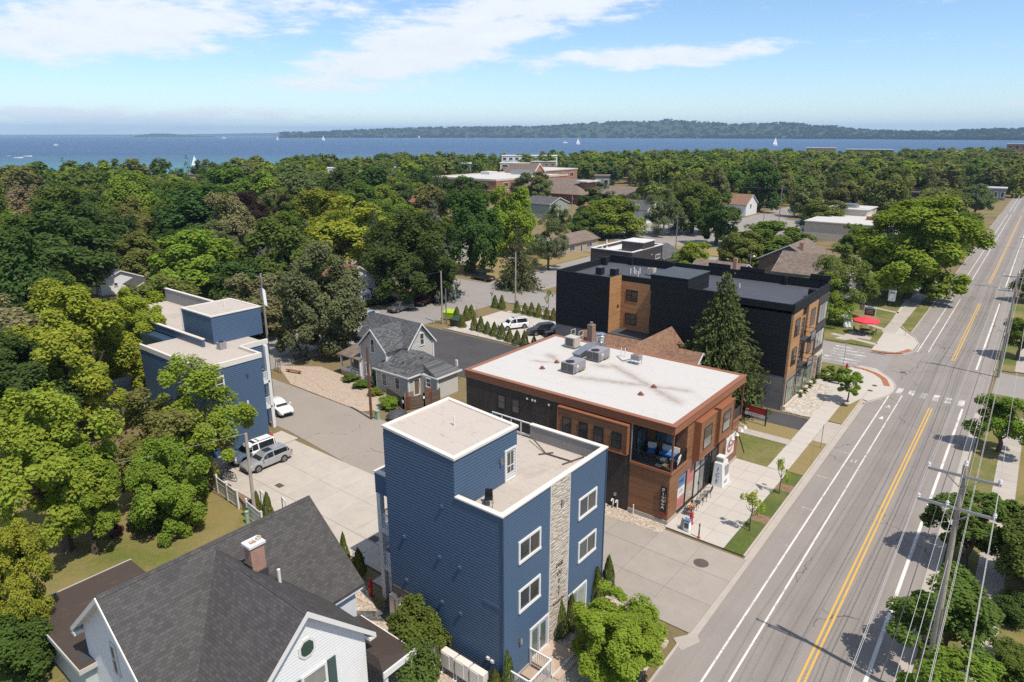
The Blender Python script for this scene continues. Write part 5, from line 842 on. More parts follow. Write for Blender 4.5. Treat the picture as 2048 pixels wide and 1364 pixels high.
 for a0, a1 in ((75.7, 78.6), (79.2, 81.6), (82.2, 85.4)):
  o = window(t, Fac('+x', x1-0.04), a0, a1, 0.6, 3.45, 'grid', 'black_metal', 'glass_green', 0.09, 0.05, 4, 2, name='shop_window', sill=False)
 m = MB(); FX.box(m, 86.8, 88.9, 0.1, 3.2, 0.1, 0.22); ar = m.build('entrance', 'glass_dark', t); m = MB(); FX.box(m, 86.6, 86.8, 0.0, 3.4, 0.2, 0.5); FX.box(m, 88.9, y1, 0.0, 3.4, 0.2, 0.5); FX.box(m, 86.6, y1, 3.4, 3.75, 0.2, 0.5); m.build('entrance_surround', 'stone_veneer', t)
 text('lettering', '515', 0.3, 'white', (x1+0.27, 87.8, 3.57), RX, t, 0.01)
 # roof plant
 z = zd+0.01
 def cond(label, x, y, mt='black_metal', s=0.45, grp='condensers on the black roof'):
  u = thing('condenser', label, 'condenser', (x, y, z), group=grp); BOX(x-s, x+s, y-s, y+s, z+0.12, z+1.0).build('cabinet', mt, u); MB().lathe([(s*0.8, 0), (s*0.8, 0.05), (0.1, 0.05)], (x, y, z+1.0), 12).build('fan_guard', 'louver', u); BOX(x-s*0.9, x+s*0.9, y-s*0.9, y+s*0.9, z, z+0.12).build('base', 'louver', u)
 cond('black condenser furthest left on the black roof', -47.6, 79.9); cond('black condenser beside the timber bay on the black roof', -45.6, 80.3); cond('pale condenser at mid roof of the black block', -41.8, 83.8, 'unit_tan'); cond('pale condenser against the stair head of the black block', -39.6, 82.4, 'unit_tan'); cond('grey condenser right of the stair head of the black block', -31.8, 85.0, 'unit_grey')
 for x, y, h in ((-44.6, 83.0, 0.7), (-44.2, 83.3, 0.9), (-43.8, 83.0, 0.6), (-43.5, 83.6, 0.8), (-42.9, 82.0, 0.7), (-29.5, 83.5, 0.5)): MB().cyl((x, y, z), (x, y, z+h), 0.09).build('vent_pipe', 'unit_white', t)
black()
# ------------------------------------------------------------------ white house in the foreground
def white_house():
 t = thing('house', 'white gabled house with a dark shingle roof and brick chimney in the foreground', 'house', (-31, 15.5, 0))
 xm, zr, ze, hw = -33.0, 8.5, 4.75, 4.35
 gable_wall(xm-hw, xm+hw, 9.9, 21.3, -0.03, ze, zr-0.1, 'y').build('wall', 'white_siding', t)
 gx0, gx1, gy0, gy1, gz = xm, -24.9, 11.9, 18.9, 8.2
 gable_wall(gx0, gx1, gy0, gy1, -0.03, 4.9, gz-0.1, 'x').build('wall', 'white_siding', t)
 # clapboards on the gable towards the street and the shaded end
 m = MB(); F = Fac('+x', gx1); n = 44
 for k in range(n):
  z0, z1 = 0.2+k*0.178, 0.2+(k+1)*0.178
  def half(z): return 3.5 if z < 4.9 else max(0.0, 3.5*(gz-0.1-z)/(gz-5.0))
  a, b = half(z0), half(z1)
  if a <= 0.02: break
  c = 15.4; m.poly(F.pt(c-a, z0, 0.02), F.pt(c+a, z0, 0.02), F.pt(c+b, z1, 0), F.pt(c-b, z1, 0)); m.poly(F.pt(c-a, z0, 0), F.pt(c+a, z0, 0), F.pt(c+a, z0, 0.02), F.pt(c-a, z0, 0.02))
 m.build('siding', 'white_siding', t, kind='stuff')
 m = MB(); F2 = Fac('-y', 9.9)
 for k in range(n):
  z0, z1 = 0.2+k*0.178, 0.2+(k+1)*0.178
  def half2(z): return hw if z < ze else max(0.0, hw*(zr-0.1-z)/(zr-0.1-ze))
  a, b = half2(z0), half2(z1)
  if a <= 0.02: break
  m.poly(F2.pt(xm-a, z0, 0.02), F2.pt(xm+a, z0, 0.02), F2.pt(xm+b, z1, 0), F2.pt(xm-b, z1, 0)); m.poly(F2.pt(xm-a, z0, 0), F2.pt(xm+a, z0, 0), F2.pt(xm+a, z0, 0.02), F2.pt(xm-a, z0, 0.02))
 m.build('siding', 'white_siding', t, kind='stuff')
 main = gable_roof(xm-hw, xm+hw, 9.9, 21.3, ze, zr, 'y', 0.42, 0.16).build('roof', 'shingle_grey_y', t)
 wing = gable_roof(gx0+0.3, gx1, gy0, gy1, 4.9, gz, 'x', 0.42, 0.16).build('roof', 'shingle_grey_x', t)
 cap = MB()                                              # ridge caps, one tab behind the other
 for k in range(58): y = 9.5+k*0.21; cap.sweep([(xm-0.16, 0, zr+0.03), (xm, 0, zr+0.185), (xm+0.16, 0, zr+0.03), (xm+0.16, 0, zr+0.055), (xm, 0, zr+0.215), (xm-0.16, 0, zr+0.055)][::-1], (0, y, 0.015), (0, y+0.24, 0))
 cap.build('ridge_cap', 'shingle_grey_y', main, kind='stuff'); cap = MB()
 for k in range(26): x = -30.0+k*0.21; cap.sweep([(0, 15.4-0.16, gz+0.03), (0, 15.4, gz+0.185), (0, 15.56, gz+0.03), (0, 15.56, gz+0.055), (0, 15.4, gz+0.215), (0, 15.24, gz+0.055)], (x, 0, 0), (x+0.24, 0, 0.015))
 cap.build('ridge_cap', 'shingle_grey_x', wing, kind='stuff')
 # white rakes and soffits
 m = MB()
 for s in (-1, 1): m.sweep([(gx1+0.38, 15.4, gz-0.2), (gx1+0.38, 15.4, gz+0.14), (gx1+0.38, 15.4+s*3.92, 4.5+0.08), (gx1+0.38, 15.4+s*3.92, 4.5-0.22)][::s], (0, 0, 0), (0.06, 0, 0)); m.sweep([(gx1, 15.4, gz-0.1), (gx1+0.37, 15.4, gz-0.1), (gx1+0.37, 15.4+s*3.9, 4.42), (gx1, 15.4+s*3.9, 4.42)][::s], (0, 0, 0), (0, 0, 0.05)); m.box(gx1-0.3, gx1+0.42, 15.4+s*3.5, 15.4+s*3.95, 4.25, 4.42)
 m.build('rake_board', 'white', t); m = MB()
 for s in (-1, 1): m.sweep([(xm, 9.46, zr-0.15), (xm, 9.46, zr+0.14), (xm+s*4.75, 9.46, 4.45+0.1), (xm+s*4.75, 9.46, 4.45-0.22)][::-s], (0, 0, 0), (0, -0.06, 0)); m.sweep([(xm, 9.9, zr-0.12), (xm, 9.47, zr-0.12), (xm+s*4.7, 9.47, 4.36), (xm+s*4.7, 9.9, 4.36)][::s], (0, 0, 0), (0, 0, 0.04)); m.box(xm+s*4.35, xm+s*4.78, 9.4, 10.4, 4.15, 4.36)
 m.build('rake_board', 'white', t); m = MB().box(xm+4.3, xm+4.72, 10.4, 11.8, 4.22, 4.4).box(xm+4.3, xm+4.74, 19.0, 21.6, 4.22, 4.4); m.build('eave_board', 'soffit', t)
 FX = Fac('+x', gx1+0.02)
 window(t, FX, 14.9, 16.4, 2.2, 4.6, 'hung', 'white', 'glass_blind', 0.14, 0.08)
 for a0, a1 in ((14.35, 14.85), (16.45, 16.95)):
  o = MB(); FX.box(o, a0, a1, 2.25, 4.55, 0.0, 0.06); o = o.build('shutter', 'shutter', t); q = MB()
  for k in range(14): FX.box(q, a0+0.05, a1-0.05, 2.32+k*0.155, 2.43+k*0.155, 0.06, 0.075)
  q.build('louvre', 'shutter', o, kind='stuff')
 m = MB(); pts = []                                           # octagonal vent with its casing
 def octo(r, n): return [FX.pt(15.4+r*math.cos(R(22.5+45*k)), 6.05+1.15*r*math.sin(R(22.5+45*k)), n) for k in range(8)]
 for r, n0, n1, nm, mt in ((0.52, 0.0, 0.05, 'vent_casing', 'white'), (0.38, 0.05, 0.07, 'gable_vent', 'shutter')): q = MB(); q.sweep(octo(r, 0), (n0, 0, 0), (n1, 0, 0)); q.build(nm, mt, t)
 q = MB()
 for k in range(9): z = 5.72+k*0.075; w = min(0.34, 0.34-max(0, abs(z-6.02)-0.2)*0.9); FX.box(q, 15.4-w, 15.4+w, z, z+0.04, 0.07, 0.082)
 q.build('louvre', 'dark_green', t, kind='stuff')
 window(t, Fac('-y', 9.88), -33.7, -33.0, 3.6, 5.5, 'hung', 'white', 'glass', 0.12, 0.08); window(t, Fac('-y', 9.88), -33.9, -32.9, 0.9, 2.6, 'hung', 'white', 'glass', 0.12, 0.08)
 # chimney
 c = BOX(-30.75, -30.1, 15.95, 16.75, 6.5, 9.1).build('chimney', 'brick_red', t); MB().box(-30.83, -30.02, 15.87, 16.1, 9.1, 9.24).box(-30.83, -30.02, 16.45, 16.83, 9.1, 9.24).box(-30.83, -30.65, 16.101, 16.449, 9.1, 9.24).box(-30.25, -30.02, 16.101, 16.449, 9.1, 9.24).build('chimney_cap', 'white', c); MB().lathe([(0.15, 0), (0.15, 0.16), (0.1, 0.16), (0.1, 0.02)], (-30.4, 16.64, 9.24), 12).build('flue_pot', 'cream_wall', c); MB().box(-30.8, -30.05, 15.87, 15.945, 6.5, 8.1).box(-30.095, -30.02, 15.95, 16.8, 6.5, 7.6).build('flashing', 'dark_grey', c)
 MB().cyl((-29.2, 16.9, 6.5), (-29.2, 16.9, 7.75), 0.09, n=10).build('vent_pipe', 'white', t)
 # side porch
 BOX(-28.2, -24.0, 18.95, 20.9, -0.02, 0.25).build('porch_floor', 'deck_wood', t); m = MB().hexa([(-28.2, 18.9, 2.75), (-23.6, 18.9, 2.75), (-23.6, 21.2, 2.45), (-28.2, 21.2, 2.45), (-28.2, 18.9, 3.5), (-23.9, 18.9, 3.5), (-23.6, 21.2, 2.62), (-28.2, 21.2, 2.62)]); m.build('porch_roof', 'roof_brown', t); MB().box(-23.6, -23.5, 18.9, 21.25, 2.35, 2.72).box(-28.2, -23.601, 21.2, 21.28, 2.3, 2.6).build('porch_fascia', 'white', t)
 for x, y in ((-23.75, 21.0), (-26.0, 21.0), (-23.75, 19.2)): BOX(x-0.09, x+0.09, y-0.09, y+0.09, 0.2, 2.4).build('post', 'white', t)
 BOX(xm+hw-0.02, xm+hw+0.06, 19.0, 21.2, 0.3, ze-0.3).build('wall_panel', 'soffit', t)
 # low flat-roofed garage behind
 g = thing('garage', 'low garage with a brown leaf littered flat roof beside the white house', 'garage', (-40.5, 12.2, 0)); BOX(-44.3, -36.7, 9.3, 15.0, -0.03, 2.5).build('wall', 'pale_green', g); BOX(-44.6, -36.4, 9.05, 15.25, 2.5, 2.66).build('roof', 'roof_brown', g); MB().box(-44.66, -36.34, 8.99, 9.05, 2.42, 2.7).box(-36.4, -36.34, 9.051, 15.3, 2.42, 2.7).box(-44.66, -44.6, 9.051, 15.3, 2.42, 2.7).build('roof_edge', 'cream_siding', g)
 BOX(-37.7, -36.9, 9.4, 10.2, 2.66, 2.675).build('skylight', 'dark_grey', g)
 b = thing('fallen_branch', 'dry fallen branch lying on the brown garage roof', 'branch', (-39.5, 12.2, 2.68)); MB().tube([(-41.0, 12.0, 2.7), (-40.0, 12.3, 2.75), (-39.2, 12.9, 2.72)], 0.02, 5).tube([(-40.0, 12.3, 2.75), (-39.1, 12.4, 2.7)], 0.012, 4).build('stem', 'twig', b)
white_house()
# ------------------------------------------------------------------ grey-cream house with the cross gables
def grey_house():
 t = thing('house', 'pale grey house with dark shingle gables beside the gravel drive', 'house', (-60, 55, 0)); W_ = 'cream_siding'
 gable_wall(-69.0, -60.0, 55.4, 59.6, -0.03, 4.85, 7.15, 'x').build('wall', W_, t); gable_wall(-65.6, -61.0, 52.6, 57.5, -0.03, 4.85, 6.95, 'y').build('wall', W_, t)
 gable_roof(-69.0, -60.0, 55.4, 59.6, 4.85, 7.25, 'x', 0.35, 0.15).build('roof', 'shingle_slate_x', t); gable_roof(-65.6, -61.0, 52.6, 57.4, 4.85, 7.05, 'y', 0.35, 0.15).build('roof', 'shingle_slate_y', t)
 for p in (BOX(-61.5, -56.1, 51.5, 55.5, -0.03, 2.72), BOX(-56.1, -53.3, 53.5, 57.0, -0.03, 2.72), BOX(-60.5, -56.101, 55.5, 58.0, -0.03, 2.72)): p.build('wall', W_, t)
 m = MB()  # low roof: one slope down to the lot, hips at the end
 m.hexa([(-61.85, 51.15, 2.7), (-55.75, 51.15, 2.7), (-55.75, 55.0, 2.7), (-61.85, 55.0, 2.7), (-61.85, 51.15, 2.82), (-55.75, 51.15, 2.82), (-56.6, 55.3, 4.5), (-61.0, 55.3, 4.6)]); m.hexa([(-61.0, 55.0, 2.7), (-52.95, 53.15, 2.7), (-52.95, 57.35, 2.7), (-61.0, 58.3, 2.7), (-60.0, 55.3, 4.55), (-52.95, 53.15, 2.84), (-52.95, 57.35, 2.84), (-60.0, 57.9, 3.6)]); m.build('roof', 'shingle_slate_x', t)
 m = MB().box(-61.9, -55.7, 51.08, 51.16, 2.66, 2.84).box(-55.76, -55.68, 51.16, 53.1, 2.66, 2.84).box(-55.7, -52.9, 53.06, 53.14, 2.66, 2.86).box(-52.96, -52.88, 53.14, 57.4, 2.66, 2.86); m.build('eave_board', 'white', t)
 m = MB()
 for s in (-1, 1):
  m.sweep([(-59.66, 57.5, 7.2), (-59.66, 57.5, 7.42), (-59.66, 57.5+s*2.5, 4.62), (-59.66, 57.5+s*2.5, 4.36)][::s], (0, 0, 0), (0.06, 0, 0)); m.sweep([(-63.3, 52.24, 7.0), (-63.3, 52.24, 7.22), (-63.3+s*2.68, 52.24, 4.68), (-63.3+s*2.68, 52.24, 4.4)][::-s], (0, 0, 0), (0, -0.06, 0))
 m.build('barge_board', 'white', t)
 m = MB()
 for x, y, z in ((-61.55, 51.45, 2.7), (-56.05, 51.45, 2.7), (-53.25, 53.45, 2.7), (-65.65, 52.55, 4.8), (-60.95, 52.55, 4.8), (-59.95, 55.35, 4.8), (-59.95, 59.6, 4.8)): m.box(x-0.08, x+0.1, y-0.06, y+0.12, 0.1, z)
 m.build('corner_board', 'white', t)
 lap(Fac('+x', -60.0), 55.4, 59.6, 2.9, 4.85, 0.19).build('siding', W_, t, kind='stuff'); lap(Fac('+x', -53.3), 53.5, 57.0, 0.1, 2.68, 0.19).build('siding', W_, t, kind='stuff'); lap(Fac('-y', 51.5), -61.5, -56.1, 0.1, 2.68, 0.19).build('siding', W_, t, kind='stuff'); lap(Fac('-y', 52.6), -65.6, -61.5, 0.1, 4.85, 0.19).build('siding', W_, t, kind='stuff')
 F = Fac('-y', 52.6); window(t, F, -63.75, -62.95, 4.0, 5.9, 'hung', t=0.13); window(t, F, -64.9, -64.1, 0.8, 2.5, 'hung', t=0.13); window(t, Fac('+x', -60.0), 57.3, 58.15, 4.4, 6.1, 'hung', t=0.13)
 for a in (-60.2, -57.9): window(t, Fac('-y', 51.5), a-0.45, a+0.45, 0.75, 2.4, 'hung', t=0.12)
 window(t, Fac('-y', 53.5), -55.15, -54.25, 1.2, 2.4, 'hung', t=0.12); d = window(t, Fac('+x', -56.1), 52.3, 53.3, 0.1, 2.25, 'single', 'white', 'brown_wall', 0.14, name='door', sill=False)
 BOX(-63.5, -63.2, 52.2, 52.5, 6.3, 6.6); BOX(-57.0, -56.6, 54.4, 54.7, 4.1, 4.3).build('roof_vent', 'dark_grey', t); MB().cyl((-58.4, 53.0, 3.2), (-58.4, 53.0, 3.9), 0.06).build('vent_pipe', 'black_metal', t); BOX(-54.4, -54.1, 57.8, 58.0, 2.8, 3.6).build('vent_pipe', 'white', t)
 # porch on the left
 BOX(-69.6, -65.65, 52.3, 55.4, 0.0, 0.5).build('porch_floor', 'deck_wood', t); MB().hexa([(-69.9, 52.0, 2.7), (-65.5, 52.0, 2.7), (-65.5, 55.4, 2.7), (-69.9, 55.4, 2.7), (-69.9, 52.0, 2.82), (-65.5, 52.0, 2.82), (-65.5, 55.4, 3.9), (-69.0, 55.4, 3.9)]).build('porch_roof', 'shingle_taupe_x', t)
 for x, y in ((-69.5, 52.4), (-67.6, 52.4), (-65.8, 52.4), (-69.5, 54.4)): BOX(x-0.1, x+0.1, y-0.1, y+0.1, 0.4, 2.7).build('post', 'white', t)
 MB().beam((-69.5, 52.4, 1.3), (-65.8, 52.4, 1.3), 0.08, 0.08).box(-69.5, -65.8, 52.38, 52.42, 0.5, 1.1).build('railing', 'white', t)
 # slatted fence around the yard
 f = thing('fence', 'weathered horizontal board fence with brown slat screens beside the grey house', 'fence', (-55.5, 49.3, 0)); pts = [(-58.0, 49.9), (-53.95, 48.7), (-52.9, 50.9), (-52.7, 53.2)]
 for (a, b) in zip(pts[:-1], pts[1:]):
  n = 9
  for k in range(n):
   z = 0.18+k*0.165; MB().beam((*a, z), (*b, z), 0.04, 0.145).build('board', 'fence_weathered', f)
  for q in (a, b): BOX(q[0]-0.07, q[0]+0.07, q[1]-0.07, q[1]+0.07, 0, 1.75).build('post', 'brown_wall', f)
 for c, dz in (((-53.6, 49.4), 2.1), ((-52.85, 51.6), 2.2)):
  for k in range(13): MB().beam((c[0]-0.12, c[1]-0.45, 0.3+k*0.15), (c[0]+0.12, c[1]+0.45, 0.3+k*0.15), 0.05, 0.09).build('slat', 'rust_dark', f)
 BOX(-54.05, -53.85, 48.56, 48.6, 1.0, 1.35).build('notice', 'sail', f); BOX(-52.86, -52.8, 50.7, 50.9, 1.1, 1.4).build('notice', 'sail', f)
 k = thing('covered_boat', 'black ribbed cover over a low boat hull behind the blue building', 'boat cover', (-53.2, 46.6, 0)); MB().lathe([(0.1, 0.0), (0.9, 0.15), (1.0, 0.45), (0.8, 0.8), (0.35, 1.0), (0.05, 1.05)], (-52.9, 46.7, 0), 14, 1.3).build('cover', 'steel_blue' if False else 'dark_grey', k); m = MB()
 for j in range(9): m.tube([(-53.8+j*0.22, 45.6+0.2*abs(j-4)*0.3, 0.3), (-53.8+j*0.22, 46.7, 1.02-abs(j-4)*0.1), (-53.8+j*0.22, 47.8-0.2*abs(j-4)*0.3, 0.3)], 0.03, 5)
 m.build('rib', 'black_metal', k, kind='stuff')
grey_house()
# ------------------------------------------------------------------ other houses
def gab(name, label, cat, x0, x1, y0, y1, ze, zr, ax, wall, roof, wins=(), **kw): return house(name, label, cat, x0, x1, y0, y1, ze, zr, ax, wall, roof, wins, **kw)
def brown_house():
 t = thing('house', 'brown shingle roofed house between the white roof and the black block', 'house', (-35, 69, 0))
 gable_wall(-42.5, -28.0, 64.6, 73.2, -0.03, 3.8, 6.8, 'x').build('wall', 'cream_siding', t); gable_roof(-42.5, -28.0, 64.6, 73.2, 3.8, 6.9, 'x', 0.4).build('roof', 'shingle_brown_x', t); gable_wall(-37.0, -30.5, 63.0, 73.5, 0, 4.2, 7.7, 'y').build('wall', 'cream_siding', t); gable_roof(-37.0, -30.5, 63.2, 73.4, 4.2, 7.8, 'y', 0.4).build('roof', 'shingle_brown_y', t)
 m = MB()
 for s in (-1, 1): m.sweep([(-27.58, 68.9, 6.85), (-27.58, 68.9, 7.08), (-27.58, 68.9+s*4.75, 3.68), (-27.58, 68.9+s*4.75, 3.42)][::s], (0, 0, 0), (0.07, 0, 0))
 m.build('barge_board', 'white', t); BOX(-41.4, -40.7, 67.0, 67.8, 5.5, 8.3).build('chimney', 'brick_brown', t); MB().lathe([(0.16, 0), (0.2, 0.3), (0.1, 0.34)], (-41.05, 67.4, 8.3), 10).build('flue_cap', 'steel', t.children[-1]); window(t, Fac('+x', -28.0), 68.2, 69.6, 4.3, 5.6, 'hung')
brown_house()
gab('house', 'white house with a red brown cross gable roof behind the dark maple', 'house', -105, -98.2, 75.6, 83.0, 4.3, 6.9, 'x', 'white_siding', 'shingle_red_x', [('+x', 76.8, 77.7, 3.6, 4.7, 'slide'), ('+x', 80.6, 82.2, 0.9, 2.5, 'slide')])
def leanto():
 t = bpy.data.objects[[o.name for o in bpy.data.objects if o.get('label', '').startswith('white house with a red brown')][0]]
 MB().hexa([(-98.15, 77.4, 0), (-95.9, 77.4, 0), (-95.9, 80.0, 0), (-98.15, 80.0, 0), (-98.15, 77.4, 3.2), (-95.9, 77.4, 2.5), (-95.9, 80.0, 2.5), (-98.15, 80.0, 3.2)]).build('entry_lobby', 'white_siding', t); window(t, Fac('+x', -95.9), 77.8, 78.9, 1.3, 2.1, 'slide'); BOX(-95.89, -95.82, 79.1, 79.5, 1.2, 2.1).build('shutter', 'rust_metal', t)
leanto()
gab('garage', 'white gabled garage with a grey roof among the trees at left', 'garage', -152.0, -142.2, 52.2, 60.0, 2.7, 4.35, 'x', 'white_siding', 'shingle_slate_x', [('+x', 54.6, 55.4, 1.4, 2.2, 'single'), ('-y', -149.5, -146.5, 0.1, 2.2, 'garage')])
gab('shed', 'small dark roofed shed in front of the white garage', 'shed', -139.0, -134.5, 55.5, 60.0, 2.3, 3.3, 'x', 'white_siding', 'shingle_grey_x', [])
gab('house', 'grey gabled house glimpsed left of the red roofed house', 'house', -132, -122, 78, 86, 5.0, 7.4, 'x', 'sage_siding', 'shingle_grey_x', [('+x', 81.5, 82.6, 4.7, 6.0)])
def modern():
 t = thing('house', 'flat roofed charcoal modern house with a white edged roof terrace', 'house', (-72.5, 132, 0)); x0, x1, y0, y1 = -77.6, -67.5, 126, 140
 BOX(x0, x1, y0, y1, -0.03, 5.7).build('wall', 'dark_siding', t); BOX(x0+0.2, x1-0.2, y0+0.2, y1-0.2, 5.7, 5.75).build('roof', 'roof_pale', t); m = MB().box(x0, x1, y0, y0+0.25, 5.7, 6.4).box(x0, x0+0.25, y0+0.251, y1, 5.7, 6.4).box(x1-0.25, x1, y0+0.251, y1, 5.7, 6.4).box(x0+0.251, x1-0.251, y1-0.25, y1, 5.7, 6.4); m.build('parapet', 'dark_siding', t); m = MB().box(x0-0.08, x1+0.08, y0-0.08, y0+0.4, 6.4, 6.55).box(x0-0.08, x0+0.4, y0+0.401, y1+0.08, 6.4, 6.55).box(x1-0.4, x1+0.08, y0+0.401, y1+0.08, 6.4, 6.55).box(x0+0.401, x1-0.401, y1-0.4, y1+0.08, 6.4, 6.55); m.build('coping', 'white', t)
 tw = BOX(-72.6, -67.48, 130.6, 135.8, 5.7, 7.85).build('stair_tower', 'dark_siding', t); BOX(-72.75, -67.35, 130.45, 135.95, 7.85, 8.0).build('roof', 'roof_pale', tw)
 window(t, Fac('+x', x1), 136.6, 138.8, 3.6, 4.6, 'grid', 'white', 'glass', 0.12, 0.07, 3, 1); MB().box(x1, x1+0.1, 134.6, 134.9, 4.8, 5.0).build('wall_lamp', 'white', t)
 for k, (x, y) in enumerate(((-76.2, 128.2), (-75.0, 128.6), (-74.2, 127.6))):
  s = stack_chair('terrace_chair', ['pale terrace chair in the corner of the charcoal house roof', 'pale terrace chair middle of three on the charcoal house roof', 'pale terrace chair nearest the edge of the charcoal house roof'][k], x, y, 5.75, 0.6*k, 'cushion_pale')
 u = thing('parasol', 'closed pale parasol on the charcoal house roof terrace', 'parasol', (-75.8, 129.6, 5.75)); MB().cyl((-75.8, 129.6, 5.75), (-75.8, 129.6, 8.0), 0.04).build('pole', 'galv', u); MB().lathe([(0.05, 0), (0.2, 0.2), (0.16, 1.0), (0.03, 1.5)], (-75.8, 129.6, 6.6), 8).build('canopy', 'cushion_pale', u)
modern()
gab('garage', 'grey gable garage beside the charcoal modern house', 'garage', -77, -68, 142, 152, 2.9, 4.8, 'y', 'grey_siding', 'shingle_slate_y', [])
gab('house', 'tan ranch house with a taupe roof and white windows behind the lawn', 'house', -106, -97.0, 141.5, 161.0, 2.9, 4.5, 'y', 'tan_siding', 'shingle_taupe_y', [('+x', 143.5, 144.6, 1.0, 2.2), ('+x', 147.0, 149.6, 0.9, 2.3, 'slide'), ('+x', 152.2, 153.2, 0.1, 2.2, 'door'), ('+x', 155.2, 158.0, 0.9, 2.3, 'slide')], over=0.5)
gab('house', 'sage green two storey house with a blue grey roof amid trees', 'house', -158, -146, 207.5, 220, 5.2, 7.4, 'x', 'sage_siding', 'shingle_slate_x', [('+x', 209.5, 210.8, 3.4, 4.8), ('+x', 213.5, 214.8, 3.4, 4.8), ('+x', 215.2, 217.6, 0.2, 2.3, 'slide')])
gab('house', 'white gabled house with a grey roof behind the weeping birch', 'house', -124, -112, 218, 230, 4.6, 7.2, 'x', 'white_siding', 'shingle_slate_x', [('+x', 223, 224.4, 2.8, 4.2)])
gab('house', 'grey roofed bungalow between the spruce and the dark maple', 'house', -124, -112, 120, 130, 3.0, 5.4, 'x', 'cream_siding', 'shingle_slate_x', [('+x', 122, 123, 1, 2.2)])
gab('house', 'orange roofed cottage deep among the trees left of the lime maple', 'house', -210, -198, 196, 206, 3.5, 5.6, 'x', 'terracotta', 'shingle_red_x', [('+x', 199, 200.3, 1, 2.2)])
gab('house', 'white walled cottage with red roof left of the dark round maple', 'house', -205, -194, 150, 160, 4.0, 6.2, 'x', 'white_siding', 'shingle_red_x', [('+x', 153, 154.3, 1, 2.2)])
# right-hand side, beyond the cross street
gab('house', 'brown roofed gable house with white windows behind the pale loose tree', 'house', -40, -27, 131, 142, 5.2, 8.2, 'x', 'grey_siding', 'shingle_taupe_x', [('+x', 133, 134.2, 3.2, 4.8), ('+x', 138, 139.2, 3.2, 4.8), ('+x', 133, 134.2, 0.8, 2.4), ('+x', 136.5, 139.5, 0.2, 2.4, 'slide')])
gab('house', 'mauve brown roofed house with a brick chimney right of the charcoal house', 'house', -48, -36, 146, 158, 4.8, 8.0, 'y', 'brown_wall', 'shingle_taupe_y', [], chimney=(-40, 147.5, 8.6, 0.4))
gab('house', 'low grey roofed house with a round roof vent behind the black block', 'house', -44, -33, 111, 120, 3.2, 4.8, 'x', 'brown_wall', 'shingle_grey_x', [])
gab('house', 'small brown gabled house with brick chimney beside the deck maple', 'house', -56, -46, 128, 138, 3.4, 5.4, 'x', 'brick_brown', 'shingle_taupe_x', [], chimney=(-47.0, 129.5, 7.0, 0.35))
gab('house', 'white gable fronted house with brown roof near the distant car park', 'house', -104, -93, 262, 274, 4.2, 7.6, 'x', 'white_siding', 'shingle_brown_x', [('+x', 266, 267.6, 2.6, 4.2)])
def store():
 t = thing('shop_building', 'cream flat roofed commercial building behind the large street maple', 'building', (-45, 230, 0)); BOX(-58, -34, 214, 244, -0.03, 5.2).build('wall', 'cream_wall', t); BOX(-58.3, -33.7, 213.7, 244.3, 5.2, 5.5).build('roof', 'roof_white', t); BOX(-58, -46, 236, 250, 0, 7.2).build('wall', 'cream_wall', t); BOX(-58.3, -45.7, 235.7, 250.3, 7.2, 7.5).build('roof', 'roof_white', t); BOX(-54, -50, 240, 244, 7.5, 8.6).build('roof_plant', 'galv', t); BOX(-44, -42, 226, 228, 5.5, 6.5).build('roof_plant', 'rust_metal', t); window(t, Fac('+x', -34), 218, 224, 0.5, 3.2, 'slide', 'white', 'glass', 0.15)
store()
# ------------------------------------------------------------------ trees
rng = np.random.default_rng(7)
def mesh_np(name, v, f, mt):                        # v (n,3), f (m,4)
 me = bpy.data.meshes.new(name); n, m = len(v), len(f)
 me.vertices.add(n); me.vertices.foreach_set('co', np.asarray(v, np.float32).ravel()); me.loops.add(m*4); me.polygons.add(m)
 me.loops.foreach_set('vertex_index', np.asarray(f, np.int32).ravel()); me.polygons.foreach_set('loop_start', np.arange(0, m*4, 4, dtype=np.int32)); me.polygons.foreach_set('loop_total', np.full(m, 4, np.int32)); me.update(calc_edges=True)
 me.materials.append(M(mt)); return me
def unit(a): return a/np.maximum(np.linalg.norm(a, axis=1, keepdims=True), 1e-6)
def leaf_quads(p, nrm, size, g, fold=0.25, aspect=0.62, tang=None):
 k = len(p); nrm = unit(nrm)
 t = unit(np.cross(nrm, g.normal(size=(k, 3)))) if tang is None else unit(tang); b = np.cross(nrm, t); s = size[:, None]
 a = p-t*s*0.5; c = p+t*s*0.5; l = p+b*s*aspect*0.5-nrm*s*fold*0.3; r = p-b*s*aspect*0.5-nrm*s*fold*0.3
 v = np.stack([a, l, c, r], 1).reshape(-1, 3); f = np.arange(4*k).reshape(k, 4); return v, f
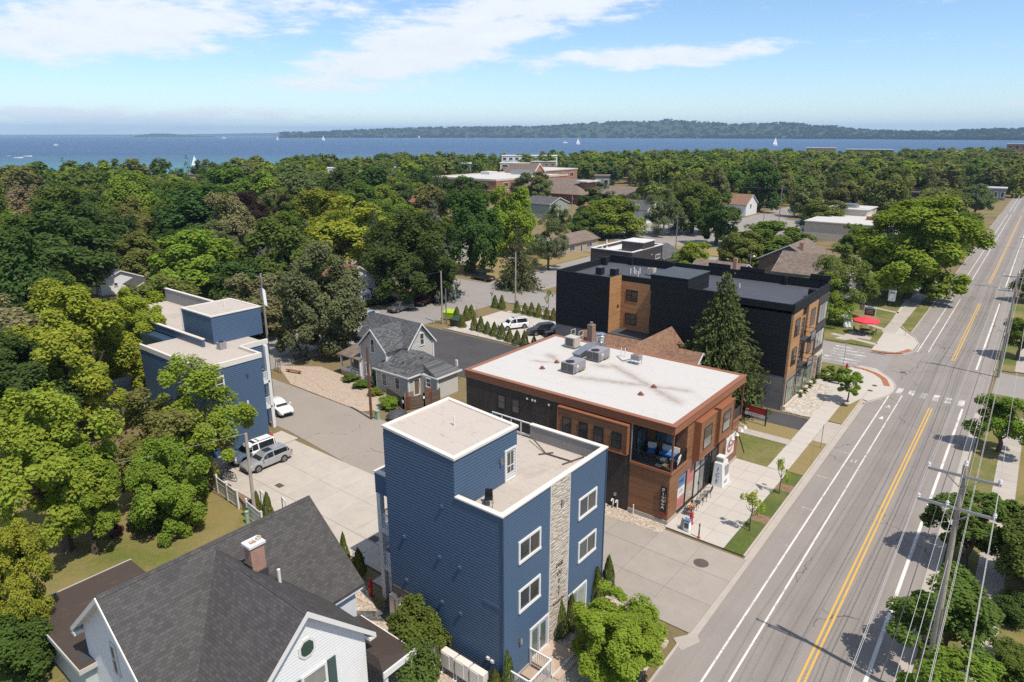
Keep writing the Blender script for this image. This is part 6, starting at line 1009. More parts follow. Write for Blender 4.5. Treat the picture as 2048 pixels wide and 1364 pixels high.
def crown(seed, ncl, nlf, leaf, rc=0.30, squash=1.0, low=-0.72, rough=0.16, gap=0.10, shape='round', nb=None):
 # boughs carry clumps, clumps carry leaves; the outline stays uneven and sky shows between boughs
 g = np.random.default_rng(seed); nb = nb or max(11, ncl//5); i = np.arange(nb)+0.5
 z = 1-1.75*i/nb; ph = math.pi*(1+5**0.5)*i+g.uniform(0, 6); q = np.sqrt(np.maximum(0, 1-z*z)); d = unit(np.stack([q*np.cos(ph), q*np.sin(ph), z], 1)+g.normal(scale=0.22, size=(nb, 3)))
 rad = np.clip(0.66+g.normal(scale=rough*0.75, size=nb), 0.34, 0.95); c0 = d*rad[:, None]; c0[:, 2] = np.maximum(c0[:, 2], low+g.uniform(0, 0.25, nb)); keep = g.random(nb) > gap*0.6; c0, d = c0[keep], d[keep]
 per = max(3, int(ncl*0.92/len(c0))); c, dd = [], []
 for b, o in zip(c0, d):
  R_ = g.uniform(0.28, 0.44); w = unit(g.normal(size=(per, 3))+o*0.9+np.array([0, 0, 0.55])); e = b+w*(R_*g.uniform(0.6, 1.1, (per, 1)))*np.array([1.15, 1.15, 0.72]); e[:, 2] -= 0.10*np.linalg.norm(e[:, :2]-b[:2]*0.6, axis=1); c.append(e); dd.append(unit(w*0.6+o))
 inner = unit(g.normal(size=(max(3, ncl//7), 3)))*g.uniform(0.1, 0.5, (max(3, ncl//7), 1)); c.append(inner); dd.append(unit(inner)); c, d = np.concatenate(c), np.concatenate(dd)
 P, N, S = [], [], []
 for cc, o in zip(c, d):
  r = rc*0.86*g.uniform(0.6, 1.3); n_ = int(nlf*g.uniform(0.6, 1.3)); w = unit(g.normal(size=(n_, 3))+o*0.3+np.array([0, 0, 0.2])); off = w*(r*np.power(g.random(n_), 0.36))[:, None]; off[:, 2] *= 0.7*squash
  P.append(cc+off); N.append(w*0.5+np.array([0, 0, 0.8])+o*0.35+g.normal(scale=0.42, size=(n_, 3))); S.append(leaf*g.uniform(0.6, 1.4, n_))
 P = np.concatenate(P); P[:, :2] /= np.percentile(np.linalg.norm(P[:, :2], axis=1), 98.5); zl, zh = np.percentile(P[:, 2], 1), np.percentile(P[:, 2], 99.3); P[:, 2] = (P[:, 2]-zl)/(zh-zl)*2-1
 return leaf_quads(P, np.concatenate(N), np.concatenate(S), g)
def spruce(seed, levels=26, per=12, q=15, size=0.07, droop=0.35, bare=0.04):
 g = np.random.default_rng(seed); P, N, S, T = [], [], [], []
 for l in range(levels):
  h = bare+(1-bare)*(l+g.uniform(-0.3, 0.3))/levels; Rr = (1-h)**0.86*g.uniform(0.86, 1.08)+0.015; n = max(4, int(per*(0.45+0.75*(1-h))))
  for k in range(n):
   a = 2*math.pi*(k+g.random())/n; L = Rr*g.uniform(0.72, 1.12); m = max(3, int(q*(0.25+L)))
   s = (np.arange(m)+g.random(m))/m; s = 0.12+0.88*s; x = L*s; zz = h-droop*L*0.33*s**1.4+0.05*L*np.maximum(0, s-0.7)
   side = g.normal(scale=0.06+0.05*L, size=m)*(1.15-s); P.append(np.stack([np.cos(a)*x-np.sin(a)*side, np.sin(a)*x+np.cos(a)*side, zz+g.normal(scale=0.006, size=m)], 1))
   dirv = np.array([math.cos(a), math.sin(a), -0.25*droop]); T.append(dirv+g.normal(scale=0.35, size=(m, 3))); N.append(np.array([math.cos(a)*0.25, math.sin(a)*0.25, 0.9])+g.normal(scale=0.45, size=(m, 3))); S.append(size*g.uniform(0.7, 1.4, m)*(0.6+0.6*(1-h)))
 P = np.concatenate(P); return leaf_quads(P, np.concatenate(N), np.concatenate(S), g, 0.5, 0.42, np.concatenate(T))
def arbor(seed, n=1500, leaf=0.13):
 g = np.random.default_rng(seed); h = g.random(n); a = g.random(n)*2*math.pi; r = np.power(np.clip(1-h, 0, 1), 0.62)*np.minimum(1, (h+0.03)*7)**0.5*(0.80+0.2*g.random(n))*(0.92+0.12*np.sin(a*3+h*9))
 p = np.stack([np.cos(a)*r, np.sin(a)*r, h], 1); nn = np.stack([np.cos(a), np.sin(a), np.full(n, 0.35)], 1)+g.normal(scale=0.35, size=(n, 3)); t = np.stack([np.zeros(n), np.zeros(n), np.ones(n)], 1)+g.normal(scale=0.3, size=(n, 3))
 return leaf_quads(p, nn, leaf*g.uniform(0.7, 1.4, n), g, 0.2, 0.55, t)
CR = {}
def cm(key, vf, mt='leaf'): CR[key] = mesh_np('crown_'+key, vf[0], vf[1], mt)
for k in range(4): cm('big%d' % k, crown(100+k, 170, 290, 0.062, 0.25))                 # near maples
for k in range(5): cm('mid%d' % k, crown(200+k, 120, 175, 0.085, 0.29, gap=0.0, rough=0.13))
for k in range(5): cm('far%d' % k, crown(300+k, 80, 95, 0.135, 0.36, gap=0.0, rough=0.13))
cm('loose', crown(400, 110, 190, 0.055, 0.24, gap=0.12, rough=0.32)); cm('loose2', crown(401, 110, 190, 0.058, 0.24, gap=0.1, rough=0.26)); cm('airy', crown(402, 34, 42, 0.125, 0.26, gap=0.2, rough=0.35)); cm('street', crown(405, 80, 210, 0.075, 0.27, gap=0.1, rough=0.4, nb=13)); cm('street2', crown(409, 80, 210, 0.075, 0.27, gap=0.1, rough=0.45, nb=14))
cm('bush0', crown(500, 90, 150, 0.10, 0.34, low=-0.9, gap=0.0, rough=0.1)); cm('bush1', crown(501, 80, 130, 0.11, 0.38, low=-0.9, gap=0.0, rough=0.1)); cm('tuft', crown(502, 14, 26, 0.32, 0.4, low=-0.6))
for k in range(3): cm('spruce%d' % k, spruce(600+k, 26, 13, 22, 0.085), 'needle')
cm('spruce_big', spruce(610, 34, 18, 42, 0.066, 0.45, 0.10), 'needle'); cm('fir_far', spruce(620, 16, 9, 8, 0.13), 'needle')
for k in range(3): cm('arbor%d' % k, arbor(700+k), 'needle')
def trunk_mesh(name, seed, mt='bark', limbs=7, top=0.62, rad=0.035):
 g = random.Random(seed); m = MB(); pts = [(0, 0, -0.01)]; 
 for k in range(1, 5): pts.append((g.uniform(-.02, .02)*k, g.uniform(-.02, .02)*k, top*k/4))
 for k in range(4): m.cyl(pts[k], pts[k+1], rad*(1.25-0.22*k), rad*(1.25-0.22*(k+1)), 7, False)
 for k in range(limbs):
  b = Vector(pts[2])*0.5+Vector(pts[1+g.randrange(3)])*0.5; a = 6.283*(k+g.random()*0.6)/limbs; e = b+Vector((math.cos(a)*g.uniform(.12, .26), math.sin(a)*g.uniform(.12, .26), g.uniform(.15, .36))); mid = b*0.5+e*0.5+Vector((math.cos(a)*.04, math.sin(a)*.04, -0.015))
  m.cyl(b, mid, rad*0.5, rad*0.36, 5, False); m.cyl(mid, e, rad*0.36, rad*0.12, 5, False)
 me = bpy.data.meshes.new(name); me.from_pydata(m.v, [], m.f); me.update(); me.materials.append(M(mt)); return me
TR = {'t0': trunk_mesh('trunk_a', 1), 't1': trunk_mesh('trunk_b', 2), 'thin': trunk_mesh('trunk_thin', 3, limbs=6, rad=0.02, top=0.75), 'pale': trunk_mesh('trunk_pale', 4, 'bark_pale', rad=0.022), 'mast': trunk_mesh('trunk_mast', 5, limbs=0, rad=0.024, top=0.93)}
TREES = []
def tree(x, y, h, r, cr, col, label, group=None, name='maple_tree', cat='tree', low=None, trunk='t0', z0=0.0, seed=None, sq=1.0):
 s = seed if seed is not None else len(TREES); g = random.Random(s*7+3)
 t = thing(name, label, cat, (x, y, z0), g.random()*6.28 if seed is None else R(seed), group, False)
 con = cr.startswith(('spruce', 'arbor', 'fir'))
 if low is None: low = 0.16*h
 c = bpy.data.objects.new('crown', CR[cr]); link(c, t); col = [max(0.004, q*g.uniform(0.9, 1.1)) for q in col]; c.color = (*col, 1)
 if con: c.location = (0, 0, 0.0 if cr.startswith('arbor') else 0.02*h); c.scale = (r*1.25, r*1.25*sq, h*0.985)
 else: c.location = (0, 0, (h+low)/2); c.scale = (r*1.08, r*1.08*sq, (h-low)/2*1.02)
 if trunk:
  w = bpy.data.objects.new('trunk', TR['mast' if con else trunk]); link(w, t); w.scale = (min(h, r*2.6), min(h, r*2.6), h)
 TREES.append((x, y, r)); return t
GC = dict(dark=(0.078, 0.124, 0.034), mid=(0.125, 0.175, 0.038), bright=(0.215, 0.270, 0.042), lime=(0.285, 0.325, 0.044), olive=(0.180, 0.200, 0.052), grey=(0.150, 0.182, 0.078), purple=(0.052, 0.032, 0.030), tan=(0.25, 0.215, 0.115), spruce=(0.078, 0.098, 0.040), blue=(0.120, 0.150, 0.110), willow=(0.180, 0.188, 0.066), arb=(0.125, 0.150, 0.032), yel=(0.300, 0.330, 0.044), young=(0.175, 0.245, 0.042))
def top(u, v, h, hw, cr, col, label, low=None, **kw):       # stand a tree where its tip is seen at (u, v) when it is h tall; hw is half its width in photo pixels
 x, y = G(u, v, h*0.97); r = hw*mpp(x, y, h*0.6); return tree(x, y, h, r, cr, GC[col], label, low=low, **kw)
# --- nearest trees on the left
top(120, 588, 15.5, 112, 'big0', 'lime', 'tall yellow green maple left of the far blue building', low=3.5)
top(250, 592, 13, 72, 'big1', 'lime', 'slimmer yellow green maple between the tall maple and the blue roof terrace', low=4)
top(368, 726, 11.5, 118, 'loose', 'bright', 'loose yellow green tree spreading over the blue wall behind the parked cars', low=2.2, trunk='thin')
top(310, 790, 9.5, 110, 'loose2', 'olive', 'lower olive green tree in front of the blue balconies', low=1.0)
top(70, 800, 12.5, 120, 'big2', 'lime', 'broad sunlit maple at the left edge above the back lawn', low=3.0)
top(150, 905, 8.5, 66, 'big3', 'bright', 'green maple overhanging the lawn beside the fire ring', low=2.5)
top(5, 1035, 9.5, 62, 'big1', 'lime', 'yellow green maple at the left edge above the brown roof', low=2.5)
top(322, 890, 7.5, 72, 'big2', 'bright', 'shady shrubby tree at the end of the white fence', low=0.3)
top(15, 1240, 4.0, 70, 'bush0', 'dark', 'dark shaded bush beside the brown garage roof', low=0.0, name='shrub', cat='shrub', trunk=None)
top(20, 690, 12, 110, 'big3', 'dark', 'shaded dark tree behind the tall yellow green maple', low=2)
# --- left middle distance
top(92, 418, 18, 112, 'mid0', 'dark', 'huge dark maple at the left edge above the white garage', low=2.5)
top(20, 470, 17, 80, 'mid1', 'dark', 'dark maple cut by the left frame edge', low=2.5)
top(392, 470, 14, 96, 'mid2', 'bright', 'bright green maple right of the white garage', low=2)
top(316, 560, 9.5, 70, 'bush0', 'olive', 'round olive tree just above the blue roof terrace', low=0.8, trunk='t1')
top(400, 380, 17, 96, 'mid3', 'dark', 'broad dark maple in the middle of the left wood', low=2)
top(492, 388, 14, 40, 'mid1', 'purple', 'larger of the two purple leaved trees in the left wood', low=2); top(572, 396, 13, 33, 'mid2', 'purple', 'smaller purple leaved tree right of the larger one', low=2)
top(560, 442, 16, 78, 'mid4', 'mid', 'grey green tree behind the tree by the alley', low=2)
top(640, 500, 15.5, 88, 'big0', 'grey', 'large grey green tree overhanging the gravel drive by the alley', low=1.2, trunk='pale')
top(712, 402, 17, 88, 'mid0', 'yel', 'lime green maple above the red roofed house', low=2); top(640, 385, 16, 60, 'mid3', 'bright', 'light green tree left of the lime maple', low=2)
top(820, 432, 16.5, 84, 'big2', 'dark', 'big dark maple over the parked cars on the back street', low=2.2)
top(866, 402, 19, 46, 'spruce0', 'blue', 'blue spruce behind the big dark maple', name='spruce_tree'); top(945, 388, 18, 56, 'mid1', 'dark', 'dark maple above the black pickup', low=2); top(1020, 380, 17, 50, 'mid4', 'bright', 'bright green maple left of the sage house', low=2); top(930, 358, 15, 48, 'mid2', 'dark', 'round dark maple in front of the brick school', low=1.5)
top(1036, 452, 13, 46, 'spruce1', 'spruce', 'pyramidal spruce on the corner lawn', name='spruce_tree'); top(1098, 438, 12, 42, 'loose', 'grey', 'thin grey green tree in front of the ranch house', low=2.5, trunk='thin'); top(1225, 402, 11, 62, 'mid3', 'bright', 'bright green tree above the ranch house', low=0.8); top(1175, 425, 8, 40, 'mid2', 'mid', 'green shrubby tree right of the ranch house', low=0.3); top(1200, 372, 13, 48, 'mid0', 'dark', 'dark round tree before the brown school roof', low=1); top(1115, 412, 11, 30, 'loose2', 'grey', 'slender grey tree beside the sage house', low=2); top(1070, 348, 14, 42, 'mid4', 'grey', 'pale tree against the brick school wall', low=2)
top(1330, 384, 13.5, 42, 'loose2', 'grey', 'weeping birch with pale stems by the side street', low=1.5, trunk='pale', name='birch_tree'); top(1390, 372, 15, 52, 'mid1', 'mid', 'green maple right of the weeping birch', low=2); top(1440, 392, 14, 46, 'mid0', 'dark', 'dark maple above the two parked far cars', low=2)
top(1548, 448, 10.5, 80, 'mid2', 'mid', 'spreading green maple behind the black block', low=1.5); top(1490, 470, 9, 45, 'mid4', 'olive', 'olive tree left of the spreading maple behind the black block', low=1.5); top(1385, 488, 8, 44, 'mid3', 'bright', 'small bright tree above the black parapet', low=1.5)
top(1690, 500, 12, 62, 'loose2', 'olive', 'loose pale green tree against the end of the black block', low=2.0, trunk='thin'); top(1640, 555, 8, 60, 'loose', 'bright', 'low yellow green tree peeping over the black parapet', low=1.0)
tree(-19.4, 146.0, 18.4, 10.2, 'big3', GC['bright'], 'great street maple leaning over the road beyond the crossing', low=2.8); top(1930, 430, 12, 40, 'mid1', 'mid', 'green street tree just beyond the great street maple', low=2); top(1960, 372, 12, 34, 'mid2', 'grey', 'grey green street tree far along the left kerb', low=2)
top(1868, 555, 5.2, 26, 'mid4', 'young', 'young street tree on the verge before the great maple', low=1.8, trunk='thin'); top(1745, 462, 6, 36, 'mid0', 'yel', 'lime yellow shrub tree between the brown roofs', low=0.3); top(1715, 452, 7, 32, 'mid3', 'young', 'fresh green tree left of the lime yellow shrub tree', low=0.5); top(1655, 405, 9.5, 46, 'mid4', 'olive', 'olive tree before the cream commercial building', low=1)
# --- the spruce by the shop and the planted street trees
tree(-26.8, 72.0, 15.6, 5.6, 'spruce_big', GC['spruce'], 'tall dark spruce between the shop and the black block', name='spruce_tree', seed=20)
def at(u, v, h, r, cr, col, label, **kw): x, y = G(u, v); return tree(x, y, h, r, cr, GC[col], label, **kw)
at(1694, 806, 3.9, 1.75, 'street', 'young', 'small leafy tree in the verge by the corner pavement', trunk='thin', low=1.5, z0=0.1); at(1499, 1064, 3.6, 0.95, 'airy', 'yel', 'thin yellow green sapling in the turf strip', trunk='thin', low=1.3, z0=0.1, name='sapling'); at(1558, 990, 3.4, 0.7, 'airy', 'yel', 'second sapling along the turf strip', trunk='thin', low=1.3, z0=0.1, name='sapling')
at(1237, 1338, 4.6, 2.75, 'big1', 'bright', 'dense green tree in the gravel in front of the blue building', low=0.5, z0=0.05)
at(1928, 1135, 5.6, 3.1, 'street', 'mid', 'street tree behind the nearest power pole', low=1.6, z0=0.1, seed=50); at(1880, 1330, 5.4, 3.2, 'street2', 'mid', 'street tree nearest the camera beside the power pole', low=1.6, z0=0.1, seed=130); at(1995, 905, 5.6, 2.9, 'street2', 'young', 'street tree by the crossing on the right kerb', low=1.5, z0=0.1, seed=220); at(2035, 720, 6.0, 3.0, 'street', 'mid', 'street tree at the right frame edge beyond the crossing', low=1.6, z0=0.1, seed=20); at(2060, 605, 6.2, 3.2, 'mid3', 'olive', 'olive street tree high on the right frame edge', low=1.6); at(2085, 1200, 6.5, 3.4, 'big2', 'mid', 'green tree cut by the right frame edge', low=1.2); at(1900, 1480, 4.6, 2.4, 'street', 'young', 'street tree rising into the bottom right corner', low=1.6, seed=80)
# --- arborvitae
def arb(u, v, h, r, label, z=0.05, k=0, col='arb', **kw): x, y = G(u, v, z); tree(x, y, h, r, 'arbor%d' % (k % 3), GC[col], label, 'clipped arborvitae', name='arborvitae', cat='shrub', z0=z, **kw)
arb(1120, 1272, 2.7, 0.52, 'arborvitae left of the stone strip pair'); arb(1142, 1258, 2.6, 0.48, 'arborvitae right of the stone strip pair', k=1); arb(1192, 1205, 2.7, 0.62, 'left arborvitae of the pair at the far front corner', k=2); arb(1215, 1185, 2.9, 0.55, 'right arborvitae of the pair at the far front corner', k=1); arb(1012, 1375, 2.6, 0.55, 'arborvitae at the shaded front corner of the blue building', k=2); arb(990, 1395, 1.9, 0.55, 'lower arborvitae beside the outdoor air units', k=0)
arb(421, 962, 2.6, 0.6, 'dark arborvitae behind the white fence left of the bicycles', col='dark'); arb(408, 950, 2.4, 0.6, 'dark arborvitae furthest left behind the white fence', col='dark', k=1); arb(517, 1030, 2.2, 0.42, 'arborvitae beside the leaning pole, left one', k=2); arb(538, 1040, 2.5, 0.5, 'arborvitae beside the leaning pole, right one', k=1); arb(690, 1128, 2.6, 0.4, 'slim arborvitae behind the shingle roof edge', k=0); arb(719, 1148, 2.1, 0.5, 'arborvitae next to the parked scooter', k=1)
ORD = ['first', 'second', 'third', 'fourth', 'fifth', 'sixth', 'seventh', 'eighth', 'ninth', 'tenth', 'eleventh', 'twelfth', 'thirteenth']
hed = [(914, 640), (933, 640), (924, 655), (949, 661), (962, 664), (975, 668), (989, 673), (1004, 679), (1019, 684), (1034, 690), (1049, 694), (1068, 700), (943, 636)]
for k, (u, v) in enumerate(hed):
 x, y = G(u, v); c, _ = G(u, v); tree(x, y, 2.3+0.3*math.sin(k*2.1), 0.72, 'arbor%d' % (k % 3), GC['arb'], ORD[k]+' arborvitae from the left in the hedge between asphalt lot and pale courtyard' if k < 12 else 'arborvitae standing behind the hedge end near the courtyard meter', 'hedge along the asphalt lot', name='arborvitae', cat='shrub')
for k, (u, v) in enumerate([(990, 615), (1004, 618), (1034, 626), (1050, 629), (1063, 632), (1077, 635), (1093, 639), (1107, 641)]):
 x, y = G(u, v); tree(x, y, 2.3+0.25*math.sin(k*1.7), 0.68, 'arbor%d' % ((k+1) % 3), GC['arb'], ORD[k]+' arborvitae from the left in the hedge along the cross street', 'hedge along the cross street', name='arborvitae', cat='shrub')
at(1097, 617, 3.4, 0.8, 'airy', 'young', 'thin sapling on the cross street verge', trunk='thin', low=1.2, name='sapling')
# --- shrubs
def bush(u, v, h, r, col, label, cr='bush0', z=0.0, group=None): x, y = G(u, v); tree(x, y, h, r, cr, GC[col], label, group, name='shrub', cat='shrub', low=0.0, trunk=None, z0=z)
bush(838, 1322, 3.9, 1.7, 'mid', 'big rounded shrub between the white porch and the air units'); bush(832, 1372, 2.8, 1.4, 'mid', 'rounded shrub below the big one by the white porch', 'bush1'); bush(905, 1298, 2.6, 0.85, 'bright', 'light green leafy shrub over the outdoor air units', 'loose2'); bush(1158, 1300, 1.0, 0.45, 'lime', 'small lime shrub by the porch step', 'tuft')
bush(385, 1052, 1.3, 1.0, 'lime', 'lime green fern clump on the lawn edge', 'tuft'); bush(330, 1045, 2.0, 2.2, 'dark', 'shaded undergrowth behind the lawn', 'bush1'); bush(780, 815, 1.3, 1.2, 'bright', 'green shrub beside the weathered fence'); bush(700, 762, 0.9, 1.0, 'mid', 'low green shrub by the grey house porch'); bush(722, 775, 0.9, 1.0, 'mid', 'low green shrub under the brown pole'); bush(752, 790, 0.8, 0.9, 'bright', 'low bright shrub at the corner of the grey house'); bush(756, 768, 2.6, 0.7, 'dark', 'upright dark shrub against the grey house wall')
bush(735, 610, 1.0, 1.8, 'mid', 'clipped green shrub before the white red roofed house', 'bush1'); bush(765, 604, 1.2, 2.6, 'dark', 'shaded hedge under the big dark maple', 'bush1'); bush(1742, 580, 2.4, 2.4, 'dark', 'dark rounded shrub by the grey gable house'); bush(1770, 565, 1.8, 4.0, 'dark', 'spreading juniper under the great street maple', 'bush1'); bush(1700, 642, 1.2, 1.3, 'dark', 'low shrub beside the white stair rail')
for k, (u, v, l) in enumerate(((1634, 758, 'nearest the entrance walk'), (1625, 768, 'second from the entrance walk'), (1617, 777, 'middle one'), (1607, 787, 'second from the asphalt drive'), (1597, 795, 'nearest the asphalt drive'))): bush(u, v, 0.65, 0.42, 'arb', 'grassy tuft in the pale rock bed, '+l, 'tuft', 0.1, 'tufts in the rock bed')
for k, (u, v) in enumerate(((1648, 748), (1660, 744), (1645, 757), (1668, 756), (1657, 763), (1676, 763))): bush(u, v, 0.7, 0.6, ['young', 'arb', 'mid'][k % 3], 'low planting among the rocks by the parcel locker, '+['top left', 'top right', 'leftmost', 'rightmost', 'lowest left', 'lowest right'][k], 'tuft', 0.1, 'rock bed planting by the parcel locker')
for k, (u, v, h, r, c, l) in enumerate(((2030, 1245, 1.8, 1.4, 'dark', 'dark shrub beside the right sidewalk, upper one'), (2020, 1330, 1.5, 1.1, 'mid', 'shrub beside the right sidewalk, middle one'), (2040, 1380, 1.7, 1.3, 'mid', 'shrub in the bottom right corner'), (2065, 1150, 2.2, 1.6, 'dark', 'large dark shrub at the right frame edge'))): bush(u, v, h, r, c, l)
# --- woods: individual trees out to the middle distance, one mass beyond
AVOID = [(-92.5, -77, -50, 330), (-330, -13, 95, 108.5), (-300, -13, 153.5, 169), (-16, 18, -100, 1300), (-78, -14, 20, 97), (-98, -92, 60, 108), (-112, -66, 108, 168), (-115, -45, 168, 265), (-108, -92, 72, 86), (-156, -133, 49, 62), (-136, -120, 74, 90), (-162, -142, 203, 224), (-128, -108, 214, 234), (-126, -108, 116, 134), (-214, -190, 192, 210), (-209, -190, 146, 164), (-60, -22, 108, 162), (-60, -30, 210, 254), (-108, -90, 258, 278), (-275, -140, 236, 370), (-420, -330, 425, 520)]
def hidden(x, y): return any(a < x < b and c < y < d for a, b, c, d in AVOID)
def inview(x, y, h):
 dz = depth(x, y, h)
 if dz < 20: return False
 u = (x*_ca+y*_sa)/dz*FPX; return abs(u) < 1090
def shore_x(y):
 for (xa, ya), (xb, yb) in zip(SHORE[:-1], SHORE[1:]):
  if ya <= y <= yb: return xa+(xb-xa)*(y-ya)/(yb-ya)
 return -520
CLEAR = [(915, 318, 1165, 398, 330), (1040, 352, 1310, 408, 300), (1000, 308, 1118, 336, 500), (268, 333, 402, 349, 470), (1078, 392, 1140, 440, 258), (1272, 408, 1306, 440, 240), (1120, 458, 1194, 516, 185), (1186, 470, 1328, 532, 150), (860, 530, 1190, 660, 140), (1300, 452, 1482, 540, 240), (1672, 402, 1765, 470, 225), (1590, 470, 1745, 600, 150), (690, 515, 772, 606, 128), (176, 515, 285, 592, 160), (1585, 438, 1655, 500, 255), (1496, 410, 1548, 452, 270), (1830, 340, 2040, 378, 420), (2008, 282, 2060, 304, 930), (1608, 290, 1790, 301, 890), (1880, 293, 1965, 300, 870), (1765, 560, 2000, 720, 160), (1940, 380, 2048, 520, 400), (1190, 345, 1225, 362, 330), (870, 392, 905, 425, 240), (2, 470, 190, 900, 40)]
def proj(x, y, z): d = depth(x, y, z); return 1024+(x*_ca+y*_sa)/d*FPX, 682-(((-x*_sa+y*_ca)*_sp+(z-CAMH)*_cp)/d)*FPX
def blocks(x, y, h, r, d):
 u, v0 = proj(x, y, h); _, v1 = proj(x, y, h*0.12); w = r/mpp(x, y, h*0.5)
 return any(d < D and u+w > a and u-w < c and v1 > b and v0 < e for a, b, c, e, D in CLEAR)
cand = []; gg = random.Random(11); pts = [(x, y, r) for x, y, r in TREES if r > 2]
for _ in range(26000):
 x = gg.uniform(-520, 60); y = gg.uniform(-20, 980); d = math.hypot(x, y)
 if d < 75 or d > 1020 or x < shore_x(y)+12 or hidden(x, y) or not inview(x, y, 6): continue
 r = gg.choice((3.4, 4.4, 5.0, 5.6, 6.2, 7.0))*gg.uniform(0.9, 1.1)*(1+min(d, 700)/2200); h = min(r*gg.uniform(1.7, 2.6), 18.5 if d < 330 else 15.5)
 if any((x-a)**2+(y-b)**2 < (0.80*(r+c))**2 for a, b, c in pts) or blocks(x, y, h, r, d): continue
 pts.append((x, y, r)); cand.append((d, x, y, r, h))
cand.sort(); kinds = ['mid', 'dark', 'mid', 'bright', 'olive', 'mid', 'grey', 'dark', 'bright', 'willow', 'mid', 'tan', 'olive']
LB = {'dark': 'dark green broadleaf tree', 'mid': 'mid green broadleaf tree', 'bright': 'bright green broadleaf tree', 'olive': 'olive green broadleaf tree', 'grey': 'grey green broadleaf tree', 'willow': 'brownish green willow', 'tan': 'tan flowering tree', 'spruce': 'dark conifer'}
NI = 0; rest = []
NAMED = []
for d, x, y, r, h in cand:
 k = gg.choice(kinds)
 if x > -150 and y > 200 and gg.random() < 0.4: k = 'willow'
 con = gg.random() < 0.07
 if NI < 218:
  if con: o = tree(x, y, h*1.25, r*0.62, 'spruce%d' % gg.randrange(3), GC['spruce'], 'x', 'conifers in the wood', name='conifer'); k = 'spruce'
  else: o = tree(x, y, h, r, ('mid%d' if d < 240 else 'far%d') % gg.randrange(5), GC[k], 'x', 'broadleaf trees in the wood', low=h*0.10, name='broadleaf_tree')
  u, v = proj(x, y, h); col = next(n for b, n in ((150, 'above the far left maples'), (300, 'above the white garage'), (470, 'below the long brown hall'), (640, 'above the far blue building'), (800, 'above the red roofed house'), (960, 'left of the brick school'), (1180, 'around the brick school'), (1330, 'right of the brown school roofs'), (1480, 'above the charcoal modern house'), (1640, 'above the black block'), (1830, 'above the cream commercial building'), (9999, 'beside the far main street')) if u < b); NAMED.append((o, LB[k]+' '+('low down' if v > 430 else 'halfway up the wood' if v > 365 else 'high in the wood')+' '+col, u))
  NI += 1
 else: rest.append((x, y, h, r, k, con))
for lab in sorted({q[1] for q in NAMED}):
 same = sorted((q for q in NAMED if q[1] == lab), key=lambda q: q[2]); ord_ = ['leftmost', 'second from left', 'third from left', 'fourth from left', 'fifth from left', 'sixth from left', 'seventh from left', 'eighth from left', 'ninth from left', 'tenth from left']
 for i, q in enumerate(same): q[0]['label'] = lab if len(same) == 1 else lab+', '+ord_[min(i, 9)]
def wood(name, label, sel):
 V, Fc, n = [], [], 0
 src = [crown(900+k, 36, 40, 0.25, 0.46, gap=0.0, rough=0.12) for k in range(4)]; fir = spruce(950, 10, 7, 6, 0.2)
 for x, y, h, r, k, con in sel:
  v, f = fir if con else src[gg.randrange(4)]; a = gg.random()*6.28; c, s = math.cos(a), math.sin(a)
  q = np.stack([v[:, 0]*c-v[:, 1]*s, v[:, 0]*s+v[:, 1]*c, v[:, 2]], 1)
  q = q*np.array([r*0.6, r*0.6, h*1.2])+np.array([x, y, 0.2]) if con else q*np.array([r*1.1, r*1.1, h*0.47])+np.array([x, y, h*0.54])
  V.append(q); Fc.append(f+n); n += len(v)
 if not V: return
 o = bpy.data.objects.new(name, mesh_np(name, np.concatenate(V), np.concatenate(Fc), 'leaf')); link(o); tag(o, label, 'wood', kind='stuff'); return o
for k, c in (('mid', 'mid'), ('dark', 'dark'), ('bright', 'bright'), ('olive', 'olive'), ('willow', 'willow')):
 sel = [q for q in rest if q[4] == k or (k == 'mid' and q[4] in ('grey', 'tan'))]; o = wood('far_wood', {'mid': 'mid green', 'dark': 'dark green', 'bright': 'bright green', 'olive': 'olive', 'willow': 'brownish green'}[k]+' tree tops of the far wood along the lake shore', sel)
 if o: o.color = (*GC[c], 1)
print('trees', len(TREES), 'wood individuals', NI, 'rest', len(rest))
